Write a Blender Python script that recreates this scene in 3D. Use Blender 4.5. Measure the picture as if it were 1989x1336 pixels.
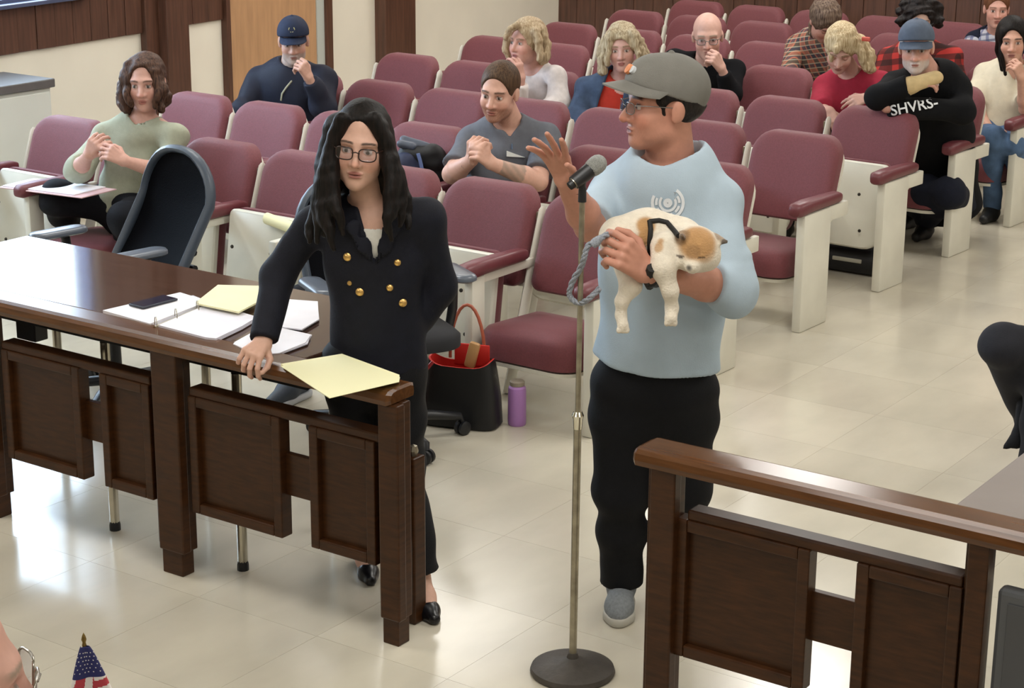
import bpy, bmesh, math, random
import numpy as np
from mathutils import Vector, Matrix

for _o in list(bpy.data.objects):
    bpy.data.objects.remove(_o)
SC = bpy.context.scene
COL = SC.collection
random.seed(7)

# ------------------------------------------------------------------ camera
FPX = 3647.0
PITCH, ROLL, YAW, CAMH = 0.2856, 0.0066, 0.6068, 2.4903
IW, IH = 1989, 1336
_fw = np.array([-math.sin(YAW) * math.cos(PITCH), math.cos(YAW) * math.cos(PITCH), -math.sin(PITCH)])
_r0 = np.array([math.cos(YAW), math.sin(YAW), 0.0])
_u0 = np.cross(_r0, _fw)
_rt = math.cos(ROLL) * _r0 + math.sin(ROLL) * _u0
_up = -math.sin(ROLL) * _r0 + math.cos(ROLL) * _u0
CAMP = np.array([0.0, 0.0, CAMH])
HEAD = np.array([-math.sin(YAW), math.cos(YAW), 0.0])     # camera heading on the floor plan
cd = bpy.data.cameras.new('camera')
cd.sensor_width = 36.0
cd.lens = FPX * 36.0 / IW
cd.clip_start = 0.05
cd.clip_end = 100
cam = bpy.data.objects.new('camera', cd)
COL.objects.link(cam)
cam.matrix_world = Matrix(((_rt[0], _up[0], -_fw[0], 0), (_rt[1], _up[1], -_fw[1], 0),
                           (_rt[2], _up[2], -_fw[2], CAMH), (0, 0, 0, 1)))
SC.camera = cam

# ------------------------------------------------------------------ world, lights, exposure
SC.view_settings.view_transform = 'Standard'
SC.view_settings.look = 'None'
SC.view_settings.gamma = 1.0
SC.view_settings.use_curve_mapping = False
SC.view_settings.exposure = 0.52
w = bpy.data.worlds.new('daylight')
SC.world = w
w.use_nodes = True
w.node_tree.nodes['Background'].inputs[0].default_value = (0.62, 0.80, 1.0, 1)
w.node_tree.nodes['Background'].inputs[1].default_value = 10.0


def area(name, loc, sx, sy, power, col=(1, 0.97, 0.92), rot=(0, 0, 0)):
    l = bpy.data.lights.new(name, 'AREA')
    l.shape = 'RECTANGLE'
    l.size, l.size_y = sx, sy
    l.energy = power
    l.color = col
    o = bpy.data.objects.new(name, l)
    o.location = loc
    o.rotation_euler = rot
    COL.objects.link(o)
    return o


CEIL = 3.3
for lx, ly in ((-7.4, 13.0), (-4.0, 13.2), (-0.4, 13.0), (-7.6, 9.9), (-4.9, 10.4), (-1.2, 9.9), (2.2, 9.9), (-6.4, 6.6), (-3.0, 6.6), (0.6, 6.6),
               (-5.6, 3.3), (-2.2, 3.3), (1.4, 3.3), (-3.4, 0.2), (0.8, 0.2)):
    narrow = (lx, ly) == (-4.9, 10.4)          # a single troffer among the square panels
    area('ceiling_lamp', (lx, ly, CEIL - 0.03), 0.65 if narrow else 1.5, 1.2, 36.0 if narrow else 30.0)


# ------------------------------------------------------------------ pixel -> world helpers (points of the room)
def ray(u, v):
    return _fw + _rt * ((u - IW / 2) / FPX) - _up * ((v - IH / 2) / FPX)


def pz(u, v, z):
    d = ray(u, v)
    return CAMP + d * ((z - CAMH) / d[2])


def py(u, v, y):
    d = ray(u, v)
    return CAMP + d * (y / d[1])


def pxx(u, v, x):
    d = ray(u, v)
    return CAMP + d * (x / d[0])


def pd(u, v, dist):
    d = ray(u, v)
    return CAMP + d * (dist / d.dot(HEAD))


def dist_of(x, y):
    return x * HEAD[0] + y * HEAD[1]


# ------------------------------------------------------------------ materials
def s2l(c):
    if isinstance(c, str):
        c = [int(c[i:i + 2], 16) / 255 for i in (1, 3, 5)]
    return tuple(((x / 12.92) if x <= 0.04045 else ((x + 0.055) / 1.055) ** 2.4) for x in c[:3])


MATS = {}


def mat(name, col, rough=0.6, metal=0.0, spec=0.5, var=0.0, vscale=8.0, stretch=(1, 1, 1), bump=0.0, bscale=60.0,
        attr=None, coords='Object', trans=0.0, sheen=0.0, coat=0.0):
    if name in MATS:
        return MATS[name]
    m = bpy.data.materials.new(name)
    m.use_nodes = True
    nt = m.node_tree
    b = nt.nodes['Principled BSDF']
    c = s2l(col)
    b.inputs['Base Color'].default_value = (*c, 1)
    b.inputs['Roughness'].default_value = rough
    b.inputs['Metallic'].default_value = metal
    b.inputs['Specular IOR Level'].default_value = spec
    b.inputs['Transmission Weight'].default_value = trans
    b.inputs['Sheen Weight'].default_value = sheen
    b.inputs['Coat Weight'].default_value = coat
    tc = nt.nodes.new('ShaderNodeTexCoord')
    mp = nt.nodes.new('ShaderNodeMapping')
    mp.inputs['Scale'].default_value = stretch
    if coords == 'World':
        g = nt.nodes.new('ShaderNodeNewGeometry')
        nt.links.new(g.outputs['Position'], mp.inputs[0])
    else:
        nt.links.new(tc.outputs[coords], mp.inputs[0])
    src = None
    if attr:
        a = nt.nodes.new('ShaderNodeAttribute')
        a.attribute_name = attr
        src = a.outputs['Color']
        nt.links.new(src, b.inputs['Base Color'])
    if var:
        n = nt.nodes.new('ShaderNodeTexNoise')
        n.inputs['Scale'].default_value = vscale
        n.inputs['Detail'].default_value = 5
        nt.links.new(mp.outputs[0], n.inputs['Vector'])
        rmp = nt.nodes.new('ShaderNodeMapRange')
        rmp.inputs['From Min'].default_value = 0.3
        rmp.inputs['From Max'].default_value = 0.7
        rmp.inputs['To Min'].default_value = 1 - var
        rmp.inputs['To Max'].default_value = 1 + var
        nt.links.new(n.outputs[0], rmp.inputs[0])
        mx = nt.nodes.new('ShaderNodeMix')
        mx.data_type = 'RGBA'
        mx.blend_type = 'MULTIPLY'
        mx.inputs[0].default_value = 1
        mx.inputs[6].default_value = (*c, 1)
        if src:
            nt.links.new(src, mx.inputs[6])
        nt.links.new(rmp.outputs[0], mx.inputs[7])
        nt.links.new(mx.outputs[2], b.inputs['Base Color'])
    if bump:
        n2 = nt.nodes.new('ShaderNodeTexNoise')
        n2.inputs['Scale'].default_value = bscale
        n2.inputs['Detail'].default_value = 3
        nt.links.new(mp.outputs[0], n2.inputs['Vector'])
        bp = nt.nodes.new('ShaderNodeBump')
        bp.inputs['Strength'].default_value = bump
        bp.inputs['Distance'].default_value = 0.01
        nt.links.new(n2.outputs[0], bp.inputs['Height'])
        nt.links.new(bp.outputs[0], b.inputs['Normal'])
    MATS[name] = m
    return m


def nodes_of(m):
    return m.node_tree, m.node_tree.nodes['Principled BSDF']


M_WOOD = mat('dark_wood', '#3b210d', 0.36, var=0.35, vscale=6, stretch=(2, 2, 14), spec=0.32)
M_WOODH = mat('dark_wood_rail', '#57361b', 0.2, var=0.25, vscale=6, stretch=(1.2, 14, 14), spec=0.45)
M_WALLWOOD = mat('wall_wood', '#56382a', 0.45, var=0.3, vscale=5, stretch=(9, 9, 0.7))
M_DOOR = mat('door_wood', '#b98f68', 0.45, var=0.12, vscale=4, stretch=(6, 6, 0.8))
M_CREAM = mat('cream_wall', '#e8e0cf', 0.7, var=0.04, vscale=2)
M_WHITE = mat('white_enamel', '#dcd9cb', 0.4, var=0.06, vscale=5)
M_RED = mat('maroon_fabric', '#71373d', 0.62, var=0.12, vscale=140, bump=0.25, bscale=420, spec=0.45, sheen=0.12)
M_REDARM = mat('maroon_vinyl', '#6a343a', 0.42, var=0.08, vscale=30)
M_SCREW = mat('dark_screw', '#3a3630', 0.4, metal=0.6)
M_BLACK = mat('black_plastic', '#16171b', 0.42)
M_CHROME = mat('chrome', '#b9b4a6', 0.22, metal=1.0, var=0.1, vscale=20)
M_STEEL = mat('aged_steel', '#a39c8a', 0.35, metal=0.9, var=0.25, vscale=25)
M_GREY = mat('grey_plastic', '#7f8790', 0.4)
M_IRON = mat('cast_iron', '#4a4540', 0.5, metal=0.3, var=0.15, vscale=30, bump=0.2)
M_PAPER = mat('white_paper', '#eceaf0', 0.7, var=0.03, vscale=10)
M_PAPER2 = mat('ruled_paper', '#e2e0ea', 0.7, var=0.05, vscale=14)
M_YELLOW = mat('yellow_paper', '#efeabd', 0.7, var=0.03, vscale=10)


# ------------------------------------------------------------------ objects
def thing(name, label, cat, loc=(0, 0, 0), rotz=0.0, group=None):
    o = bpy.data.objects.new(name, None)
    o.empty_display_size = 0.1
    COL.objects.link(o)
    o.location = loc
    o.rotation_euler = (0, 0, rotz)
    o['label'] = label
    o['category'] = cat
    if group:
        o['group'] = group
    return o


def tag(o, label, cat, group=None):
    o['label'] = label
    o['category'] = cat
    if group:
        o['group'] = group
    return o


def struct(o):
    o['kind'] = 'structure'
    return o


def from_mesh(name, me, parent=None, loc=None):
    o = bpy.data.objects.new(name, me)
    COL.objects.link(o)
    if parent:
        o.parent = parent
    if loc is not None:
        o.location = loc
    return o


def build(name, bm, m, parent=None, smooth=35, loc=None, label=None):
    if smooth == 30:
        smooth = 18
    me = bpy.data.meshes.new(name)
    bmesh.ops.recalc_face_normals(bm, faces=bm.faces)
    bm.to_mesh(me)
    bm.free()
    for mm in (m if isinstance(m, (list, tuple)) else [m]):
        me.materials.append(mm)
    if smooth:
        me.polygons.foreach_set('use_smooth', [True] * len(me.polygons))
        me.set_sharp_from_angle(angle=math.radians(smooth))
    o = from_mesh(name, me, parent, loc)
    if label:
        o['label'] = label
    return o


def world_to(parent, o):
    """o was built in world coordinates: keep it there under a parent placed elsewhere"""
    o.parent = parent
    mw = Matrix.Translation(parent.location) @ parent.rotation_euler.to_matrix().to_4x4()
    o.matrix_parent_inverse = mw.inverted()
    return o


def frame(origin, xa, ya=None, za=(0, 0, 1)):
    xa = Vector(xa).normalized()
    za = Vector(za)
    if ya is None:
        ya = za.cross(xa).normalized()
    ya = Vector(ya).normalized()
    za = xa.cross(ya).normalized()
    return Matrix(((xa.x, ya.x, za.x, origin[0]), (xa.y, ya.y, za.y, origin[1]), (xa.z, ya.z, za.z, origin[2]), (0, 0, 0, 1)))


def bx(bm, c, s, bev=0.0, M=None, seg=2, mi=0):
    ret = bmesh.ops.create_cube(bm, size=1.0)
    vs = ret['verts']
    for v in vs:
        v.co = Vector((v.co.x * s[0], v.co.y * s[1], v.co.z * s[2]))
    fs = list({f for v in vs for f in v.link_faces})
    if bev:
        es = list({e for v in vs for e in v.link_edges})
        r = bmesh.ops.bevel(bm, geom=es, offset=bev, segments=seg, profile=0.5, affect='EDGES')
        vs = list({v for f in r['faces'] for v in f.verts} | {v for v in vs if v.is_valid})
        fs = list({f for v in vs for f in v.link_faces})
    for v in vs:
        v.co = v.co + Vector(c)
        if M is not None:
            v.co = M @ v.co
    for f in fs:
        f.material_index = mi
    return vs


def bx2(bm, lo, hi, bev=0.0, M=None, seg=2, mi=0):
    return bx(bm, [(a + b) / 2 for a, b in zip(lo, hi)], [abs(b - a) for a, b in zip(lo, hi)], bev, M, seg, mi)


def ringskin(bm, rings, cap0=True, cap1=True, closed=True, mi=0):
    R = [[bm.verts.new(p) for p in r] for r in rings]
    n = len(R[0])
    for a, b in zip(R[:-1], R[1:]):
        for i in range(n if closed else n - 1):
            j = (i + 1) % n
            try:
                f = bm.faces.new((a[i], a[j], b[j], b[i]))
                f.material_index = mi
            except ValueError:
                pass
    if cap0:
        bm.faces.new(R[0][::-1]).material_index = mi
    if cap1:
        bm.faces.new(R[-1]).material_index = mi
    return R


def tube(bm, pts, rad, n=10, caps=True, M=None, flat=None, mi=0):
    """swept tube along pts, rad scalar or list"""
    pts = [Vector(p) for p in pts]
    if M is not None:
        pts = [M @ p for p in pts]
    rad = rad if isinstance(rad, (list, tuple)) else [rad] * len(pts)
    t0 = (pts[1] - pts[0]).normalized()
    nrm = t0.orthogonal().normalized()
    if flat is not None:
        nrm = Vector(flat[0])
        nrm = (nrm - t0 * nrm.dot(t0)).normalized()
    rings = []
    for i, p in enumerate(pts):
        t = (pts[min(i + 1, len(pts) - 1)] - pts[max(i - 1, 0)]).normalized()
        nrm = (nrm - t * nrm.dot(t)).normalized()
        bi = t.cross(nrm)
        k = flat[1] if flat is not None else 1.0
        rings.append([p + (nrm * math.cos(a) * k + bi * math.sin(a)) * rad[i] for a in [2 * math.pi * q / n for q in range(n)]])
    ringskin(bm, rings, caps, caps, mi=mi)


def lathe(bm, prof, n=24, M=None, mi=0):
    rings = []
    for r, z in prof:
        rings.append([Vector((r * math.cos(a), r * math.sin(a), z)) for a in [2 * math.pi * q / n for q in range(n)]])
    if M is not None:
        rings = [[M @ p for p in r] for r in rings]
    ringskin(bm, rings, prof[0][0] > 1e-6, prof[-1][0] > 1e-6, mi=mi)


def rrect(w, h, rads, n=5):
    """rounded rectangle outline, centred in x, z 0..h; rads = (bl, br, tr, tl)"""
    pts = []
    cs = [(-w / 2, 0, 1, 1, 180, rads[0]), (w / 2, 0, -1, 1, 270, rads[1]), (w / 2, h, -1, -1, 0, rads[2]), (-w / 2, h, 1, -1, 90, rads[3])]
    for x, z, sx, sz, a0, r in cs:
        cx, cz = x + sx * r, z + sz * r
        for i in range(n + 1):
            a = math.radians(a0 + 90 * i / n)
            pts.append((cx + r * math.cos(a), cz + r * math.sin(a)))
    return pts


def pillow(bm, outline, steps, warp=None, M=None, mi=0):
    """loft of a 2D outline (x,z); steps = list of (inset, y)"""
    cx = sum(p[0] for p in outline) / len(outline)
    cz = sum(p[1] for p in outline) / len(outline)
    W = max(abs(p[0] - cx) for p in outline)
    H = max(abs(p[1] - cz) for p in outline)
    rings = []
    for ins, y in steps:
        r = []
        for x, z in outline:
            q = Vector((cx + (x - cx) * max(0.02, 1 - ins / W), y, cz + (z - cz) * max(0.02, 1 - ins / H)))
            if warp:
                q = warp(q)
            if M is not None:
                q = M @ q
            r.append(q)
        rings.append(r)
    ringskin(bm, rings, mi=mi)


def prism(bm, poly, h0, h1, M=None, bev=0.0, mi=0):
    """poly in xy extruded in z"""
    a = [bm.verts.new((p[0], p[1], h0)) for p in poly]
    b = [bm.verts.new((p[0], p[1], h1)) for p in poly]
    n = len(poly)
    fs = [bm.faces.new(a[::-1]), bm.faces.new(b)]
    for i in range(n):
        fs.append(bm.faces.new((a[i], a[(i + 1) % n], b[(i + 1) % n], b[i])))
    vs = a + b
    if bev:
        es = list({e for f in fs for e in f.edges})
        r = bmesh.ops.bevel(bm, geom=es, offset=bev, segments=2, profile=0.5, affect='EDGES')
        vs = list({v for f in r['faces'] for v in f.verts} | {v for v in vs if v.is_valid})
    for f in {f for v in vs for f in v.link_faces}:
        f.material_index = mi
    if M is not None:
        for v in vs:
            v.co = M @ v.co


def copy_tree(o, parent=None):
    c = o.copy()
    COL.objects.link(c)
    if parent:
        c.parent = parent
    for ch in o.children:
        copy_tree(ch, c)
    return c
# ================================================================== the room
# floor: dark bed with individual tiles
def make_floor():
    bm = bmesh.new()
    prism(bm, [(-7.35, -6), (6, -6), (6, 17), (-9.65, 17)], -0.12, -0.0012)
    fl = struct(build('floor', bm, mat('tile_joint', '#c9c2b0', 0.35), None, 0))
    mt = mat('floor_tile', '#c6bfae', 0.17, spec=0.5, var=0.10, vscale=2.2, coords='World', stretch=(1.6, 0.8, 1), bump=0.03, bscale=9)
    nt, b = nodes_of(mt)
    # per-tile tint
    oi = nt.nodes.new('ShaderNodeObjectInfo')
    mr = nt.nodes.new('ShaderNodeMapRange')
    mr.inputs['To Min'].default_value = 0.95
    mr.inputs['To Max'].default_value = 1.04
    nt.links.new(oi.outputs['Random'], mr.inputs[0])
    mx = nt.nodes.new('ShaderNodeMix')
    mx.data_type = 'RGBA'
    mx.blend_type = 'MULTIPLY'
    mx.inputs[0].default_value = 1
    old = b.inputs['Base Color'].links[0].from_socket
    nt.links.new(old, mx.inputs[6])
    nt.links.new(mr.outputs[0], mx.inputs[7])
    nt.links.new(mx.outputs[2], b.inputs['Base Color'])
    T, g = 0.50, 0.0005
    bm = bmesh.new()
    bx2(bm, (g, g, -0.008), (T - g, T - g, 0.0))
    me = bpy.data.meshes.new('tile')
    bm.to_mesh(me)
    bm.free()
    me.materials.append(mt)
    cells = []
    for i in range(-26, 12):
        for j in range(-4, 34):
            x, y = i * T, j * T
            d = np.array([x + T / 2, y + T / 2, 0]) - CAMP
            zc = d @ _fw
            inside = False
            if zc > 1:
                u, v = IW / 2 + FPX * (d @ _rt) / zc, IH / 2 - FPX * (d @ _up) / zc
                inside = -150 < u < IW + 150 and -100 < v < IH + 220
            if x < -7.42 - 0.1 * (y + 6):
                continue
            cells.append((0 if inside else 1, zc if zc > 0 else 99, x, y))
    cells.sort()
    far = bmesh.new()
    for k, (out, zc, x, y) in enumerate(cells):
        if k < 290 and not out:
            from_mesh('tile', me, fl, (x, y, 0))
        else:
            bx2(far, (x + g, y + g, -0.008), (x + T - g, y + T - g, 0.0))
    o = build('distant_tiles', far, mt, fl, 0)
    o['kind'] = 'stuff'
    return fl


FLOOR = make_floor()

bm = bmesh.new()
prism(bm, [(-7.5, -6), (6, -6), (6, 17), (-9.8, 17)], CEIL, CEIL + 0.1)
struct(build('ceiling', bm, mat('ceiling_white', '#d8d4c8', 0.9), None, 0))
bm = bmesh.new()
bx2(bm, (5.9, -6, 0), (6.0, 17, CEIL))
struct(build('wall_right', bm, M_CREAM, None, 0))
bm = bmesh.new()
bx2(bm, (-13, -6.0, 0), (6, -5.9, CEIL))
struct(build('wall_front', bm, M_CREAM, None, 0))

# left wall: a local frame, x along the wall away from the camera, y into the room
WT = Vector((-0.0995, 0.99504, 0))
WN = Vector((0.99504, 0.0995, 0))
WO = Vector((-8.75, 7.5, 0))
WM = Matrix(((WT.x, WN.x, 0, WO.x), (WT.y, WN.y, 0, WO.y), (0, 0, 1, 0), (0, 0, 0, 1)))


def wl(u, v=60):
    d = Vector(ray(u, v))
    c = Vector(CAMP)
    t = (WO - c).dot(WN) / d.dot(WN)
    q = c + d * t - WO
    return q.dot(WT), q.z


S = {u: wl(u)[0] for u in (-60, 272, 297, 340, 430, 438, 608, 622, 634, 728, 787, 1086)}
WZ, SILL, WTOP = 1.0, 1.28, 2.6
WR = 0.50          # window right edge along the wall
WL_ = -3.2
bm = bmesh.new()
TH = 0.2
# wall with an opening for the window
bx2(bm, (-14, -TH, 0), (S[1086] + 0.9, 0, SILL), M=WM)
bx2(bm, (-14, -TH, WTOP), (S[1086] + 0.9, 0, CEIL), M=WM)
bx2(bm, (WR, -TH, SILL), (S[1086] + 0.9, 0, WTOP), M=WM)
bx2(bm, (-14, -TH, SILL), (WL_, 0, WTOP), M=WM)
wall_left = struct(build('wall_left', bm, M_CREAM, None, 0))


def planks(parent, s0, s1, z0, z1, width, m, M, th=0.022, name='plank'):
    n = max(1, round((s1 - s0) / width))
    wd = (s1 - s0) / n
    for i in range(n):
        bm = bmesh.new()
        bx2(bm, (s0 + i * wd + 0.002, 0.0, z0), (s0 + (i + 1) * wd - 0.002, th * random.uniform(0.85, 1.1), z1), bev=0.003, M=M, seg=1)
        build(name, bm, m, parent, 0)


# wood bands above the cream panels
planks(wall_left, -3.4, S[272], WZ, SILL - 0.012, 0.16, M_WALLWOOD, WM)
planks(wall_left, WR + 0.06, S[272], SILL - 0.008, CEIL, 0.16, M_WALLWOOD, WM)
planks(wall_left, S[340], S[430], WZ + 0.005, CEIL, 0.16, M_WALLWOOD, WM)
# columns and trims
for i, (a, b_, th, m) in enumerate(((272, 297, 0.05, M_WALLWOOD), (297, 340, 0.12, M_WALLWOOD), (728, 787, 0.10, M_WALLWOOD))):
    bm = bmesh.new()
    bx2(bm, (S[a], 0, 0), (S[b_], th, CEIL), bev=0.006, M=WM)
    struct(build('trim_%d' % (i + 1), bm, m, None, 30))
bm = bmesh.new()
bx2(bm, (-14, 0, 0), (S[272], 0.012, 0.1), M=WM)
bx2(bm, (S[340], 0, 0), (S[430], 0.012, 0.1), M=WM)
bx2(bm, (S[634], 0, 0), (S[728], 0.012, 0.1), M=WM)
bx2(bm, (S[787], 0, 0), (S[1086], 0.012, 0.1), M=WM)
struct(build('baseboard_left', bm, M_WALLWOOD, None, 0))
# door
bm = bmesh.new()
bx2(bm, (S[438], 0.0, 0.01), (S[608], 0.03, 2.1), bev=0.003, M=WM)
door = struct(build('door_1', bm, M_DOOR, None, 30))
for a, b_, th, m, nm in ((430, 438, 0.05, M_WALLWOOD, 'jamb'), (608, 622, 0.04, mat('door_edge', '#b9bdb6', 0.4), 'edge_strip'), (622, 634, 0.06, M_WALLWOOD, 'jamb')):
    bm = bmesh.new()
    bx2(bm, (S[a], 0, 0), (S[b_], th, 2.16), bev=0.003, M=WM)
    build(nm, bm, m, door, 30)
bm = bmesh.new()
bx2(bm, (S[430], 0, 2.11), (S[634], 0.05, 2.2), bev=0.003, M=WM)
build('lintel', bm, M_WALLWOOD, door, 30)
# window
M_GLASS = mat('window_glass', '#f4faff', 0.02, trans=1.0)
nt, b = nodes_of(M_GLASS)
tr = nt.nodes.new('ShaderNodeBsdfTransparent')
gl = nt.nodes.new('ShaderNodeBsdfGlossy')
gl.inputs['Roughness'].default_value = 0.03
ms = nt.nodes.new('ShaderNodeMixShader')
ms.inputs[0].default_value = 0.06
nt.links.new(tr.outputs[0], ms.inputs[1])
nt.links.new(gl.outputs[0], ms.inputs[2])
nt.links.new(ms.outputs[0], nt.nodes['Material Output'].inputs[0])
M_SASH = mat('window_frame_paint', '#4d5470', 0.4)
bm = bmesh.new()
nw = 3
wd = (WR - WL_) / nw
for i in range(nw + 1):
    s = WL_ + i * wd
    bx2(bm, (s - 0.03, -0.12, SILL), (s + 0.03, 0.0, WTOP), M=WM)
bx2(bm, (WL_, -0.12, WTOP - 0.06), (WR, 0.0, WTOP), M=WM)
bx2(bm, (WL_, -0.12, SILL), (WR, 0.0, SILL + 0.035), M=WM)
win = struct(build('window_1', bm, M_SASH, None, 0))
bm = bmesh.new()
bx2(bm, (WL_ - 0.05, -0.02, SILL - 0.012), (WR + 0.05, 0.07, SILL + 0.012), bev=0.004, M=WM)
build('sill', bm, M_SASH, win, 30)
for i in range(nw):
    s = WL_ + i * wd
    bm = bmesh.new()
    bx2(bm, (s + 0.03, -0.07, SILL + 0.035), (s + wd - 0.03, -0.064, WTOP - 0.06), M=WM)
    build('pane', bm, M_GLASS, win, 0)

# back wall of dark vertical planks
_c = WM @ Vector((S[1086], 0, 0))
YB = _c.y
bm = bmesh.new()
bx2(bm, (_c.x - 0.4, YB, 0), (6, YB + 0.2, CEIL))
wall_back = struct(build('wall_back', bm, M_WALLWOOD, None, 0))
BM_ = Matrix(((1, 0, 0, 0), (0, -1, 0, YB), (0, 0, 1, 0), (0, 0, 0, 1)))
planks(wall_back, _c.x, -2.5, 0.1, CEIL, 0.2, M_WALLWOOD, BM_)
bm = bmesh.new()
bx2(bm, (_c.x, YB - 0.03, 0), (6, YB, 0.1))
struct(build('baseboard_back', bm, M_WALLWOOD, None, 0))

# white cabinet against the left wall
c = pxx(107, 152, -8.1)
ZC = c[2]
cab = thing('cabinet', 'white low cabinet with grey worktop standing against the left wall', 'cabinet', (c[0], c[1], 0))
bm = bmesh.new()
bx2(bm, (-0.42, -1.6, 0.0), (-0.02, -0.02, ZC - 0.05), bev=0.006)
build('body', bm, mat('cabinet_white', '#d3d4cb', 0.5, var=0.03, vscale=3), cab, 30)
bm = bmesh.new()
bx2(bm, (-0.43, -1.62, ZC - 0.049), (0.0, 0.0, ZC), bev=0.006)
build('worktop', bm, mat('grey_laminate', '#5f5c5a', 0.4, var=0.08, vscale=20), cab, 30)
for i in range(2):
    bm = bmesh.new()
    bx2(bm, (-0.02, -1.58 + i * 0.79, 0.09), (-0.004, -0.83 + i * 0.79, ZC - 0.07), bev=0.003)
    d = build('door', bm, mat('cabinet_white', '#d3d4cb', 0.5), cab, 30)
    bm = bmesh.new()
    tube(bm, [(0.0, -0.9 + i * 0.14, 0.62), (0.025, -0.9 + i * 0.14, 0.62), (0.025, -0.9 + i * 0.14, 0.5), (0.0, -0.9 + i * 0.14, 0.5)], 0.005, 6)
    build('handle', bm, M_STEEL, d, 40)
# ================================================================== auditorium seats
SEATP, ROWP, ROW1 = 0.54, 0.945, 6.635


def div_x(j):
    return -3.87 - SEATP * j


def seat_xy(k, j):
    dy = ROWC[k - 1] * (j + 0.3)
    return div_x(j) - SEATP / 2 - 0.62 * dy, ROW1 + ROWP * (k - 1) + dy


ROWC = [0.006, 0.010, 0.018, 0.028, 0.03, 0.03, 0.03, 0.03]      # the rows bend back a little towards the wall
ROWZ = [1.0, 1.005, 1.008, 1.008, 1.028, 1.035, 1.045, 1.04]


def backwarp(q):
    # q.x across, q.z up from the bottom of the back, q.y thickness; tilt backwards and curve round the sitter
    z = q.z
    y = q.y + 0.325 * (z - 0.43) - 0.38 * q.x * q.x
    return Vector((q.x, y, 0.44 + z * 0.97 - 0.18 * q.x * q.x * (z / 0.43)))


SEATM = {}


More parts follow.
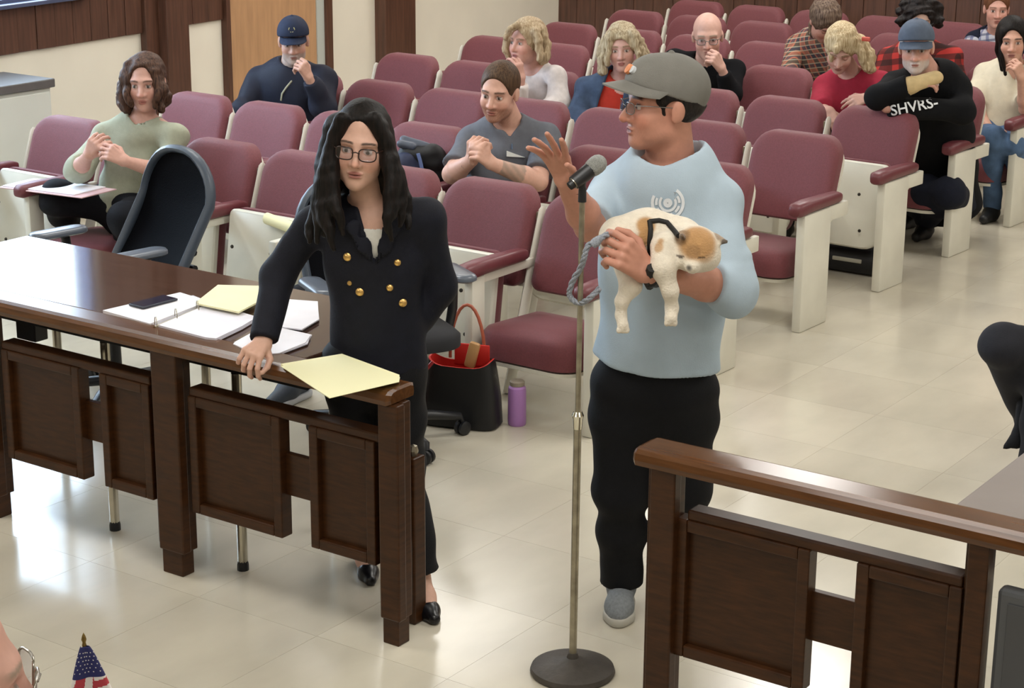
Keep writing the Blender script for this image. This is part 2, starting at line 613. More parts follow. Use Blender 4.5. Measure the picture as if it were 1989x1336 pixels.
def seat_meshes():
    def keep(nm, bm, m, sm=40):
        o = build(nm, bm, m, None, sm)
        me = o.data
        bpy.data.objects.remove(o)
        SEATM[nm] = me
    out = rrect(0.49, 0.43, (0.05, 0.05, 0.10, 0.10), 6)
    bm = bmesh.new()
    pillow(bm, out, [(0.06, 0.02), (0.0, 0.02), (0.0, -0.02), (0.004, -0.035), (0.016, -0.048), (0.04, -0.055), (0.12, -0.06), (0.2, -0.062)], backwarp)
    keep('backrest', bm, M_RED)
    out2 = rrect(0.50, 0.40, (0.03, 0.03, 0.10, 0.10), 5)
    bm = bmesh.new()
    pillow(bm, [(x, z - 0.004) for x, z in out2], [(0.03, 0.05), (0.004, 0.045), (0.0, 0.03), (0.0, 0.021)], backwarp)
    keep('back_shell', bm, M_WHITE)
    # folded seat: local hinge frame; the white pan faces the front
    tilt = math.radians(8)
    Mf = Matrix.Translation((0, -0.40, 0.165)) @ Matrix.Rotation(-tilt, 4, 'X')
    o3 = rrect(0.46, 0.455, (0.10, 0.10, 0.035, 0.035), 6)
    bm = bmesh.new()
    pillow(bm, o3, [(0.02, 0.035), (0.0, 0.03), (0.0, 0.008), (0.008, 0.0)], None, Mf)
    keep('seat_pan_up', bm, M_WHITE)
    o4 = rrect(0.44, 0.45, (0.08, 0.08, 0.05, 0.05), 6)
    bm = bmesh.new()
    pillow(bm, o4, [(0.03, 0.036), (0.0, 0.037), (-0.002, 0.06), (0.0, 0.085), (0.03, 0.12), (0.12, 0.135)], None, Mf @ Matrix.Translation((0, 0, 0.012)))
    keep('seat_cushion_up', bm, M_RED)
    bm = bmesh.new()
    lathe(bm, [(0.0, -0.003), (0.006, -0.003), (0.009, 0.0), (0.009, 0.004)], 8, Mf @ Matrix.Rotation(math.radians(90), 4, 'X') @ Matrix.Scale(-1, 4, (0, 0, 1)))
    keep('screw', bm, M_SCREW)
    # seat folded down
    Md = Matrix(((1, 0, 0, 0), (0, 0, 1, -0.60), (0, -1, 0, 0.335), (0, 0, 0, 1)))   # outline (x,z)->(x,y); thickness y -> -z
    o5 = rrect(0.47, 0.44, (0.09, 0.09, 0.03, 0.03), 6)
    bm = bmesh.new()
    pillow(bm, o5, [(0.02, 0.10), (0.0, 0.09), (-0.004, 0.04), (0.0, -0.01), (0.015, -0.03), (0.05, -0.045), (0.14, -0.052)], lambda q: Vector((q.x, q.y + 0.06 * (q.z - 0.1), q.z)), Md)
    keep('seat_cushion_down', bm, M_RED)
    bm = bmesh.new()
    pillow(bm, o5, [(0.06, 0.125), (0.012, 0.118), (0.008, 0.101)], lambda q: Vector((q.x, q.y + 0.06 * (q.z - 0.1), q.z)), Md)
    keep('seat_pan_down', bm, M_WHITE)
    # standard: front post + rear slanted leg, local to the divider
    bm = bmesh.new()
    bx2(bm, (-0.022, -0.59, 0.0), (0.022, -0.50, 0.572), bev=0.008)
    bx2(bm, (-0.014, -0.51, 0.535), (0.014, -0.13, 0.572), bev=0.005)
    keep('standard', bm, M_WHITE)
    bm = bmesh.new()
    bx2(bm, (-0.024, -0.59, 0.0), (0.024, -0.32, 0.572), bev=0.008)
    bx2(bm, (-0.014, -0.33, 0.5), (0.014, -0.13, 0.572), bev=0.005)
    keep('end_panel', bm, M_WHITE)
    bm = bmesh.new()
    tube(bm, [(0, -0.30, 0.0), (0, -0.235, 0.2), (0, -0.165, 0.42), (0, -0.055, 0.765), (0, -0.05, 0.78)], [0.036, 0.034, 0.032, 0.024, 0.012], 8, flat=((1, 0, 0), 0.5))
    keep('rear_leg', bm, M_WHITE)
    bm = bmesh.new()
    rings = []
    for y, hw, zt, zb in ((-0.645, 0.012, 0.607, 0.588), (-0.64, 0.028, 0.62, 0.574), (-0.62, 0.04, 0.632, 0.566), (-0.52, 0.043, 0.636, 0.574),
                          (-0.34, 0.037, 0.632, 0.574), (-0.22, 0.032, 0.628, 0.574), (-0.19, 0.024, 0.618, 0.576)):
        zc, hz = (zt + zb) / 2, (zt - zb) / 2
        rings.append([Vector((hw * math.copysign(abs(math.cos(a)) ** 0.6, math.cos(a)), y, zc + hz * math.copysign(abs(math.sin(a)) ** 0.6, math.sin(a))))
                      for a in [2 * math.pi * q / 14 for q in range(14)]])
    ringskin(bm, rings)
    keep('arm_pad', bm, M_REDARM)
    bm = bmesh.new()
    lathe(bm, [(0.0, 0.018), (0.012, 0.014), (0.014, 0.0), (0.014, -0.02)], 8, Matrix.Translation((0, -0.055, 0.74)))
    keep('hinge_cap', bm, M_STEEL)


seat_meshes()
ROWN = ['front', 'second', 'third', 'fourth', 'fifth', 'sixth', 'seventh', 'eighth']
POSN = ['aisle end', 'second place from the aisle', 'third place from the aisle', 'fourth place from the aisle', 'fifth place from the aisle',
        'sixth place from the aisle', 'seventh place from the aisle', 'wall end']
EXTRA = {(1, 1): 'behind the black tote bag', (1, 0): 'behind the microphone stand', (1, 5): 'under the woman in sage green sweater',
         (1, 4): 'behind the mesh office chair', (1, 3): 'with a yellow roll of paper on it', (3, 0): 'with its seat down, facing the open floor',
         (4, 0): 'with its white seat pan folded up'}
DOWN = {(1, 0), (3, 0), (1, 5), (3, 6), (2, 2), (4, 4), (4, 3), (5, 3), (6, 2), (5, 1), (5, 0), (6, 1), (6, 0), (8, 1)}


def make_seat(k, j):
    x, y = seat_xy(k, j)
    dn = (k, j) in DOWN
    ex = EXTRA.get((k, j))
    lab = 'maroon padded auditorium seat with white frame, %s row, %s' % (ROWN[k - 1], POSN[j])
    if ex:
        lab = 'maroon auditorium seat, %s row at %s, %s' % (ROWN[k - 1], POSN[j], ex)
    lab = ' '.join(lab.split()[:16])
    t = thing('auditorium_seat', lab, 'seat', (x, y, 0), -math.atan(ROWC[k - 1] / SEATP), 'maroon auditorium seats in rows')
    t.scale = (1, 1, ROWZ[k - 1])

    def p(nm, name=None, loc=None, par=None):
        return from_mesh(name or nm, SEATM[nm], par or t, loc)
    bk = p('backrest')
    p('back_shell', par=bk)
    if dn:
        c = p('seat_cushion_down', 'seat_cushion')
        p('seat_pan_down', 'seat_pan', par=c)
    else:
        c = p('seat_cushion_up', 'seat_cushion')
        pn = p('seat_pan_up', 'seat_pan')
        if k <= 5:
            for sx in (-0.12, 0.12):
                for sz in (0.10, 0.30):
                    p('screw', loc=(sx, -0.14 * sz, sz), par=pn)
    for s in ([1] if j < 7 else [1]):
        ox = SEATP / 2 + (0.05 if j == 0 else 0)
        if (k, j) != (1, 5):
            p('standard' if j else 'end_panel', loc=(ox, 0, 0))
        if j:
            p('rear_leg', loc=(SEATP / 2, 0, 0))
        if (k, j) not in ((1, 5), (1, 3)):
            p('arm_pad', loc=(ox - (0.012 if j == 0 else 0), 0, 0))
    if j:
        p('hinge_cap', loc=(SEATP / 2 - 0.03, 0, 0))
    if j == 6:
        p('standard', loc=(-SEATP / 2, 0, 0))
        p('rear_leg', loc=(-SEATP / 2, 0, 0))
        p('arm_pad', loc=(-SEATP / 2, 0, 0))
    return t


for k in range(1, 9):
    for j in range(7):
        make_seat(k, j)
# ================================================================== railings, table, chairs, small things
RH = 0.787


def rail(name, label, xs0, xs1, posts, bays, x_end_round):
    """railing along X at y = 4.07; posts: list of x-centres; bays: list of (panel boxes, bridge box)"""
    t = thing(name, label, 'railing', ((xs0 + xs1) / 2, 4.12, 0))
    ox = t.location.x

    def L(bm, nm, m, par=t, sm=30, label=None):
        o = build(nm, bm, m, None, sm, label=label)
        o.data.transform(Matrix.Translation((-t.location.x, -t.location.y, 0)))
        o.parent = par
        return o
    # hand rail with an eased front edge
    bm = bmesh.new()
    prof = [(4.066, 0.770), (4.062, 0.785), (4.066, 0.803), (4.078, 0.812), (4.10, 0.815), (4.18, 0.815), (4.196, 0.810), (4.20, 0.79), (4.196, 0.772)]
    ringskin(bm, [[Vector((x, cy + (y - cy) * k, 0.79 + (z - 0.79) * k)) for y, z in prof] for cy in (4.13,) for x, k in
                  ((xs0, 0.8), (xs0 + 0.012, 1.0), (xs1 - 0.012, 1.0), (xs1, 0.8))])
    L(bm, 'handrail', M_WOODH, t, 6)
    for (a, b, foot) in posts:
        c = (a + b) / 2
        wq = b - a
        bm = bmesh.new()
        bx2(bm, (a, 4.112, 0.085), (b - 0.008, 4.150, 0.772), bev=0.004)          # wide rear board
        p = L(bm, 'post', M_WOOD)
        bm = bmesh.new()
        bx2(bm, (a + wq * 0.26, 4.075, 0.085), (b, 4.113, 0.771), bev=0.005)          # proud front board
        L(bm, 'post_face', M_WOOD, p)
        bm = bmesh.new()
        bx2(bm, (a + wq * 0.28, 4.085, 0.0), (b - wq * 0.12, 4.140, 0.09), bev=0.003)
        L(bm, 'foot', M_WOOD, p)
    for (px0, px1), panels, bridge in bays:
        bm = bmesh.new()
        bx2(bm, (px0, 4.105, 0.632), (px1, 4.165, 0.662), bev=0.006)
        L(bm, 'lower_rail', M_WOOD)
        for (a, b) in panels:
            z0, z1 = 0.235, 0.634
            bm = bmesh.new()
            bx2(bm, (a + 0.02, 4.122, z0 + 0.02), (b - 0.02, 4.14, z1 - 0.02))
            pn = L(bm, 'panel', M_WOOD)
            fw = 0.034
            bm = bmesh.new()
            for lo, hi in (((a, z0), (a + fw, z1)), ((b - fw, z0), (b, z1)), ((a + fw, z0), (b - fw, z0 + fw)), ((a + fw, z1 - fw), (b - fw, z1))):
                bx2(bm, (lo[0], 4.10, lo[1]), (hi[0], 4.15, hi[1]), bev=0.004)
            L(bm, 'panel_frame', M_WOOD, pn)
        if bridge:
            bm = bmesh.new()
            bx2(bm, (bridge[0] - 0.02, 4.128, 0.375), (bridge[1] + 0.02, 4.15, 0.513), bev=0.002)
            L(bm, 'bridge_board', M_WOOD)
    return t, L


railL, LL = rail('wooden_railing', 'dark wooden railing with framed panels in front of the long table', -6.6, -3.258,
                 [(-5.18, -5.03, 1), (-4.283, -4.132, 1), (-3.335, -3.235, 1)],
                 [((-5.0, -4.283), [(-5.0, -4.615), (-4.515, -4.285)], (-4.615, -4.515)),
                  ((-4.108, -3.328), [(-4.11, -3.72), (-3.602, -3.345)], (-3.72, -3.602)),
                  ((-6.5, -5.18), [(-6.45, -6.0), (-5.9, -5.2)], (-6.0, -5.9))], 1)
bm = bmesh.new()
bx2(bm, (-3.348, 4.235, 0.0), (-3.300, 4.295, 0.548), bev=0.006)
gp = LL(bm, 'gate_post', M_WOOD)
bm = bmesh.new()
lathe(bm, [(0, 0.585), (0.012, 0.58), (0.016, 0.565), (0.01, 0.547)], 10, Matrix.Translation((-3.324, 4.265, 0)))
LL(bm, 'metal_pin', M_STEEL, gp)
railR, RR = rail('wooden_railing', 'dark wooden railing with framed panels beside the microphone stand', -2.432, -0.4,
                 [(-2.405, -2.302, 1), (-1.508, -1.437, 1), (-0.6, -0.48, 1)],
                 [((-2.278, -1.508), [(-2.31, -1.915), (-1.785, -1.505)], (-1.915, -1.785))], 1)

# long table behind the left railing
TX0, TX1, TY0, TY1, TZ = -5.68, -3.70, 4.205, 4.83, 0.806
tb = thing('long_table', 'long dark wood table behind the railing, papers spread on it', 'table', ((TX0 + TX1) / 2, (TY0 + TY1) / 2, 0))


def TL(bm, nm, m, par=None, sm=30, root=None):
    root = root or tb
    o = build(nm, bm, m, None, sm)
    o.data.transform(Matrix.Translation((-root.location.x, -root.location.y, 0)))
    o.parent = par or root
    return o


M_TABLE = mat('table_veneer', '#4a342a', 0.10, var=0.2, vscale=5, stretch=(1.5, 12, 12), spec=0.6)
bm = bmesh.new()
bx2(bm, (TX0, TY0, TZ - 0.032), (TX1, TY1, TZ), bev=0.004)
TL(bm, 'tabletop', M_TABLE)
bm = bmesh.new()
bx2(bm, (TX0 + 0.03, TY0 + 0.04, TZ - 0.12), (TX1 - 0.03, TY1 - 0.04, TZ - 0.033))
TL(bm, 'apron', M_BLACK)
for lx in (TX0 + 0.25, (TX0 + TX1) / 2 + 0.05, TX1 - 0.335):
    for ly in (TY0 + 0.045, TY1 - 0.1):
        bm = bmesh.new()
        tube(bm, [(lx, ly, TZ - 0.12), (lx, ly, 0.03)], 0.017, 12)
        lg = TL(bm, 'leg', M_CHROME)
        bm = bmesh.new()
        lathe(bm, [(0.02, 0.0), (0.02, 0.02), (0.016, 0.035)], 12, Matrix.Translation((lx, ly, 0)))
        TL(bm, 'leg_glide', M_BLACK, lg)
for hx in (-4.40, -5.1):
    bm = bmesh.new()
    bx2(bm, (hx - 0.05, 4.3, 0.60), (hx + 0.05, 4.36, TZ - 0.12), bev=0.004)
    TL(bm, 'bracket', M_BLACK)

# right table (grey top) and monitor back below the right railing
rt_c = pz(1905, 990, 0.76)
rtab = thing('side_table', 'grey topped table behind the right hand railing', 'table', (-1.0, 4.65, 0))
bm = bmesh.new()
bx2(bm, (-1.62, 4.225, 0.73), (-0.2, 4.85, 0.76), bev=0.004)
TL(bm, 'tabletop', mat('grey_table_top', '#7d746f', 0.35, var=0.06, vscale=6), None, 30, rtab)
bm = bmesh.new()
bx2(bm, (-1.40, 4.26, 0.63), (-0.23, 4.8, 0.729))
TL(bm, 'apron', M_BLACK, None, 30, rtab)
for lx, ly in ((-1.3, 4.32), (-0.3, 4.32), (-1.3, 4.75), (-0.3, 4.75)):
    bm = bmesh.new()
    tube(bm, [(lx, ly, 0.63), (lx, ly, 0.0)], 0.018, 12)
    TL(bm, 'leg', M_CHROME, None, 30, rtab)

# -------- microphone stand
mb = pz(1112, 1306, 0.0)
ms_top = pd(1131, 385, dist_of(mb[0], mb[1]))
msl = thing('microphone_stand', 'tall steel microphone stand with a round iron base on the floor', 'stand', (mb[0], mb[1], 0))
bm = bmesh.new()
lathe(bm, [(0.0, 0.0), (0.122, 0.0), (0.126, 0.008), (0.122, 0.02), (0.09, 0.032), (0.04, 0.04), (0.018, 0.05), (0.014, 0.065), (0.0, 0.066)], 40)
build('base', bm, M_IRON, msl, 35)
topz = ms_top[2]
tl = Vector((ms_top[0] - mb[0], ms_top[1] - mb[1], topz))
zm = 0.80


def along(z):
    return (tl.x * z / topz, tl.y * z / topz, z)


bm = bmesh.new()
tube(bm, [along(0.05), along(zm)], 0.0115, 14)
build('lower_tube', bm, M_STEEL, msl, 35)
bm = bmesh.new()
tube(bm, [along(zm - 0.05), along(topz)], 0.008, 14)
build('upper_tube', bm, M_STEEL, msl, 35)
bm = bmesh.new()
tube(bm, [along(zm - 0.04), along(zm - 0.01), along(zm + 0.0), along(zm + 0.012)], [0.0125, 0.015, 0.0175, 0.012], 14)
build('clutch', bm, mat('bright_chrome', '#d8d4c4', 0.12, metal=1.0), msl, 35)
# clip
dm = dist_of(mb[0], mb[1])
m_tail = pd(1106, 362, dm - 0.02)
m_head = pd(1160, 319, dm + 0.02)
mic_mid = Vector((Vector(m_tail) * 0.55 + Vector(m_head) * 0.45))
bm = bmesh.new()
a = Vector(ms_top)
tube(bm, [a - Vector((0, 0, 0.01)), a + Vector((0, 0, 0.03)), mic_mid + Vector((0, 0, -0.03)), mic_mid + Vector((0, 0, -0.018))], [0.012, 0.011, 0.011, 0.012], 10)
ax = (Vector(m_head) - Vector(m_tail)).normalized()
tube(bm, [mic_mid - ax * 0.03, mic_mid + ax * 0.03], [0.0195, 0.0215], 14)
o = build('clip', bm, M_BLACK, None, 40)
world_to(msl, o)
mic = thing('microphone', 'black handheld microphone with grey mesh head clipped on the stand', 'microphone', m_tail)
bm = bmesh.new()
L_ = (Vector(m_head) - Vector(m_tail)).length
fr = frame(m_tail, ax.orthogonal(), None, ax)
fr = Matrix.Translation(m_tail) @ ax.to_track_quat('Z', 'Y').to_matrix().to_4x4()
lathe(bm, [(0.0, 0), (0.0115, 0.0), (0.0125, 0.01), (0.0150, 0.06), (0.0185, L_ * 0.62), (0.0205, L_ * 0.72)], 18, fr)
o = build('handle', bm, M_BLACK, None, 40)
world_to(mic, o)
bm = bmesh.new()
hs = L_ * 0.72
lathe(bm, [(0.0205, hs), (0.0235, hs + 0.005), (0.0255, hs + 0.015), (0.0262, hs + 0.026), (0.0245, hs + 0.038), (0.019, hs + 0.048), (0.010, hs + 0.054), (0.0, hs + 0.055)], 20, fr)
o = build('grille', bm, mat('mic_grille', '#9a9c98', 0.5, metal=0.5, var=0.25, vscale=300, bump=0.6, bscale=500), None, 60)
world_to(mic, o)
bm = bmesh.new()
lathe(bm, [(0.0128, 0.012), (0.0165, 0.013), (0.0168, 0.022), (0.0138, 0.024)], 18, fr)
o = build('ring', bm, M_CHROME, None, 40)
world_to(mic, o)


# -------- mesh office chairs
M_RIM = mat('chair_rim_grey', '#48525f', 0.4)
M_MESH = mat('chair_mesh', '#05060b', 0.7, var=0.3, vscale=160, bump=0.3, bscale=260, spec=0.06)
M_ARM = mat('chair_arm_pad', '#5b626d', 0.28)


def office_chair(label, x, y, rz, tilt, seat_z=0.47, back_dx=0.0, spin=0.35):
    """front is -Y in the chair's own frame"""
    t = thing('office_chair', label, 'chair', (x, y, 0), rz, 'black mesh office chairs')
    bm = bmesh.new()
    ol = rrect(0.46, 0.60, (0.11, 0.11, 0.21, 0.21), 8)
    Mb = Matrix.Translation((back_dx, 0.20, seat_z - 0.03)) @ Matrix.Rotation(-tilt, 4, 'X')

    def wb(q):
        return Vector((q.x, q.y - 0.5 * q.x * q.x + 0.10 * math.sin(q.z * 5.2 - 0.6), q.z))
    # rim as a closed loop tube
    pts = [Mb @ wb(Vector((p[0], 0, p[1]))) for p in ol]
    n = len(pts)
    rings = []
    for i in range(n):
        tg = (pts[(i + 1) % n] - pts[i - 1]).normalized()
        nn = (Mb.to_3x3() @ Vector((0, 1, 0)))
        nn = (nn - tg * nn.dot(tg)).normalized()
        bi = tg.cross(nn)
        rings.append([pts[i] + nn * math.cos(a) * 0.026 + bi * math.sin(a) * 0.017 for a in [2 * math.pi * q / 8 for q in range(8)]])
    rings.append(rings[0])
    ringskin(bm, rings, False, False)
    bk = build('back_frame', bm, M_RIM, t, 60)
    bm = bmesh.new()

    def halfw(z):
        r, c = (0.11, 0.11) if z < 0.11 else (0.21, 0.39)
        if 0.11 <= z <= 0.39:
            return 0.218
        return 0.218 - r + math.sqrt(max(0.0, r * r - (z - c) ** 2))
    zs = [0.006 + 0.588 * (0.5 - 0.5 * math.cos(math.pi * q / 26)) for q in range(27)]
    for off in (0.004, -0.004):
        g = [[bm.verts.new(Mb @ wb(Vector((halfw(z) * (c / 7 - 1), off, z)))) for c in range(15)] for z in zs]
        for a in range(26):
            for c in range(14):
                bm.faces.new((g[a][c], g[a][c + 1], g[a + 1][c + 1], g[a + 1][c]))
    build('back_mesh', bm, M_MESH, bk, 80)
    bm = bmesh.new()
    ol2 = rrect(0.50, 0.48, (0.12, 0.12, 0.14, 0.14), 6)
    Ms = Matrix(((1, 0, 0, 0), (0, 0, 1, -0.28), (0, -1, 0, seat_z), (0, 0, 0, 1)))
    pillow(bm, ol2, [(0.03, 0.05), (0, 0.04), (0, 0.0), (0.02, -0.02), (0.1, -0.03), (0.2, -0.03)], None, Ms)
    build('seat', bm, mat('chair_seat_cloth', '#16171c', 0.8), t, 50)
    bm = bmesh.new()
    tube(bm, [(0, 0.12, seat_z - 0.05), (0, 0.26, seat_z - 0.04), (back_dx * 0.5, 0.36, seat_z + 0.1), (back_dx, 0.40, seat_z + 0.3)], [0.03, 0.03, 0.028, 0.022], 10)
    for q in range(3):
        tube(bm, [(0.02, 0.37, seat_z + 0.04 + q * 0.07), (0.085, 0.37, seat_z + 0.04 + q * 0.07)], 0.016, 8)
    build('back_bracket', bm, M_BLACK, t, 50)
    bm = bmesh.new()
    bx2(bm, (-0.12, -0.12, seat_z - 0.09), (0.12, 0.13, seat_z - 0.045), bev=0.012)
    tube(bm, [(0, 0, 0.09), (0, 0, seat_z - 0.08)], [0.03, 0.026], 14)
    build('column', bm, M_BLACK, t, 40)
    for sx in (-1, 1):
        bm = bmesh.new()
        tube(bm, [(sx * 0.2, 0.02, seat_z - 0.06), (sx * 0.285, 0.02, seat_z - 0.05), (sx * 0.295, 0.0, seat_z + 0.05), (sx * 0.29, -0.02, seat_z + 0.19)], 0.02, 10)
        a = build('arm_post', bm, M_BLACK, t, 50)
        bm = bmesh.new()
        op = rrect(0.095, 0.27, (0.045, 0.045, 0.045, 0.045), 6)
        Ma = Matrix(((1, 0, 0, sx * 0.285), (0, 0, 1, -0.19), (0, -1, 0, seat_z + 0.222), (0, 0, 0, 1)))
        pillow(bm, op, [(0.012, 0.03), (0, 0.022), (0, 0.01), (0.006, 0.002), (0.03, 0.0)], None, Ma)
        build('arm_pad', bm, M_ARM, t, 50)
    bm = bmesh.new()
    lathe(bm, [(0.0, 0.13), (0.04, 0.13), (0.05, 0.11), (0.05, 0.07), (0.0, 0.065)], 16)
    hub = build('base', bm, M_BLACK, t, 40)
    for q in range(5):
        an = 2 * math.pi * q / 5 + spin
        ex, ey = 0.31 * math.cos(an), 0.31 * math.sin(an)
        bm = bmesh.new()
        tube(bm, [(0.03 * math.cos(an), 0.03 * math.sin(an), 0.10), (ex * 0.6, ey * 0.6, 0.095), (ex, ey, 0.078), (ex * 1.03, ey * 1.03, 0.055)], [0.03, 0.026, 0.02, 0.013], 10, flat=((0, 0, 1), 0.75))
        sp = build('spoke', bm, M_BLACK, t, 50)
        for sd in (-0.014, 0.014):
            bm = bmesh.new()
            cx, cy = ex * 1.03, ey * 1.03
            Mw = Matrix.Translation((cx - math.sin(an + 0.5) * sd, cy + math.cos(an + 0.5) * sd, 0.029)) @ Matrix.Rotation(an + 0.5, 4, 'Z') @ Matrix.Rotation(math.radians(90), 4, 'X')
            lathe(bm, [(0.0, -0.010), (0.022, -0.010), (0.029, -0.006), (0.029, 0.006), (0.022, 0.010), (0.0, 0.010)], 16, Mw)
            build('caster', bm, M_BLACK, sp, 40)
    return t


c1 = pz(196, 462, 0.72)
office_chair('black mesh office chair with grey rim at the table, before the seated woman', c1[0], c1[1] + 0.04, math.radians(-9), math.radians(12), 0.49)
c2 = (-4.46, 5.54)
office_chair('black mesh office chair behind the woman in the dark suit', c2[0], c2[1], math.radians(60), math.radians(8), 0.47, 0.0, -1.42)

# -------- tote bag, bottle, rucksack, rolled paper, clip folder, small black bag
tg = pz(897, 822, 0.0)
tote = thing('tote_bag', 'black tote bag with red lining standing open beside the office chair', 'bag', (tg[0], tg[1], 0), 0)
bm = bmesh.new()
tr_ = math.radians(18)
Mt = Matrix.Rotation(tr_, 4, 'Z')
rings = []
for z, hw, hd in ((0.0, 0.15, 0.075), (0.01, 0.165, 0.085), (0.12, 0.16, 0.075), (0.22, 0.145, 0.06), (0.27, 0.135, 0.055), (0.27, 0.128, 0.048), (0.20, 0.13, 0.05), (0.03, 0.15, 0.07)):
    rings.append([Mt @ Vector((hw * math.copysign(abs(math.cos(a)) ** 0.45, math.cos(a)), hd * math.copysign(abs(math.sin(a)) ** 0.45, math.sin(a)), z + (0.015 * math.cos(2 * a) if z > 0.19 else 0))) for a in [2 * math.pi * q / 28 for q in range(28)]])
ringskin(bm, rings[:5], True, False)
body = build('bag_body', bm, mat('black_leather', '#101114', 0.45), tote, 50)
bm = bmesh.new()
back = [r for r in rings[4:]]
ringskin(bm, back, False, True)
build('lining', bm, mat('red_lining', '#c3241c', 0.55), tote, 50)
bm = bmesh.new()
bx(bm, (0.03, 0.045, 0.285), (0.15, 0.012, 0.09), 0.004, Mt)
build('raised_flap', bm, mat('red_lining', '#c3241c', 0.55), tote, 40)
bm = bmesh.new()
bx(bm, (-0.03, 0.0, 0.30), (0.045, 0.03, 0.11), 0.01, Mt @ Matrix.Rotation(0.25, 4, 'Y'))
build('tan_purse', bm, mat('tan_leather', '#b98d5c', 0.5), tote, 40)
M_STRAP = mat('strap_red_tan', '#a8573f', 0.45)
bm = bmesh.new()
tube(bm, [Mt @ Vector((0.005 + 0.075 * math.cos(a), 0.06, 0.26 + 0.23 * math.sin(a))) for a in [math.pi * q / 14 for q in range(15)]], 0.007, 8)
build('strap', bm, M_STRAP, tote, 60)
bm = bmesh.new()
tube(bm, [Mt @ Vector(p) for p in ((-0.10, -0.07, 0.275), (-0.135, -0.085, 0.23), (-0.16, -0.09, 0.16), (-0.175, -0.092, 0.09))], 0.008, 8)
build('strap', bm, mat('strap_red', '#a52a30', 0.35), tote, 60)

bp_ = pz(1004, 824, 0.0)
bt = thing('water_bottle', 'purple water bottle standing on the floor under the front seat', 'bottle', (bp_[0], bp_[1], 0))
bm = bmesh.new()
lathe(bm, [(0, 0), (0.034, 0), (0.037, 0.004), (0.038, 0.02), (0.0375, 0.145), (0.036, 0.16), (0.029, 0.168)], 24)
build('flask', bm, mat('purple_enamel', '#b07fc0', 0.4), bt, 35)
bm = bmesh.new()
lathe(bm, [(0.029, 0.168), (0.031, 0.17), (0.031, 0.185), (0.026, 0.19), (0.0, 0.191)], 24)
build('cap', bm, mat('bottle_cap', '#8f8475', 0.5), bt, 35)
# ================================================================== figures: distance fields meshed with surface nets
F32 = np.float32


def A(p):
    return np.array(p, dtype=F32)


class Cone:
    """round cone a->b with radii ra, rb; optional flattening along axis n"""
    __slots__ = ('a', 'ab', 'l2', 'ra', 'rb', 'n', 'k', 'r')

    def __init__(s, a, b, ra, rb=None, n=None, flat=1.0):
        s.a = A(a)
        s.ab = A(b) - s.a
        s.l2 = max(float(s.ab @ s.ab), 1e-9)
        s.ra, s.rb = ra, ra if rb is None else rb
        s.n = None
        if n is not None:
            n = A(n)
            s.n = n / np.linalg.norm(n)
        s.k = flat

    def __call__(s, p):
        q = p - s.a
        t = np.clip((q @ s.ab) / s.l2, 0, 1)
        q = q - t[:, None] * s.ab
        if s.n is not None:
            q = q + (q @ s.n)[:, None] * (s.n * (1.0 / s.k - 1.0))
            return (np.sqrt(np.einsum('ij,ij->i', q, q)) - (s.ra + t * (s.rb - s.ra))) * min(1.0, 0.5 + 0.5 * s.k)
        return np.sqrt(np.einsum('ij,ij->i', q, q)) - (s.ra + t * (s.rb - s.ra))


class Ell:
    def __init__(s, c, r, R=None):
        s.c, s.r = A(c), A(r)
        s.R = None if R is None else A(R)      # rows = local axes

    def __call__(s, p):
        q = p - s.c
        if s.R is not None:
            q = q @ s.R.T
        q1 = q / s.r
        k0 = np.sqrt(np.einsum('ij,ij->i', q1, q1))
        q2 = q1 / s.r
        k1 = np.sqrt(np.einsum('ij,ij->i', q2, q2)) + 1e-9
        return k0 * (k0 - 1.0) / k1


class Box:
    def __init__(s, c, h, R=None, r=0.01):
        s.c, s.h, s.r = A(c), A(h) - r, r
        s.R = None if R is None else A(R)

    def __call__(s, p):
        q = p - s.c
        if s.R is not None:
            q = q @ s.R.T
        q = np.abs(q) - s.h
        return np.linalg.norm(np.maximum(q, 0), axis=1) + np.minimum(q.max(axis=1), 0) - s.r


class Half:
    """half space: negative on the side opposite to n"""
    def __init__(s, c, n):
        n = A(n)
        s.n = n / np.linalg.norm(n)
        s.d = float(s.n @ A(c))

    def __call__(s, p):
        return p @ s.n - s.d


def smin(a, b, k):
    if k <= 0:
        return np.minimum(a, b)
    h = np.maximum(k - np.abs(a - b), 0) / k
    return np.minimum(a, b) - h * h * k * 0.25


def smax(a, b, k):
    return -smin(-a, -b, k)


class U:
    """smooth union of members"""
    def __init__(s, k, *m):
        s.k = k
        s.m = list(m[0]) if len(m) == 1 and isinstance(m[0], (list, tuple)) else list(m)

    def __call__(s, p):
        d = s.m[0](p)
        for f in s.m[1:]:
            d = smin(d, f(p), s.k)
        return d


class Sub:
    def __init__(s, a, b, k=0.0):
        s.a, s.b, s.k = a, b, k

    def __call__(s, p):
        return smax(s.a(p), -s.b(p), s.k)


class And:
    def __init__(s, a, b, k=0.0):
        s.a, s.b, s.k = a, b, k

    def __call__(s, p):
        return smax(s.a(p), s.b(p), s.k)


class Off:
    def __init__(s, a, d):
        s.a, s.d = a, d

    def __call__(s, p):
        return s.a(p) - s.d


class Wrinkle:
    """cloth folds: soft waves added to the distance"""
    def __init__(s, a, amp, freq, seed=0):
        r = np.random.RandomState(seed)
        s.a, s.amp = a, amp
        s.K = (r.normal(size=(5, 3)) * freq).astype(F32)
        s.K[:, 2] *= 1.2
        s.ph = r.uniform(0, 6.28, 5).astype(F32)

    def __call__(s, p):
        w = np.sin(p @ s.K.T + s.ph).sum(axis=1)
        return s.a(p) - s.amp * w * 0.45


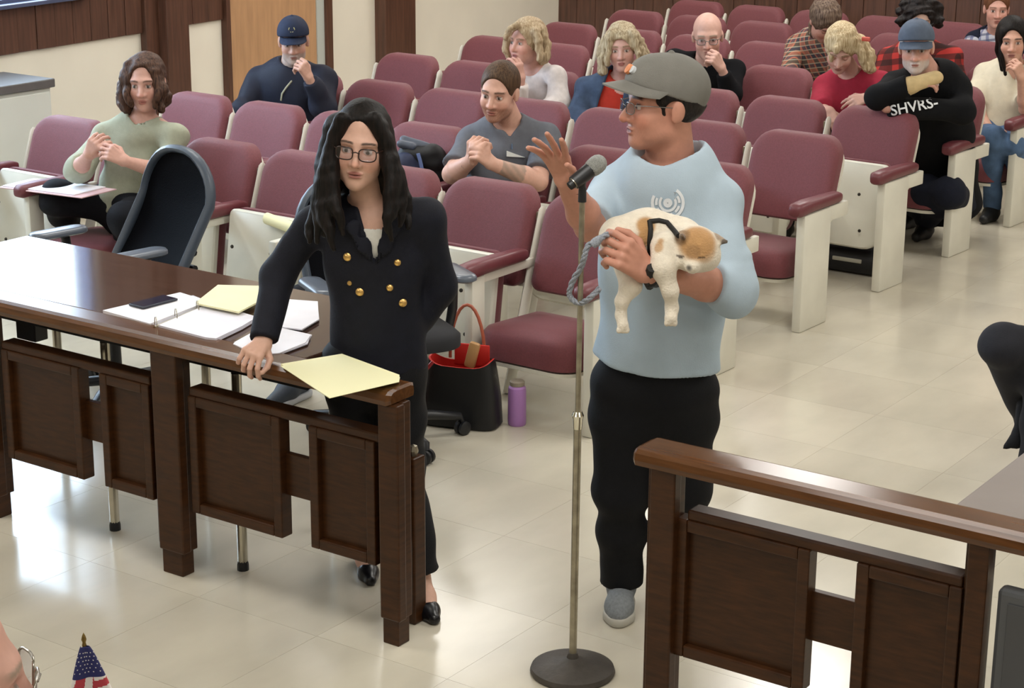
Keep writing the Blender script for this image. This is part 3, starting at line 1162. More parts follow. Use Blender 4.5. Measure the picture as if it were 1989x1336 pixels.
class Loc:
    """field defined in a local frame (R rows = axes, origin o, scale sc)"""
    def __init__(s, f, o, R, sc=1.0):
        s.f, s.o, s.R, s.sc = f, A(o), A(R), sc

    def __call__(s, p):
        return s.f(((p - s.o) @ s.R.T) / s.sc) * s.sc


def surfnet(f, lo, hi, h, keep=None, newton=1):
    """mesh of f = 0 inside the box; returns verts (n,3), quads (m,4)"""
    lo, hi = np.array(lo, float), np.array(hi, float)
    B = 10
    n = np.maximum(1, np.ceil((hi - lo) / (h * B)).astype(int))
    N = n * B
    F = np.empty(N + 1, dtype=F32)
    bc = np.stack(np.meshgrid(*[lo[i] + (np.arange(n[i]) + 0.5) * h * B for i in range(3)], indexing='ij'), -1).reshape(-1, 3).astype(F32)
    dv = f(bc)
    rad = h * B * 0.5 * 1.7321 * 1.15 + h
    near = np.abs(dv) < rad
    F[:] = 1.0
    fill = np.repeat(np.repeat(np.repeat(np.where(dv < 0, -1.0, 1.0).reshape(n), B, 0), B, 1), B, 2)
    F[:-1, :-1, :-1] = fill
    ii = np.stack(np.unravel_index(np.nonzero(near)[0], n), -1)
    if len(ii) == 0:
        return np.zeros((0, 3)), np.zeros((0, 4), int)
    mask = np.zeros(N + 1, bool)
    for i, j, k in ii:
        mask[i * B:i * B + B + 1, j * B:j * B + B + 1, k * B:k * B + B + 1] = True
    idx = np.nonzero(mask)
    P = np.stack([lo[a] + idx[a] * h for a in range(3)], -1).astype(F32)
    vals = np.empty(len(P), F32)
    CH = 200000
    for s in range(0, len(P), CH):
        vals[s:s + CH] = f(P[s:s + CH])
    F[idx] = vals
    S = F < 0
    c = np.zeros(N, np.int8)
    for dx in (0, 1):
        for dy in (0, 1):
            for dz in (0, 1):
                c += S[dx:N[0] + dx, dy:N[1] + dy, dz:N[2] + dz]
    act = (c > 0) & (c < 8)
    cells = np.stack(np.nonzero(act), -1)
    if keep is not None:
        kc = keep(lo + (cells + 0.5) * h)
        act[tuple(cells[~kc].T)] = False
        cells = cells[kc]
    m = len(cells)
    acc = np.zeros((m, 3))
    cnt = np.zeros(m)
    corner = [(dx, dy, dz) for dx in (0, 1) for dy in (0, 1) for dz in (0, 1)]
    for a in corner:
        for ax in range(3):
            if a[ax] == 0:
                b = list(a)
                b[ax] = 1
                fa = F[cells[:, 0] + a[0], cells[:, 1] + a[1], cells[:, 2] + a[2]].astype(float)
                fb = F[cells[:, 0] + b[0], cells[:, 1] + b[1], cells[:, 2] + b[2]].astype(float)
                x = (fa < 0) != (fb < 0)
                t = np.where(x, fa / np.where(x, fa - fb, 1), 0)
                p = np.tile(np.array(a, float), (m, 1))
                p[:, ax] = t
                acc += p * x[:, None]
                cnt += x
    V = lo + (cells + acc / np.maximum(cnt, 1)[:, None]) * h
    vid = -np.ones(N, int)
    vid[tuple(cells.T)] = np.arange(m)
    quads = []
    for ax in range(3):
        o1, o2 = [(1, 2), (2, 0), (0, 1)][ax]
        sl0 = [slice(1, N[i]) for i in range(3)]
        sl0[ax] = slice(0, N[ax])
        sl1 = list(sl0)
        sl1[ax] = slice(1, N[ax] + 1)
        s0, s1 = S[tuple(sl0)], S[tuple(sl1)]
        e = np.stack(np.nonzero(s0 != s1), -1)
        if not len(e):
            continue
        inside_first = s0[tuple(e.T)]
        g = e.copy()
        for i in range(3):
            if i != ax:
                g[:, i] += 1
        q = []
        for d1, d2 in ((0, 0), (1, 0), (1, 1), (0, 1)):
            cc = g.copy()
            cc[:, o1] -= 1 - d1
            cc[:, o2] -= 1 - d2
            q.append(vid[tuple(cc.T)])
        q = np.stack(q, -1)
        q = np.where(inside_first[:, None], q, q[:, ::-1])
        quads.append(q[(q >= 0).all(axis=1)])
    Q = np.concatenate(quads)
    for _ in range(newton):
        e = h * 0.3
        Vf = V.astype(F32)
        d0 = f(Vf)
        g = np.stack([f(Vf + A([e, 0, 0])) - d0, f(Vf + A([0, e, 0])) - d0, f(Vf + A([0, 0, e])) - d0], -1) / e
        gl = np.maximum((g * g).sum(1), 0.25)
        st = np.clip(d0 / gl, -h * 0.6, h * 0.6)
        V = V - g * st[:, None] * 0.9
    return V, Q


def np_mesh(name, V, Q, m, col=None, parent=None, flip=False):
    me = bpy.data.meshes.new(name)
    me.vertices.add(len(V))
    me.vertices.foreach_set('co', np.asarray(V, np.float32).ravel())
    nq = len(Q)
    me.loops.add(nq * 4)
    me.loops.foreach_set('vertex_index', np.asarray(Q, np.int32).ravel())
    me.polygons.add(nq)
    me.polygons.foreach_set('loop_start', np.arange(0, nq * 4, 4, dtype=np.int32))
    me.polygons.foreach_set('use_smooth', np.ones(nq, bool))
    me.update(calc_edges=True)
    me.validate()
    for mm in (m if isinstance(m, (list, tuple)) else [m]):
        me.materials.append(mm)
    if col is not None:
        at = me.color_attributes.new('Col', 'FLOAT_COLOR', 'POINT')
        c4 = np.ones((len(V), 4), np.float32)
        c4[:, :3] = col
        at.data.foreach_set('color', c4.ravel())
    return from_mesh(name, me, parent)


def fig_part(root, name, f, pts, h, m, paint=None, pad=0.12, label=None, fine=None):
    """mesh field f around the given points, as a child of root (root is an unrotated Empty).
    fine = (lo, hi, h2): a box meshed at a finer step; the two steps overlap there"""
    pts = np.array([list(map(float, p)) for p in pts])
    lo, hi = pts.min(0) - pad, pts.max(0) + pad
    if fine:
        Vs, Qs, off = [], [], 0
        boxes = fine

        def infine(c):
            r = np.zeros(len(c), bool)
            for l, u, _ in boxes:
                r |= ((c > np.array(l)) & (c < np.array(u))).all(1)
            return ~r
        V, Q = surfnet(f, lo, hi, h, infine)
        Vs.append(V)
        Qs.append(Q)
        off = len(V)
        for l, u, h2 in boxes:
            V, Q = surfnet(f, np.array(l) - h, np.array(u) + h, h2)
            Vs.append(V)
            Qs.append(Q + off)
            off += len(V)
        V, Q = np.concatenate(Vs), np.concatenate(Qs)
    else:
        V, Q = surfnet(f, lo, hi, h)
    col = paint(V.astype(F32)) if paint else None
    L = np.array(root.location)
    o = np_mesh(name, V - L, Q, m, col, root)
    if label:
        o['label'] = label
    return o


# ------------------------------------------------------------------ head
def head_frame(yaw, pitch, roll):
    """axes of a head: x = viewer's right, y = out of the face, z = up.  yaw 0 looks at the camera along its heading,
    positive turns towards the left of the picture; pitch > 0 looks down; roll > 0 leans the crown to the right"""
    f = -Vector(HEAD)
    up = Vector((0, 0, 1))
    right = Vector((math.cos(YAW), math.sin(YAW), 0))
    # the face's own axes
    Rz = Matrix.Rotation(-math.radians(yaw), 3, 'Z')
    fy = Rz @ f
    fx = Rz @ right
    Rp = Matrix.Rotation(math.radians(pitch), 3, fx)
    fy = Rp @ fy
    fz = Rp @ up
    Rr = Matrix.Rotation(math.radians(roll), 3, fy)
    fx, fz = Rr @ fx, Rr @ fz
    return np.array([list(fx), list(fy), list(fz)])


def head_field(p):
    """local head field in metres, eyes at z = 0; p: dict of shape factors"""
    jw = p.get('jaw', 1.0)
    wd = p.get('wide', 1.0)
    ns = p.get('nose', 1.0)
    fem = p.get('fem', 0)
    m = U(0.022,
          Ell((0, -0.015, 0.035), (0.076 * wd, 0.098, 0.088)),
          Ell((0, 0.030, -0.028), (0.063 * wd, 0.064, 0.088)),
          Ell((0, 0.026, -0.072), (0.056 * wd * jw, 0.062, 0.040)),
          Ell((0, 0.070, -0.100), (0.027 * jw, 0.022, 0.020)),
          Ell((0.034 * wd, 0.062, -0.032), (0.026, 0.026, 0.028)),
          Ell((-0.034 * wd, 0.062, -0.032), (0.026, 0.026, 0.028)),
          Ell((0, 0.074, 0.022), (0.050 * wd, 0.020, 0.014 if not fem else 0.010)))
    m = Sub(m, U(0.0, Ell((0.031, 0.103, 0.001), (0.019, 0.020, 0.011)), Ell((-0.031, 0.103, 0.001), (0.019, 0.020, 0.011))), 0.014)
    nose = U(0.010, Cone((0, 0.089, 0.008), (0, 0.106 + 0.006 * ns, -0.034), 0.008, 0.0115 * ns),
             Ell((0.0125 * ns, 0.097, -0.038), (0.008, 0.010, 0.007)), Ell((-0.0125 * ns, 0.097, -0.038), (0.008, 0.010, 0.007)))
    m = U(0.012, m, nose)
    lips = U(0.004, Ell((0, 0.0925, -0.0635), (0.022, 0.0085, 0.0055)), Ell((0, 0.0915, -0.0725), (0.019, 0.009, 0.0065)))
    m = U(0.006, m, lips)
    m = Sub(m, Ell((0, 0.104, -0.0678), (0.021, 0.010, 0.0014 + p.get('open', 0))), 0.004)
    ears = U(0.0, *[U(0.006, Ell((sx * 0.0765 * wd, -0.012, -0.006), (0.010, 0.019, 0.030)), Ell((sx * 0.0745 * wd, -0.006, -0.026), (0.008, 0.011, 0.012))) for sx in (-1, 1)])
    m = U(0.008, m, ears)
    eyes = U(0.0, Ell((0.031, 0.0785, 0.0), (0.0125, 0.0125, 0.0115)), Ell((-0.031, 0.0785, 0.0), (0.0125, 0.0125, 0.0115)))
    return U(0.003, m, eyes)


def mixc(a, b, t):
    t = np.clip(t, 0, 1)[:, None]
    return a * (1 - t) + b * t


def sstep(x, a, b):
    t = np.clip((x - a) / (b - a), 0, 1)
    return t * t * (3 - 2 * t)


def blob(q, c, r):
    d = (q - A(c)) / A(r)
    return 1 - sstep(np.sqrt((d * d).sum(1)), 0.75, 1.15)


def head_paint(q, col, sk, p):
    """tint colours on local head coordinates q"""
    lip = s2l(p.get('lip', '#a86a62'))
    brow = np.array(s2l(p.get('brow', '#3b2a20')), F32)
    iris = np.array(s2l(p.get('iris', '#33261d')), F32)
    front = (q[:, 1] > 0.03).astype(F32)
    rosy = np.array(sk, F32) * A([1.0, 0.80, 0.76])
    for sx in (-1, 1):
        col = mixc(col, rosy, 0.5 * blob(q, (sx * 0.04, 0.075, -0.038), (0.026, 0.05, 0.024)))
    col = mixc(col, rosy, 0.6 * blob(q, (0, 0.115, -0.036), (0.016, 0.02, 0.014)))
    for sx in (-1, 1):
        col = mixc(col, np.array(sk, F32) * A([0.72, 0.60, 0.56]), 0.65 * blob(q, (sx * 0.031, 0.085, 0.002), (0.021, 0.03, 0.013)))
    col = mixc(col, np.array(lip, F32), 0.85 * np.maximum(blob(q, (0, 0.098, -0.0635), (0.021, 0.02, 0.0062)), blob(q, (0, 0.098, -0.0725), (0.018, 0.02, 0.0072))))
    col = mixc(col, np.array(s2l('#6b3a34'), F32), 0.8 * blob(q, (0, 0.098, -0.0678), (0.021, 0.02, 0.0020 + p.get('open', 0))))
    for sx in (-1, 1):
        z = q[:, 2] - 0.0215 - 0.004 * np.cos((q[:, 0] * sx - 0.030) * 60)
        b = (1 - sstep(np.abs(z), 0.0025 * p.get('browk', 1), 0.0055 * p.get('browk', 1))) * (1 - sstep(np.abs(q[:, 0] * sx - 0.032), 0.016, 0.024)) * front
        col = mixc(col, brow, 0.9 * b)
        e = A((sx * 0.031, 0.0785, 0.0))
        d = np.linalg.norm(q - e, axis=1)
        shut = p.get('shut', 0)
        inl = (d < 0.0145) & (q[:, 1] > 0.082)
        if shut:
            col = mixc(col, brow, 0.7 * inl * (np.abs(q[:, 2] + 0.004) < 0.0022))
        else:
            sq = inl & (np.abs(q[:, 2]) < 0.0066)
            col = mixc(col, A(s2l('#c9c0ba')), 0.85 * sq)
            gx = sx * 0.031 + p.get('gaze', 0)
            ir = np.sqrt((q[:, 0] - gx) ** 2 + (q[:, 2] + 0.0005) ** 2)
            col = mixc(col, iris, (1 - sstep(ir, 0.0048, 0.0066)) * inl)
            col = mixc(col, brow * 0.6, 0.85 * inl * (1 - sstep(np.abs(q[:, 2] - 0.0068), 0.0012, 0.003)))
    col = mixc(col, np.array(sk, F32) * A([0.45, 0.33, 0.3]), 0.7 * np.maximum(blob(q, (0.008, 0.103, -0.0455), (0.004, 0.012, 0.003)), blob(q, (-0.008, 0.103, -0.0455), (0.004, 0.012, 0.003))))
    bd = p.get('beard')
    if bd:
        bc = np.array(s2l(bd[0]), F32)
        f = sstep(-q[:, 2] + 0.35 * np.minimum(0, q[:, 1] - 0.07), 0.036, 0.056) * sstep(q[:, 1], -0.015, 0.015) * (1 - blob(q, (0, 0.10, -0.068), (0.019, 0.03, 0.008)))
        n = 0.75 + 0.25 * np.sin(q @ A([900, 700, 800])) * np.sin(q @ A([-600, 1100, 500]))
        col = mixc(col, bc, bd[1] * f * n)
    return col


# ------------------------------------------------------------------ hand
def hand_fields(wrist, fwd, nrm, side, curl=0.35, spread=0.10, sc=1.0, thumb=0.6, fc=None):
    """wrist: joint; fwd: wrist->knuckles; nrm: out of the BACK of the hand; side = +1 if the thumb is on (fwd x nrm) side.
    returns one field for the hand"""
    fwd = Vector(fwd).normalized()
    nrm = Vector(nrm)
    nrm = (nrm - fwd * nrm.dot(fwd)).normalized()
    lat = fwd.cross(nrm) * side          # towards the thumb
    w = Vector(wrist)
    L = 0.088 * sc
    fingers = []
    palm = []
    lens = (0.042, 0.047, 0.044, 0.034)
    for i, lx in enumerate((0.030, 0.010, -0.010, -0.029)):
        kn = w + fwd * (L * (1.0 - 0.05 * abs(i - 1))) + lat * lx * sc
        palm.append(Cone(w + fwd * 0.012 * sc + lat * lx * 0.55 * sc, kn, 0.0155 * sc, 0.0112 * sc))
        c = curl if not isinstance(curl, (list, tuple)) else curl[i]
        ang = 0.25 * c
        base_lat = lat * math.sin((1.4 - i) * spread) 
        p0 = kn
        chain = []
        for j, (fr, rr0, rr1) in enumerate(((1.0, 0.0100, 0.0090), (0.68, 0.0090, 0.0080), (0.52, 0.0080, 0.0068))):
            ang += (0.85, 1.05, 0.75)[j] * c
            d = (fwd * math.cos(ang) - nrm * math.sin(ang) + base_lat).normalized()
            p1 = p0 + d * lens[i] * fr * sc
            chain.append(Cone(p0, p1, rr0 * sc, rr1 * sc))
            p0 = p1
        fingers.append(U(0.002, chain))
    t0 = w + fwd * 0.022 * sc + lat * 0.022 * sc - nrm * 0.008 * sc
    td = (fwd * 0.62 + lat * 0.72 - nrm * (0.30 + 0.25 * thumb)).normalized()
    t1 = t0 + td * 0.042 * sc
    td2 = (fwd * 0.95 + lat * (0.35 - 0.5 * thumb) - nrm * (0.25 + 0.4 * thumb)).normalized()
    t2 = t1 + td2 * 0.032 * sc
    td3 = (fwd * 0.95 + lat * (0.05 - 0.7 * thumb) - nrm * (0.25 + 0.5 * thumb)).normalized()
    t3 = t2 + td3 * 0.026 * sc
    th = U(0.004, Cone(t0, t1, 0.0155 * sc, 0.0120 * sc), Cone(t1, t2, 0.0112 * sc, 0.0102 * sc), Cone(t2, t3, 0.0100 * sc, 0.0078 * sc))
    pf = U(0.010, palm)
    return U(0.008, U(0.001, fingers), pf, th), [tuple(w), tuple(w + fwd * 0.19 * sc), tuple(t3), tuple(w + fwd * 0.1 + lat * 0.05), tuple(w + fwd * 0.1 - lat * 0.05), tuple(w + fwd * 0.1 - nrm * 0.08)]
# ------------------------------------------------------------------ figure helpers
RIGHT = np.array([math.cos(YAW), math.sin(YAW), 0.0])
UPV = np.array([0.0, 0.0, 1.0])


def cdir(r, u, t):
    """vector: r to the viewer's right, u up, t towards the camera"""
    return RIGHT * r + UPV * u - HEAD * t


def skin_mat():
    m = mat('skin', '#c79a86', 0.5, attr='Col', var=0.05, vscale=60, spec=0.35)
    nt, b = nodes_of(m)
    b.inputs['Subsurface Weight'].default_value = 0.0
    return m


M_SKIN = skin_mat()
M_HAIRS = {}


def hair_mat(name, c1, c2):
    if name in MATS:
        return MATS[name]
    m = mat(name, c1, 0.55, var=0.0, spec=0.2)
    nt, b = nodes_of(m)
    tc = nt.nodes.new('ShaderNodeTexCoord')
    mp = nt.nodes.new('ShaderNodeMapping')
    mp.inputs['Scale'].default_value = (60, 60, 7)
    n = nt.nodes.new('ShaderNodeTexNoise')
    n.inputs['Scale'].default_value = 2.2
    n.inputs['Detail'].default_value = 4
    nt.links.new(tc.outputs['Object'], mp.inputs[0])
    nt.links.new(mp.outputs[0], n.inputs['Vector'])
    cr = nt.nodes.new('ShaderNodeValToRGB')
    cr.color_ramp.elements[0].position = 0.35
    cr.color_ramp.elements[1].position = 0.65
    cr.color_ramp.elements[0].color = (*s2l(c1), 1)
    cr.color_ramp.elements[1].color = (*s2l(c2), 1)
    nt.links.new(n.outputs[0], cr.inputs[0])
    nt.links.new(cr.outputs[0], b.inputs['Base Color'])
    bp = nt.nodes.new('ShaderNodeBump')
    bp.inputs['Strength'].default_value = 0.6
    bp.inputs['Distance'].default_value = 0.004
    nt.links.new(n.outputs[0], bp.inputs['Height'])
    nt.links.new(bp.outputs[0], b.inputs['Normal'])
    return m


def cloth(name, col, rough=0.8, var=0.1, vscale=30, bump=0.15, bscale=250, spec=0.3):
    return mat(name, col, rough, var=var, vscale=vscale, bump=bump, bscale=bscale, spec=spec)


class Fig:
    """one person: collects fields in room coordinates, then meshes them as children of an Empty"""

    def __init__(s, label, base, skin, h=0.0065, hh=None, scale=1.0):
        s.root = thing('person', label, 'person', base)
        s.skin = s2l(skin)
        s.h, s.hh = h, hh
        s.k = scale
        s.parts = []          # skin members
        s.pts = []
        s.handboxes = []

    def head(s, eye, yaw=0, pitch=0, roll=0, sc=1.0, d=None, **p):
        """eye = (u, v, d) of the point between the eyes"""
        s.R = head_frame(yaw, pitch, roll)
        s.sc = sc
        e = pd(*eye)
        s.o = e - s.R.T @ np.array([0, 0.082, 0.0]) * sc
        s.hp = p
        f = Loc(head_field(p), s.o, s.R, sc)
        s.headf = f
        s.parts.append(f)
        s.pts += [s.o + s.R.T @ np.array(c) for c in ((0, 0, 0.09), (0, 0.08, -0.06), (0.05, 0, 0), (-0.05, 0, 0), (0, -0.08, 0))]
        return s

    def hl(s, *q):
        """head-local point -> room"""
        return s.o + s.R.T @ np.array(q, float) * s.sc

    def body(s, N, SA, SB, P, chest=0.135, waist=0.135, flat=0.66, neck=0.054, depth=None):
        """N neck base, SA/SB shoulder joints (picture left / right), P hip centre: (u,v,d) or points"""
        g = lambda q: np.array(pd(*q)) if isinstance(q, tuple) else np.array(q)
        s.N, s.SA, s.SB, s.P = g(N), g(SA), g(SB), g(P)
        rt = s.SB - s.SA
        up = s.N - s.P
        n = np.cross(rt, up)
        s.n = n / np.linalg.norm(n)
        s.up = up / np.linalg.norm(up)
        s.C = s.N * 0.58 + s.P * 0.42
        s.chest, s.waist, s.flat = chest, waist, flat
        top = s.hl(0, -0.015, -0.05)
        s.parts.append(Cone(top, s.N + s.up * 0.0, neck, neck * 1.12))
        s.parts.append(Ell(s.N - s.up * 0.085 + s.n * 0.012, (chest * 0.9, chest * 0.62, 0.115), s.basis()))
        s.parts.append(Cone(s.N + s.up * 0.012, s.SA - s.up * 0.01, 0.045, 0.045))
        s.parts.append(Cone(s.N + s.up * 0.012, s.SB - s.up * 0.01, 0.045, 0.045))
        s.parts.append(Cone(s.N - s.up * 0.1, s.P, chest * 0.82, waist * 0.82, s.n, flat))
        s.pts += [s.N, s.SA, s.SB, s.P]
        return s

    def basis(s):
        x = np.cross(s.up, s.n)
        return np.array([x / np.linalg.norm(x), s.n, s.up])

    def arm(s, side, E, W, r=(0.044, 0.037, 0.036, 0.025), hand=None):
        """side 'A' picture left or 'B' right; E elbow, W wrist"""
        g = lambda q: np.array(pd(*q)) if isinstance(q, tuple) else np.array(q)
        S = s.SA if side == 'A' else s.SB
        E, W = g(E), g(W)
        setattr(s, 'E' + side, E)
        setattr(s, 'W' + side, W)
        k = s.k
        m = E + (W - E) * 0.3
        s.parts.append(U(0.02, Cone(S, E, r[0] * k, r[1] * k), Cone(E, m, r[1] * k, r[2] * 1.08 * k), Cone(m, W, r[2] * 1.08 * k, r[3] * k)))
        s.pts += [E, W]
        if hand:
            hd = dict(hand)
            to = hd.pop('to')
            to = g(to) if len(to) == 3 and isinstance(to, tuple) else np.array(to)
            f, pts = hand_fields(W, to - W, hd.pop('back'), hd.pop('side'), sc=hd.pop('sc', 0.95) * k, **hd)
            s.parts.append(f)
            s.pts += pts
            pp = np.array(pts)
            s.handboxes.append((pp.min(0) - 0.03, pp.max(0) + 0.03))
        return s

    def leg(s, H, K, Fk, r=(0.08, 0.055, 0.036)):
        s.parts.append(U(0.03, Cone(H, K, r[0], r[1]), Cone(K, Fk, r[1], r[2])))
        s.pts += [H, K, Fk]
        return s

    def extra(s, f, pts):
        s.parts.append(f)
        s.pts += list(pts)
        return s

    def make_body(s, extra_paint=None):
        f = U(0.018, s.parts)

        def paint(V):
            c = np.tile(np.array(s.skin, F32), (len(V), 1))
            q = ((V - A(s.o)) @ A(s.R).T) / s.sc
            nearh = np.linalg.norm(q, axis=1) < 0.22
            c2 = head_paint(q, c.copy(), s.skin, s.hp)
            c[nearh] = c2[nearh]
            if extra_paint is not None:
                c = extra_paint(V, c)
            return c
        fine = None
        if s.hh:
            hc = s.hl(0, 0, -0.005)
            r = 0.155 * s.sc
            fine = [(hc - r, hc + r, s.hh)] + [(lo, hi, s.hh * 1.2) for lo, hi in s.handboxes]
        return fig_part(s.root, 'body', f, s.pts, s.h, M_SKIN, paint, fine=fine)

    # ---- clothing fields
    def top(s, grow=0.014, sleeve=(1.0, 1.0), hem=0.0, cuff=0.05, shoulder=0.060, neck_r=0.066, neck_dn=0.0, wrinkle=0.006, wf=26, seed=1, bulge=0.0, vneck=None,
            loose=1.0, slim=1.0):
        """sleeve = fraction of the forearm covered on A and B side (0..1; negative: upper arm fraction -x)"""
        ch, wa = s.chest * slim + grow, s.waist * slim + grow
        bot = s.P - s.up * hem
        mem = [Cone(s.N - s.up * 0.085, s.C, ch, (ch + wa) / 2 + bulge * 0.4, s.n, s.flat), Cone(s.C, bot, (ch + wa) / 2 + bulge * 0.4, wa + bulge, s.n, s.flat),
               Cone(s.N - s.up * 0.012, s.SA, 0.050, shoulder), Cone(s.N - s.up * 0.012, s.SB, 0.050, shoulder)]
        f = U(0.05, mem)
        for side, fr in (('A', sleeve[0]), ('B', sleeve[1])):
            if not hasattr(s, 'E' + side):
                continue
            S, E, W = (getattr(s, q + side) for q in ('S', 'E', 'W'))
            r1 = 0.053 * loose
            if fr < 0:
                q = S + (E - S) * (-fr)
                sl = U(0.02, [Cone(S, q, shoulder * 0.95, r1 + 0.004)])
                d = (E - S) / np.linalg.norm(E - S)
                sl = And(sl, Half(q, d), 0.006)
            else:
                q = E + (W - E) * fr
                sl = U(0.03, [Cone(S, E, shoulder * 0.95, r1), Cone(E, q, r1, cuff * (1 if fr > 0.5 else 1.05))])
                if fr > 0.02:
                    d = (W - E) / np.linalg.norm(W - E)
                    sl = And(sl, Half(q, d), 0.006)
            f = U(0.035, f, sl)
        if wrinkle:
            f = Wrinkle(f, wrinkle, wf, seed)
        f = And(f, Half(bot, -s.up), 0.012)
        nd = s.hl(0, -0.012, -0.06) - s.N
        nd = nd / np.linalg.norm(nd)
        hole = Cone(s.N - nd * neck_dn, s.N + nd * 0.25, neck_r, neck_r * 1.5)
        if vneck is not None:
            hole = U(0.01, hole, vneck)
        f = Sub(f, hole, 0.012)
        s.toppts = [s.N + s.up * 0.06, s.SA, s.SB, s.P - s.up * hem] + [getattr(s, q) for q in ('EA', 'WA', 'EB', 'WB') if hasattr(s, q)]
        return f

    def add(s, name, f, pts, m, h=None, label=None, pad=0.12, paint=None):
        return fig_part(s.root, name, f, pts, h or s.h * 1.35, m, paint, pad, label)

    def loc(s, f):
        return Loc(f, s.o, s.R, s.sc)

    def headpts(s, e=0.0):
        return [s.hl(*c) for c in ((0.07, 0, 0), (-0.07, 0, 0), (0, -0.1, 0), (0, 0.1, 0), (0, 0, 0.1), (0, 0, -0.1 - e))]

    # ---- hair styles
    def hair(s, m, th=0.012, face=(0.095, -0.035, 0.075, 0.085, 0.108), low=-0.035, ears=True, extra=None, epts=(), h=None, wav=0.0, name='hair', under=None):
        skull = Ell((0, -0.018, 0.036), (0.077 + th, 0.099 + th, 0.089 + th))
        f = Sub(skull, Ell((0, face[0], face[1]), (face[2], face[3], face[4])), 0.01)
        f = And(f, Half((0, 0, low), (0, 0.35, -1)), 0.012)
        if ears:
            f = Sub(f, U(0, Ell((0.085, 0.0, -0.012), (0.03, 0.026, 0.036)), Ell((-0.085, 0.0, -0.012), (0.03, 0.026, 0.036))), 0.006)
        if under is not None:
            f = And(f, Half((0, 0, under[0]), (0, -under[1], 1)), 0.004)
        f = s.loc(f)
        if extra is not None:
            f = U(0.02, f, extra)
        if wav:
            f = Wrinkle(f, wav, 90, 4)
        return s.add(name, f, s.headpts() + list(epts), m, h or s.h, pad=0.08)

    def cap(s, m, m_brim=None, brim=0.074, bd=0.085, tilt=0.0, top=0.0, low=0.032, h=None, bz=0.045, droop=0.016, grow=0.0):
        """ball cap: hollow crown and a curved solid peak in the head's own frame"""
        g = grow
        crown = U(0.03, Ell((0, -0.012, 0.045), (0.088 + g, 0.112 + g, 0.092 + top + g)), Ell((0, 0.045, 0.062), (0.062 + g, 0.058 + g, 0.068 + top)))
        crown = And(crown, Half((0, 0, low), (0, 0.16 + tilt, -1)), 0.006)
        btn = Ell((0, -0.012, 0.139 + top + g), (0.008, 0.008, 0.005))
        c = s.add('cap', s.loc(U(0.004, crown, btn)), s.headpts(), m, h or s.h * 0.75, pad=0.09)
        L = Vector(s.root.location)
        bm = bmesh.new()
        rings = []
        na, nr = 22, 7
        grid = []
        for i in range(na + 1):
            a = -1.35 + 2.7 * i / na
            row = []
            for k in range(nr + 1):
                t = k / nr
                x = (brim + 0.004 + g) * math.sin(a)
                y0 = -0.012 + (0.104 + g) * math.cos(a) * 0.92
                ext = bd * max(0.0, math.cos(a)) ** 0.55
                y = y0 + ext * t
                z = bz - droop * t * (0.8 + 0.4 * math.cos(a)) - 3.8 * x * x * (0.55 + 0.45 * t)
                row.append((x * (1 + 0.06 * t), y, z))
            grid.append(row)
        top_v = [[bm.verts.new(Vector(s.hl(x, y, z + 0.0022)) - L) for x, y, z in r] for r in grid]
        bot_v = [[bm.verts.new(Vector(s.hl(x, y, z - 0.0022)) - L) for x, y, z in r] for r in grid]
        for i in range(na):
            for k in range(nr):
                bm.faces.new((top_v[i][k], top_v[i + 1][k], top_v[i + 1][k + 1], top_v[i][k + 1]))
                bm.faces.new((bot_v[i][k], bot_v[i][k + 1], bot_v[i + 1][k + 1], bot_v[i + 1][k]))
            bm.faces.new((top_v[i][nr], top_v[i + 1][nr], bot_v[i + 1][nr], bot_v[i][nr]))
            bm.faces.new((top_v[i][0], bot_v[i][0], bot_v[i + 1][0], top_v[i + 1][0]))
        for i in (0, na):
            for k in range(nr):
                bm.faces.new((top_v[i][k], top_v[i][k + 1], bot_v[i][k + 1], bot_v[i][k]))
        build('cap_peak', bm, m_brim or m, c, 50)
        return c

    def glasses(s, m, w=0.024, hgt=0.018, r=0.0016, up=0.0, square=0.6, lens=True):
        bm = bmesh.new()

        def T(x, y, z):
            return Vector(s.hl(x, y, z)) - Vector(s.root.location)
        k = s.sc
        for sx in (-1, 1):
            pts = []
            for i in range(24):
                a = 2 * math.pi * i / 24
                cx, cz = math.copysign(abs(math.cos(a)) ** square, math.cos(a)), math.copysign(abs(math.sin(a)) ** square, math.sin(a))
                x = sx * 0.033 + w * cx
                pts.append(T(x, 0.112 - 6.5 * (abs(x) - 0.02) ** 2 * 1.0, -0.003 + up + hgt * cz * (1.0 if cz > 0 else 1.05)))
            pts.append(pts[0])
            tube(bm, pts, r * k, 6, False)
            xe = sx * (0.033 + w)
            tube(bm, [T(xe, 0.112 - 6.5 * (abs(xe) - 0.02) ** 2, 0.006 + up), T(sx * 0.074, 0.075, 0.008), T(sx * 0.081, 0.0, 0.004), T(sx * 0.079, -0.02, -0.012)], r * k, 6)
        tube(bm, [T(-0.011, 0.1125, 0.0 + up), T(0, 0.117, 0.004 + up), T(0.011, 0.1125, 0.0 + up)], r * k, 6)
        g = build('glasses', bm, m, s.root, 60)
        if lens:
            for sx in (-1, 1):
                bm = bmesh.new()
                pts = []
                for i in range(20):
                    a = 2 * math.pi * i / 20
                    cx, cz = math.copysign(abs(math.cos(a)) ** square, math.cos(a)), math.copysign(abs(math.sin(a)) ** square, math.sin(a))
                    x = sx * 0.033 + w * 0.97 * cx
                    pts.append((x, 0.112 - 6.5 * (abs(x) - 0.02) ** 2, -0.003 + up + hgt * 0.97 * cz))
                ringskin(bm, [[T(x, y + e, z) for x, y, z in pts] for e in (0.0006, -0.0006)])
                build('lens', bm, M_LENS, g, 0)
        return g


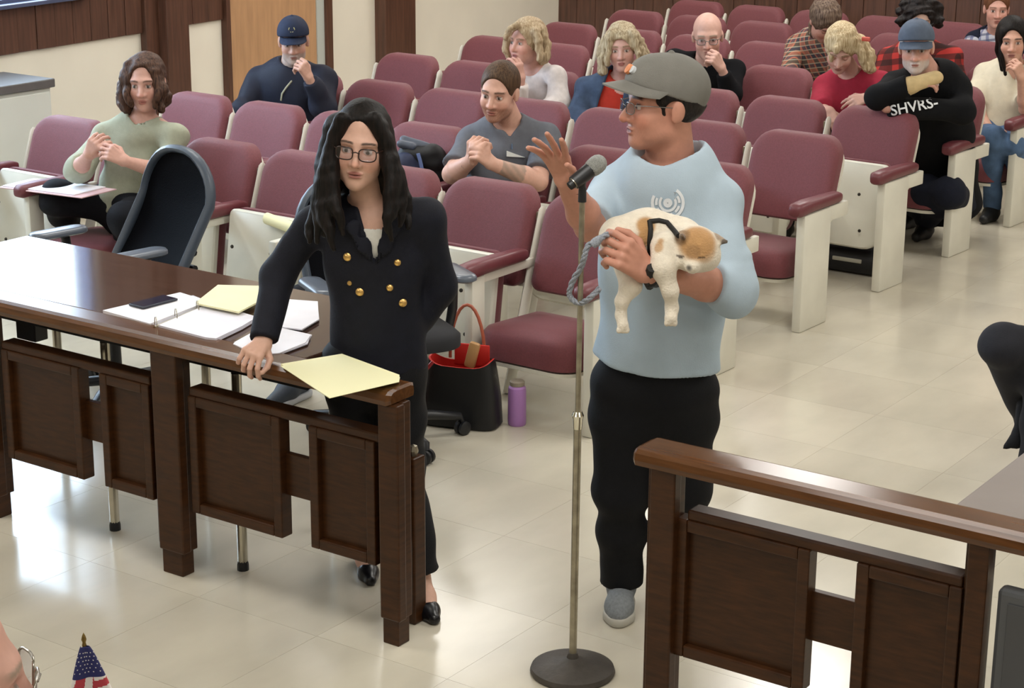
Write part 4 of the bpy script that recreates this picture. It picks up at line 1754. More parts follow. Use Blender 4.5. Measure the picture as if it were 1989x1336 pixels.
M_LENS = mat('spectacle_lens', '#ffffff', 0.02)
_nt, _b = nodes_of(M_LENS)
_tr = _nt.nodes.new('ShaderNodeBsdfTransparent')
_tr.inputs[0].default_value = (0.93, 0.92, 0.95, 1)
_gl = _nt.nodes.new('ShaderNodeBsdfGlossy')
_gl.inputs['Roughness'].default_value = 0.05
_ms = _nt.nodes.new('ShaderNodeMixShader')
_ms.inputs[0].default_value = 0.07
_nt.links.new(_tr.outputs[0], _ms.inputs[1])
_nt.links.new(_gl.outputs[0], _ms.inputs[2])
_nt.links.new(_ms.outputs[0], _nt.nodes['Material Output'].inputs[0])


def wedge(px, d, depth):
    """neckline cutter: a triangle or quad of picture points at distance d, cut into the cloth from the front to `depth` behind d"""
    P = [np.array(pd(u, v, d)) for u, v in px]
    vd = -HEAD * 0.97 + UPV * 0.2
    c = sum(P) / len(P)
    f = None
    for i in range(len(P)):
        a, b = P[i], P[(i + 1) % len(P)]
        n = np.cross(b - a, vd)
        n = n / np.linalg.norm(n)
        if n @ (c - a) > 0:
            n = -n
        h = Half(a, n)
        f = h if f is None else And(f, h, 0.01)
    return And(f, Half(c - vd * depth, -vd), 0.005)


def lock(pts, r0, r1, wav=0.012, k=0.012, n=14, seed=0, mid=None):
    """a wavy lock of hair through (u,v,d) points"""
    P = [np.array(pd(*p)) if isinstance(p, tuple) else np.array(p) for p in pts]
    rs = np.random.RandomState(seed)
    t = np.linspace(0, len(P) - 1, n)
    q = []
    ph = rs.uniform(0, 6.28, 2)
    for i, tt in enumerate(t):
        a = min(int(tt), len(P) - 2)
        f = tt - a
        c = P[a] * (1 - f) + P[a + 1] * f
        w = wav * min(1, i / 4)
        q.append(c + RIGHT * w * math.sin(i * 1.15 + ph[0]) + HEAD * w * math.cos(i * 1.0 + ph[1]))
    rr = np.linspace(r0, r1, n)
    if mid:
        rr = np.interp(np.linspace(0, 1, n), [0, 0.5, 1], [r0, mid, r1])
    return U(0.0, [Cone(q[i], q[i + 1], float(rr[i]), float(rr[i + 1])) for i in range(n - 1)]), q
# ================================================================== the woman leaning on the railing
def woman():
    D = 5.62
    foot = pz(834, 1200, 0.0)
    P = pd(735, 668, D + 0.02)
    w = Fig('woman in dark double-breasted blazer with gold buttons leaning one hand on railing', (P[0], P[1], 0), '#d2a793', h=0.0085, hh=0.0030)
    w.head((694, 293, 5.46), yaw=4, pitch=3, roll=-6, sc=1.04, fem=1, jaw=0.92, wide=1.04, nose=0.85, lip='#9c5c56', brow='#241812', browk=0.8, iris='#2a1c14')
    w.body((716, 400, 5.60), (612, 432, 5.66), (822, 424, 5.60), P, chest=0.125, waist=0.115, flat=0.66, neck=0.047)
    w.arm('A', (537, 535, 5.66), pz(512, 664, 0.872), hand=dict(to=pz(484, 693, 0.850), back=cdir(0.1, 0.85, 0.5), side=-1, curl=(0.75, 0.8, 0.85, 0.85), spread=0.14, sc=0.90, thumb=0.3))
    w.arm('B', (852, 556, 5.68), (812, 626, 5.67), hand=dict(to=(788, 652, 5.68), back=cdir(0.3, 0.1, 0.9), side=1, curl=0.5, sc=0.80))
    hipA, hipB = P + cdir(-0.085, -0.06, 0), P + cdir(0.065, -0.06, 0)
    fB = np.array([foot[0], foot[1], 0.0])
    fA = np.array(pz(716, 1125, 0.0))
    ankB, ankA = fB + cdir(-0.034, 0.10, -0.085), fA + cdir(-0.02, 0.10, -0.09)
    kA, kB = pd(690, 905, 5.72), pd(782, 915, 5.62)
    w.leg(hipA, kA, ankA, (0.07, 0.048, 0.032))
    w.leg(hipB, kB, ankB, (0.07, 0.048, 0.032))
    for an, ft in ((ankA, fA), (ankB, fB)):
        w.extra(U(0.02, Cone(an, an * 0.5 + ft * 0.5 + [0, 0, 0.005], 0.032, 0.034), Cone(an * 0.5 + ft * 0.5, ft + [0, 0, 0.03], 0.034, 0.028)), [ft])
    w.make_body()
    navy = cloth('navy_suiting', '#11131f', 0.75, var=0.15, spec=0.3)
    # blazer
    v = wedge([(684, 372), (770, 372), (728, 514)], 5.50, 0.065)
    f = w.top(grow=0.018, sleeve=(0.96, 0.98), hem=0.06, cuff=0.042, shoulder=0.058, neck_r=0.056, neck_dn=0.0, wrinkle=0.005, wf=22, seed=3, bulge=0.012)
    f = U(0.03, f, Cone(w.C + cdir(0.0, -0.12, 0), P + cdir(0.0, -0.06, 0.0), 0.118, 0.150, w.n, 0.72))
    f0 = f
    f = Sub(f, v, 0.004)
    f = And(f, Half(P + cdir(0, -0.075, 0), (0, 0, -1)), 0.01)
    w.add('blazer', f, w.toppts + [P + cdir(0, -0.1, 0)], navy, h=0.009)
    # white top under the blazer
    ft = U(0.03, Ell(w.N - w.up * 0.085 + w.n * 0.012, (w.chest * 0.9 + 0.006, w.chest * 0.62 + 0.006, 0.121), w.basis()), Cone(w.N - w.up * 0.1, w.C, w.chest * 0.82 + 0.008, w.waist * 0.82 + 0.008, w.n, w.flat))
    ft = And(ft, Half(pd(722, 453, 5.46), (0, 0, 1)), 0.004)
    ft = And(ft, Off(f0, -0.006), 0.003)
    w.add('white_top', ft, [w.N, w.C, w.C + w.n * 0.1, w.C - w.n * 0.1], cloth('white_blouse', '#dcdad2', 0.8), h=0.008)
    # lapels
    def hitw(u, v, ff):
        lo, hi = 5.25, 5.75
        for _ in range(24):
            md = (lo + hi) / 2
            if ff(np.array([pd(u, v, md)], F32))[0] > 0:
                lo = md
            else:
                hi = md
        return pd(u, v, lo)
    for pts in (((682, 400, 5.435), (690, 440, 5.425), (708, 478, 5.42), (727, 512, 5.425)), ((768, 402, 5.44), (761, 440, 5.43), (748, 478, 5.425), (729, 512, 5.425))):
        q = [np.array(hitw(u, v, f0)) + cdir(0, 0, 0.004) for u, v, _ in pts]
        fl = U(0.01, [Cone(q[i], q[i + 1], r0, r1, cdir(0.1, 0.25, 1), 0.25) for i, (r0, r1) in enumerate(((0.018, 0.024), (0.024, 0.02), (0.02, 0.006)))])
        w.add('lapel', fl, q, navy, h=0.006, pad=0.04)
    # buttons
    gold = mat('gold_button', '#d9b06a', 0.3, metal=0.85)
    bf = f
    for (u, vv, r) in ((675, 499, 0.0135), (772, 510, 0.011), (699, 567, 0.0135), (757, 559, 0.011), (782, 588, 0.0135), (679, 550, 0.008)):
        lo, hi = 5.30, 5.65
        for i in range(26):                       # walk along the view line to the cloth
            md = (lo + hi) / 2
            if bf(np.array([pd(u, vv, md)], F32))[0] > 0:
                lo = md
            else:
                hi = md
        c = Vector(pd(u, vv, lo - 0.002))
        bm = bmesh.new()
        M = Matrix.Translation(c - Vector(w.root.location)) @ Vector(cdir(0, 0.1, 1)).to_track_quat('Z', 'Y').to_matrix().to_4x4()
        lathe(bm, [(0.0, -0.006), (r, -0.006), (r, 0.0), (r * 0.8, 0.003), (0.0, 0.004)], 14, M)
        build('button', bm, gold, w.root, 50)
    # trousers
    tr = U(0.05, Cone(P + cdir(0, 0.06, 0), P + cdir(0, -0.06, 0), 0.125, 0.135, w.n, 0.75),
           U(0.03, Cone(hipA, kA, 0.088, 0.066), Cone(kA, ankA + cdir(0, 0.03, 0), 0.066, 0.062)),
           U(0.03, Cone(hipB, kB, 0.088, 0.066), Cone(kB, ankB + cdir(0, 0.03, 0), 0.066, 0.062)))
    tr = And(Wrinkle(tr, 0.005, 18, 8), Half(np.array([0, 0, 0.125]), (0, 0, -1)), 0.006)
    w.add('trousers', tr, [P, hipA, hipB, kA, kB, ankA, ankB], cloth('black_trousers', '#0c0d12', 0.75, spec=0.3), h=0.011)
    shoe_m = mat('black_patent', '#0c0d13', 0.3)
    for an, ft in ((ankA, fA), (ankB, fB)):
        dd = (ft - an)
        dd[2] = 0
        dd = dd / np.linalg.norm(dd)
        heel = an - dd * 0.05
        sole = U(0.012, Cone([heel[0], heel[1], 0.035], [ft[0], ft[1], 0.022], 0.030, 0.034), Cone([ft[0], ft[1], 0.022], [ft[0] + dd[0] * 0.045, ft[1] + dd[1] * 0.045, 0.016], 0.034, 0.02))
        open_ = U(0.01, Cone(an + [0, 0, 0.02], ft * 0.75 + an * 0.25 + [0, 0, 0.035], 0.033, 0.026))
        sf = Sub(sole, open_, 0.004)
        sf = U(0.006, sf, Cone([heel[0], heel[1], 0.03], [heel[0], heel[1], 0.002], 0.014, 0.010))
        w.add('shoe', And(sf, Half((0, 0, 0.001), (0, 0, -1)), 0.003), [heel, ft + dd * 0.06], shoe_m, h=0.006, pad=0.06)
    # hair
    L = []
    pts = []
    spec = [((664, 232, 5.47), (640, 300, 5.48), (628, 380, 5.46), (640, 440, 5.44), 0.022, 0.008, 0.026), ((660, 250, 5.50), (634, 330, 5.50), (616, 410, 5.47), (618, 470, 5.46), 0.024, 0.007, 0.026),
            ((650, 300, 5.48), (644, 360, 5.45), (655, 410, 5.42), (668, 455, 5.41), 0.020, 0.007, 0.022), ((640, 330, 5.50), (630, 390, 5.47), (636, 440, 5.43), (650, 485, 5.42), 0.024, 0.007, 0.024),
            ((650, 300, 5.55), (628, 380, 5.56), (606, 440, 5.52), (600, 470, 5.50), 0.03, 0.008, 0.028), ((660, 250, 5.58), (640, 330, 5.60), (630, 400, 5.58), (634, 450, 5.56), 0.05, 0.02, 0.045),
            ((728, 232, 5.47), (754, 290, 5.48), (764, 360, 5.46), (762, 420, 5.43), 0.022, 0.008, 0.025), ((738, 250, 5.50), (764, 320, 5.50), (782, 390, 5.47), (776, 440, 5.45), 0.024, 0.007, 0.026),
            ((756, 310, 5.47), (760, 370, 5.44), (752, 420, 5.42), (758, 465, 5.42), 0.018, 0.007, 0.021), ((740, 280, 5.54), (768, 350, 5.56), (790, 410, 5.53), (792, 440, 5.50), 0.03, 0.008, 0.028),
            ((692, 272, 5.60), (692, 335, 5.68), (695, 400, 5.72), (700, 460, 5.74), 0.06, 0.03, 0.062), ((735, 270, 5.58), (750, 340, 5.60), (762, 400, 5.6), (768, 440, 5.6), 0.05, 0.02, 0.045)]
    for i, (a, b, c, d, r0, r1, md) in enumerate(spec):
        fl, q = lock([a, b, c, d], r0, r1, 0.0032, n=14, seed=i, mid=md)
        L.append(fl)
        pts += q
    w.hair(hair_mat('near_black_hair', '#070605', '#1a1310'), th=0.005, face=(0.100, -0.034, 0.083, 0.095, 0.121), low=-0.10, ears=False,
           extra=U(0.022, L), epts=pts, h=0.006, wav=0.0012)
    w.glasses(mat('tortoise_frame', '#2b1a14', 0.3), w=0.0245, hgt=0.0175, r=0.0019, square=0.62)
    return w


woman()
# ================================================================== the man at the microphone, holding a puppy
def man():
    P = pd(1272, 715, 5.46)
    m = Fig('man in grey cap and light blue sweatshirt speaking at microphone with puppy in arm', (P[0], P[1], 0), '#c28b76', h=0.0080, hh=0.0032)
    m.head((1234, 204, 5.38), yaw=74, pitch=-2, roll=0, sc=1.07, jaw=1.12, wide=1.04, nose=1.15, lip='#b0685a', brow='#2a1d17', open=0.004, beard=('#7b5546', 0.25))
    m.body((1302, 318, 5.44), (1198, 374, 5.53), (1398, 388, 5.37), P, chest=0.165, waist=0.165, flat=0.74, neck=0.066)
    m.arm('A', (1146, 440, 5.34), (1100, 352, 5.20), r=(0.05, 0.043, 0.043, 0.029),
          hand=dict(to=(1076, 296, 5.15), back=cdir(0.5, 0.2, -0.85), side=-1, curl=(0.12, 0.10, 0.16, 0.22), spread=0.2, sc=1.05, thumb=0.2))
    m.arm('B', (1418, 560, 5.24), (1256, 528, 5.04), r=(0.052, 0.047, 0.045, 0.031),
          hand=dict(to=(1190, 474, 4.985), back=cdir(0.2, 0.35, 0.9), side=1, curl=(0.75, 0.85, 0.9, 0.95), spread=0.06, sc=1.16, thumb=0.4))
    hipA, hipB = P + cdir(-0.095, -0.08, 0.0), P + cdir(0.095, -0.08, 0.0)
    fA = np.array(pz(1202, 1205, 0.0))
    fB = np.array(pz(1310, 1190, 0.0))
    ankA, ankB = fA + cdir(0.012, 0.085, -0.10), fB + cdir(0.0, 0.085, -0.10)
    kA, kB = pd(1205, 955, 5.44), pd(1330, 950, 5.46)
    m.leg(hipA, kA, ankA, (0.085, 0.058, 0.04))
    m.leg(hipB, kB, ankB, (0.085, 0.058, 0.04))
    for an, ft in ((ankA, fA), (ankB, fB)):
        m.extra(Cone(an - [0, 0, 0.04], ft + [0, 0, 0.045], 0.04, 0.034), [ft])
    m.make_body()
    blue = cloth('light_blue_fleece', '#b2c4d2', 0.9, var=0.05, vscale=12, bump=0.12)
    f = m.top(grow=0.020, sleeve=(-0.9, 0.22), hem=-0.02, cuff=0.056, shoulder=0.070, neck_r=0.088, neck_dn=0.018, wrinkle=0.010, wf=16, seed=11, bulge=0.014, loose=1.25)
    # sleeve pushed up in folds at the picture-right elbow
    fo = []
    S, E, W = m.SB, m.EB, m.WB
    for i, t in enumerate((0.62, 0.74, 0.86, 0.97)):
        c = S + (E - S) * t
        fo.append(Ell(c, (0.073, 0.073, 0.026), None))
    f = U(0.02, f, *fo)
    sw = m.add('sweatshirt', f, m.toppts + [m.EB + cdir(0.1, -0.05, 0)], blue, h=0.0085)
    rib = U(0.0, Sub(Cone(m.P + m.up * 0.03, m.P - m.up * 0.012, 0.197, 0.192, m.n, m.flat + 0.02), Cone(m.P + m.up * 0.04, m.P - m.up * 0.05, 0.18, 0.178, m.n, m.flat)))
    rib = And(And(rib, Half(m.P + m.up * 0.035, m.up), 0.005), Half(m.P - m.up * 0.03, -m.up), 0.005)
    # emblem: white ring print on the chest, just proud of the cloth
    wprint = mat('white_print', '#e8ecf0', 0.8)

    def hit(u, v, lo=5.0, hi=5.6, ff=f):
        for _ in range(24):
            md = (lo + hi) / 2
            if ff(np.array([pd(u, v, md)], F32))[0] > 0:
                lo = md
            else:
                hi = md
        return Vector(pd(u, v, lo))
    bm = bmesh.new()
    L = Vector(m.root.location)
    cu, cv = 1297, 394
    tz = Vector(cdir(0, 0.05, 0.003))
    off = Vector(cdir(0, 0.1, 1)) * 0.0025

    def ringprint(r0, r1, n=26, a0=0, a1=2 * math.pi):
        prev = None
        for i in range(n + 1):
            a = a0 + (a1 - a0) * i / n
            pr = [bm.verts.new(hit(cu + r * math.cos(a), cv - r * math.sin(a)) + off - L) for r in (r0, (r0 + r1) / 2, r1)]
            if prev:
                for q in range(2):
                    bm.faces.new((prev[q], prev[q + 1], pr[q + 1], pr[q]))
            prev = pr
    ringprint(27, 33)
    ringprint(13, 18)
    for q in range(7):
        ringprint(20, 25, 3, q * 0.9, q * 0.9 + 0.62)
    ringprint(1, 9, 16)
    e = build('chest_emblem', bm, wprint, sw, 60)
    # trousers
    tr = U(0.05, Cone(m.P + cdir(0, 0.08, 0), m.P + cdir(0, -0.08, 0), 0.150, 0.160, m.n, 0.80),
           U(0.03, Cone(hipA, kA, 0.110, 0.083), Cone(kA, ankA, 0.083, 0.066)),
           U(0.03, Cone(hipB, kB, 0.110, 0.083), Cone(kB, ankB, 0.083, 0.066)))
    tr = And(Wrinkle(tr, 0.006, 17, 5), Half(np.array([0, 0, 0.085]), (0, 0, -1)), 0.008)
    m.add('trousers', tr, [m.P, hipA, hipB, kA, kB, ankA, ankB], cloth('black_jeans', '#0f1014', 0.8, spec=0.25), h=0.011)
    # trainers
    sm = mat('grey_trainer_mesh', '#7d8286', 0.7, var=0.15, vscale=120, bump=0.3, bscale=300)
    for an, ft in ((ankA, fA), (ankB, fB)):
        dd = ft - an
        dd[2] = 0
        dd /= np.linalg.norm(dd)
        b = an.copy()
        b[2] = 0
        heel, toe = b - dd * 0.045, ft + dd * 0.035
        up = U(0.03, Cone(heel + [0, 0, 0.055], b + [0, 0, 0.08], 0.036, 0.042), Cone(b + [0, 0, 0.075], ft + [0, 0, 0.045], 0.042, 0.040), Cone(ft + [0, 0, 0.045], toe + [0, 0, 0.035], 0.041, 0.028))
        up = Sub(up, Cone(an - [0, 0, 0.0], an + [0, 0, 0.1], 0.036, 0.04), 0.005)
        sh = m.add('trainer', And(up, Half((0, 0, 0.018), (0, 0, -1)), 0.004), [heel, toe, an], sm, h=0.006, pad=0.08)
        so = U(0.02, Cone(heel + [0, 0, 0.018], b + [0, 0, 0.018], 0.040, 0.040), Cone(b + [0, 0, 0.018], ft + [0, 0, 0.018], 0.040, 0.046), Cone(ft + [0, 0, 0.018], toe + [0, 0, 0.02], 0.046, 0.032))
        so = And(And(so, Half((0, 0, 0.034), (0, 0, 1)), 0.006), Half((0, 0, 0.001), (0, 0, -1)), 0.004)
        o = m.add('sole', so, [heel, toe], mat('trainer_sole', '#b9b6ac', 0.7), h=0.006, pad=0.08)
        o.parent = sh
        bm = bmesh.new()
        la = Vector(cdir(1, 0, 0))
        for q in range(4):
            c = Vector(b * (0.75 - q * 0.2) + ft * (0.25 + q * 0.2)) + Vector((0, 0, 0.112 - q * 0.009)) - L
            tube(bm, [c - la * 0.02 - Vector((0, 0, 0.008)), c + Vector((0, 0, 0.002)), c + la * 0.02 - Vector((0, 0, 0.008))], 0.003, 6)
        build('laces', bm, mat('white_lace', '#c9c7c0', 0.8), sh, 60)
    # cap and hair
    m.hair(hair_mat('black_hair', '#120f0e', '#2a231f'), th=0.010, face=(0.105, -0.03, 0.088, 0.098, 0.125), low=-0.052, h=0.005, wav=0.002, under=(0.036, 0.30))
    c = m.cap(mat('grey_cotton', '#77756f', 0.85, var=0.06, vscale=20, bump=0.15, bscale=300), None, brim=0.080, bd=0.088, tilt=0.14, low=0.030, bz=0.068, droop=0.010, grow=0.004, h=0.005)
    # small orange and white badge on the cap front
    bm = bmesh.new()
    for (x, z, r, mi) in ((0.0, 0.098, 0.016, 0), (0.018, 0.098, 0.012, 1)):
        M = Matrix.Translation(Vector(m.hl(x, 0.108 - abs(x) * 0.3, z)) - L) @ Vector(m.R.T @ np.array([x * 4, 0.85, 0.5])).to_track_quat('Z', 'Y').to_matrix().to_4x4()
        lathe(bm, [(0.0, -0.006), (r, -0.006), (r * 0.92, 0.003), (0.0, 0.0045)], 12, M, mi)
    b = build('cap_badge', bm, [mat('orange_thread', '#dd8b57', 0.7), mat('pale_thread', '#c9cdd0', 0.7)], c, 50)
    m.glasses(mat('wire_frame', '#7d7a78', 0.25, metal=0.8), w=0.023, hgt=0.015, r=0.0013)
    # watch on the picture-right wrist
    W = m.WB
    d = (m.WB - m.EB) / np.linalg.norm(m.WB - m.EB)
    bm = bmesh.new()
    M = Matrix.Translation(Vector(W - d * 0.03) - L) @ Vector(d).to_track_quat('Z', 'Y').to_matrix().to_4x4()
    lathe(bm, [(0.036, -0.012), (0.0395, -0.010), (0.0395, 0.010), (0.036, 0.012)], 20, M)
    build('wrist_strap', bm, M_BLACK, m.root, 50)
    return m, f, hit


MAN, MANF, MANHIT = man()


# ------------------------------------------------------------------ the puppy
def puppy():
    c = pd(1285, 470, 5.14)
    root = thing('dog', 'sleepy cream puppy with tan patches held on the man\'s forearm', 'dog', tuple(c))
    rump, mid, shd = pd(1205, 462, 5.13), pd(1258, 455, 5.16), pd(1318, 470, 5.14)
    hd = np.array(pd(1352, 482, 5.06))
    body = U(0.04, Cone(rump, mid, 0.062, 0.066), Cone(mid, shd, 0.066, 0.066), Cone(shd, hd, 0.058, 0.05))
    muz = np.array(pd(1345, 517, 4.995))
    head = U(0.018, Ell(hd, (0.066, 0.060, 0.060)), Cone(hd + cdir(0, -0.02, 0.02), muz, 0.040, 0.021), Cone(hd + cdir(-0.025, -0.022, 0.02), hd + cdir(0.03, -0.022, 0.02), 0.036, 0.036))
    eL, eR = np.array(pd(1326, 462, 5.035)), np.array(pd(1396, 466, 5.06))
    ears = U(0.004, Cone(eL, eL + cdir(-0.004, 0.012, 0.03), 0.021, 0.006, cdir(0.5, 0.6, 0.6), 0.45), Cone(eR + cdir(-0.01, 0, 0), np.array(pd(1411, 470, 5.03)), 0.02, 0.006, cdir(0, 0.7, 0.7), 0.45))
    f = U(0.012, U(0.025, body, head), ears)
    fl = [np.array(pd(*q)) for q in ((1292, 480, 5.06), (1288, 520, 5.02), (1302, 565, 5.01), (1305, 598, 5.02), (1303, 618, 5.0))]
    fleg = U(0.014, [Cone(fl[i], fl[i + 1], a, b) for i, (a, b) in enumerate(((0.042, 0.034), (0.034, 0.022), (0.022, 0.0165), (0.017, 0.018)))])
    hl_ = [np.array(pd(*q)) for q in ((1222, 515, 5.10), (1225, 555, 5.06), (1208, 585, 5.05), (1206, 612, 5.05), (1210, 632, 5.03))]
    hleg = U(0.014, [Cone(hl_[i], hl_[i + 1], a, b) for i, (a, b) in enumerate(((0.045, 0.030), (0.030, 0.018), (0.018, 0.014), (0.014, 0.0165)))])
    f = U(0.02, f, fleg, hleg)
    nz = np.array(pd(1341, 519, 4.985))
    f = U(0.003, f, Ell(nz, (0.009, 0.007, 0.007)))
    for q in (fl[4], hl_[4]):      # toes
        f = U(0.004, f, *[Ell(q + cdir(dx, -0.012, 0.006), (0.0075, 0.009, 0.010)) for dx in (-0.011, 0, 0.011)])
    cream, tan, dark, white = (np.array(s2l(q), F32) for q in ('#e4dac8', '#b98f60', '#3b2c22', '#ece4d5'))

    def paint(V):
        col = np.tile(cream, (len(V), 1))
        x = (V - A(CAMP)) @ A(RIGHT)

        def bl(p, r, c, k=1.0):
            return mixc(col, c, k * (1 - sstep(np.linalg.norm(V - A(p), axis=1) / r, 0.7, 1.15)))
        col = bl(hd + cdir(-0.002, 0.028, 0.045), 0.058, tan)
        col = bl(hd + cdir(0.02, 0.0, 0.06), 0.03, tan, 0.5)
        col = bl(hd + cdir(-0.014, 0.004, 0.062), 0.022, np.array(s2l('#93704c'), F32), 0.6)
        col = bl(pd(1254, 440, 5.10), 0.030, tan)
        col = bl(pd(1252, 462, 5.09), 0.026, tan)
        col = bl(pd(1280, 465, 5.02), 0.018, tan, 0.9)
        col = bl(pd(1278, 480, 5.02), 0.016, tan, 0.8)
        for e in (eL, eR):
            col = bl(e, 0.026, np.array(s2l('#7d6144'), F32), 0.8)
        col = bl(pd(1410, 470, 5.03), 0.016, dark, 0.9)
        col = bl(eL + cdir(-0.002, 0.01, 0.028), 0.014, dark, 0.8)
        col = bl(nz, 0.0115, np.array(s2l('#221a17'), F32), 1.0)
        for p in (pd(1322, 500, 5.0), pd(1362, 500, 5.0)):
            p = np.array(p)
            d = V - A(p)
            r, u = d @ A(RIGHT), d[:, 2]
            k = (np.abs(r) < 0.010) & (np.abs(u - 6 * r * r) < 0.0028) & (np.linalg.norm(d, axis=1) < 0.03)
            col = mixc(col, dark, 0.85 * k)
        return col
    M_FUR = mat('puppy_fur', '#dccfb8', 0.85, attr='Col', var=0.06, vscale=60, bump=0.35, bscale=180, sheen=0.3, spec=0.2)
    pts = [rump, mid, shd, hd, muz, eL, eR] + fl + hl_
    fig_part(root, 'body', f, pts, 0.0045, M_FUR, paint, 0.09)
    L = Vector(root.location)

    def onskin(u, v, lo=4.8, hi=5.2):
        for _ in range(22):
            md = (lo + hi) / 2
            if f(np.array([pd(u, v, md)], F32))[0] > 0.001:
                lo = md
            else:
                hi = md
        return Vector(pd(u, v, lo - 0.001))
    hm = mat('black_webbing', '#171614', 0.7)
    bm = bmesh.new()
    for path in (((1262, 428), (1264, 445), (1262, 470), (1263, 500), (1266, 525)), ((1262, 430), (1280, 428), (1296, 432), (1308, 446), (1318, 458))):
        tube(bm, [onskin(*q) - L for q in path], 0.0075, 8)
    build('harness', bm, hm, root, 60)
    bm = bmesh.new()
    p = [pd(1266, 520, 5.0), pd(1258, 540, 5.04), pd(1262, 556, 5.08)]
    tube(bm, [Vector(q) - L for q in p], [0.014, 0.018, 0.012], 8)
    build('harness_buckle', bm, hm, root, 60)
    # leash: grey rope from the hand, hanging in a loop
    lm = mat('grey_rope', '#8d929b', 0.75, var=0.35, vscale=260)
    path = [(1180, 455, 5.03), (1162, 465, 5.0), (1142, 478, 5.0), (1135, 500, 5.0), (1128, 520, 5.02), (1113, 545, 5.04), (1106, 570, 5.05), (1114, 584, 5.05), (1130, 588, 5.04), (1146, 578, 5.02), (1165, 560, 5.03)]
    pts = [Vector(pd(*q)) for q in path]
    fine = []
    for i in range(len(pts) - 1):
        a, b_, c_, d_ = pts[max(i - 1, 0)], pts[i], pts[i + 1], pts[min(i + 2, len(pts) - 1)]
        for t in (0, 0.25, 0.5, 0.75):
            fine.append(0.5 * ((2 * b_) + (c_ - a) * t + (2 * a - 5 * b_ + 4 * c_ - d_) * t * t + (3 * b_ - a - 3 * c_ + d_) * t ** 3))
    fine.append(pts[-1])
    le = thing('leash', 'grey rope dog leash looped from the man\'s hand', 'leash', tuple(pts[0]))
    bm = bmesh.new()
    o = Vector(le.location)
    for s in (0, 1, 2):
        st = []
        for i, q in enumerate(fine):
            t = (fine[min(i + 1, len(fine) - 1)] - fine[max(i - 1, 0)]).normalized()
            n1 = t.cross(Vector((0, 0, 1))).normalized()
            n2 = t.cross(n1)
            a = i * 0.9 + s * 2.094
            st.append(q + (n1 * math.cos(a) + n2 * math.sin(a)) * 0.0045 - o)
        tube(bm, st, 0.0048, 6)
    build('rope', bm, lm, le, 60)
    bm = bmesh.new()
    tube(bm, [Vector(pd(*q)) - o for q in ((1166, 462, 4.99), (1158, 470, 4.985), (1150, 476, 4.985))], [0.010, 0.014, 0.011], 8)
    build('rope_whipping', bm, lm, le, 60)


puppy()
# ================================================================== people in the seats
def hit_on(f, u, v, lo, hi):
    for _ in range(24):
        md = (lo + hi) / 2
        if f(np.array([pd(u, v, md)], F32))[0] > 0:
            lo = md
        else:
            hi = md
    return Vector(pd(u, v, lo))


def print_text(f, text, u0, v0, u1, v1, hpx, lo, hi, m, root, name='printed_letters', gap=0.012, origin=None):
    cu = bpy.data.curves.new('txt', 'FONT')
    cu.body = text
    cu.resolution_u = 3
    cu.offset = 0.015
    o = bpy.data.objects.new('txt', cu)
    COL.objects.link(o)
    dg = bpy.context.evaluated_depsgraph_get()
    me = bpy.data.meshes.new_from_object(o.evaluated_get(dg))
    bpy.data.objects.remove(o)
    xs = [v.co.x for v in me.vertices]
    x0, x1 = min(xs), max(xs)
    du, dv = u1 - u0, v1 - v0
    ln = math.hypot(du, dv)
    nu, nv = dv / ln, -du / ln            # picture-up across the line
    L = Vector(origin)
    tw = Vector(cdir(0, 0.2, 1)) * gap
    for v in me.vertices:
        t = (v.co.x - x0) / (x1 - x0)
        hh = v.co.y / 0.72 * hpx
        u, w_ = u0 + du * t + nu * hh, v0 + dv * t + nv * hh
        v.co = hit_on(f, u, w_, lo, hi) + tw - L
    me.materials.append(m)
    return from_mesh(name, me, root)


def stripes_mat(name, base, cols, scale, rough=0.85):
    """plaid: bands along two directions over a base colour"""
    if name in MATS:
        return MATS[name]
    m = mat(name, base, rough, bump=0.1, bscale=300)
    nt, b = nodes_of(m)
    tc = nt.nodes.new('ShaderNodeTexCoord')
    mp = nt.nodes.new('ShaderNodeMapping')
    mp.inputs['Rotation'].default_value = (0.15, 0.2, 0.7)
    nt.links.new(tc.outputs['Object'], mp.inputs[0])
    last = None
    for i, (c, axis, sc, thr) in enumerate(cols):
        wv = nt.nodes.new('ShaderNodeTexWave')
        wv.bands_direction = axis
        wv.inputs['Scale'].default_value = sc * scale
        nt.links.new(mp.outputs[0], wv.inputs['Vector'])
        gt = nt.nodes.new('ShaderNodeMath')
        gt.operation = 'GREATER_THAN'
        gt.inputs[1].default_value = thr
        nt.links.new(wv.outputs['Fac'], gt.inputs[0])
        fac = nt.nodes.new('ShaderNodeMath')
        fac.operation = 'MULTIPLY'
        fac.inputs[1].default_value = 0.72
        nt.links.new(gt.outputs[0], fac.inputs[0])
        mx = nt.nodes.new('ShaderNodeMix')
        mx.data_type = 'RGBA'
        nt.links.new(fac.outputs[0], mx.inputs[0])
        if last is None:
            mx.inputs[6].default_value = (*s2l(base), 1)
        else:
            nt.links.new(last, mx.inputs[6])
        mx.inputs[7].default_value = (*s2l(c), 1)
        last = mx.outputs[2]
    nt.links.new(last, b.inputs['Base Color'])
    return m


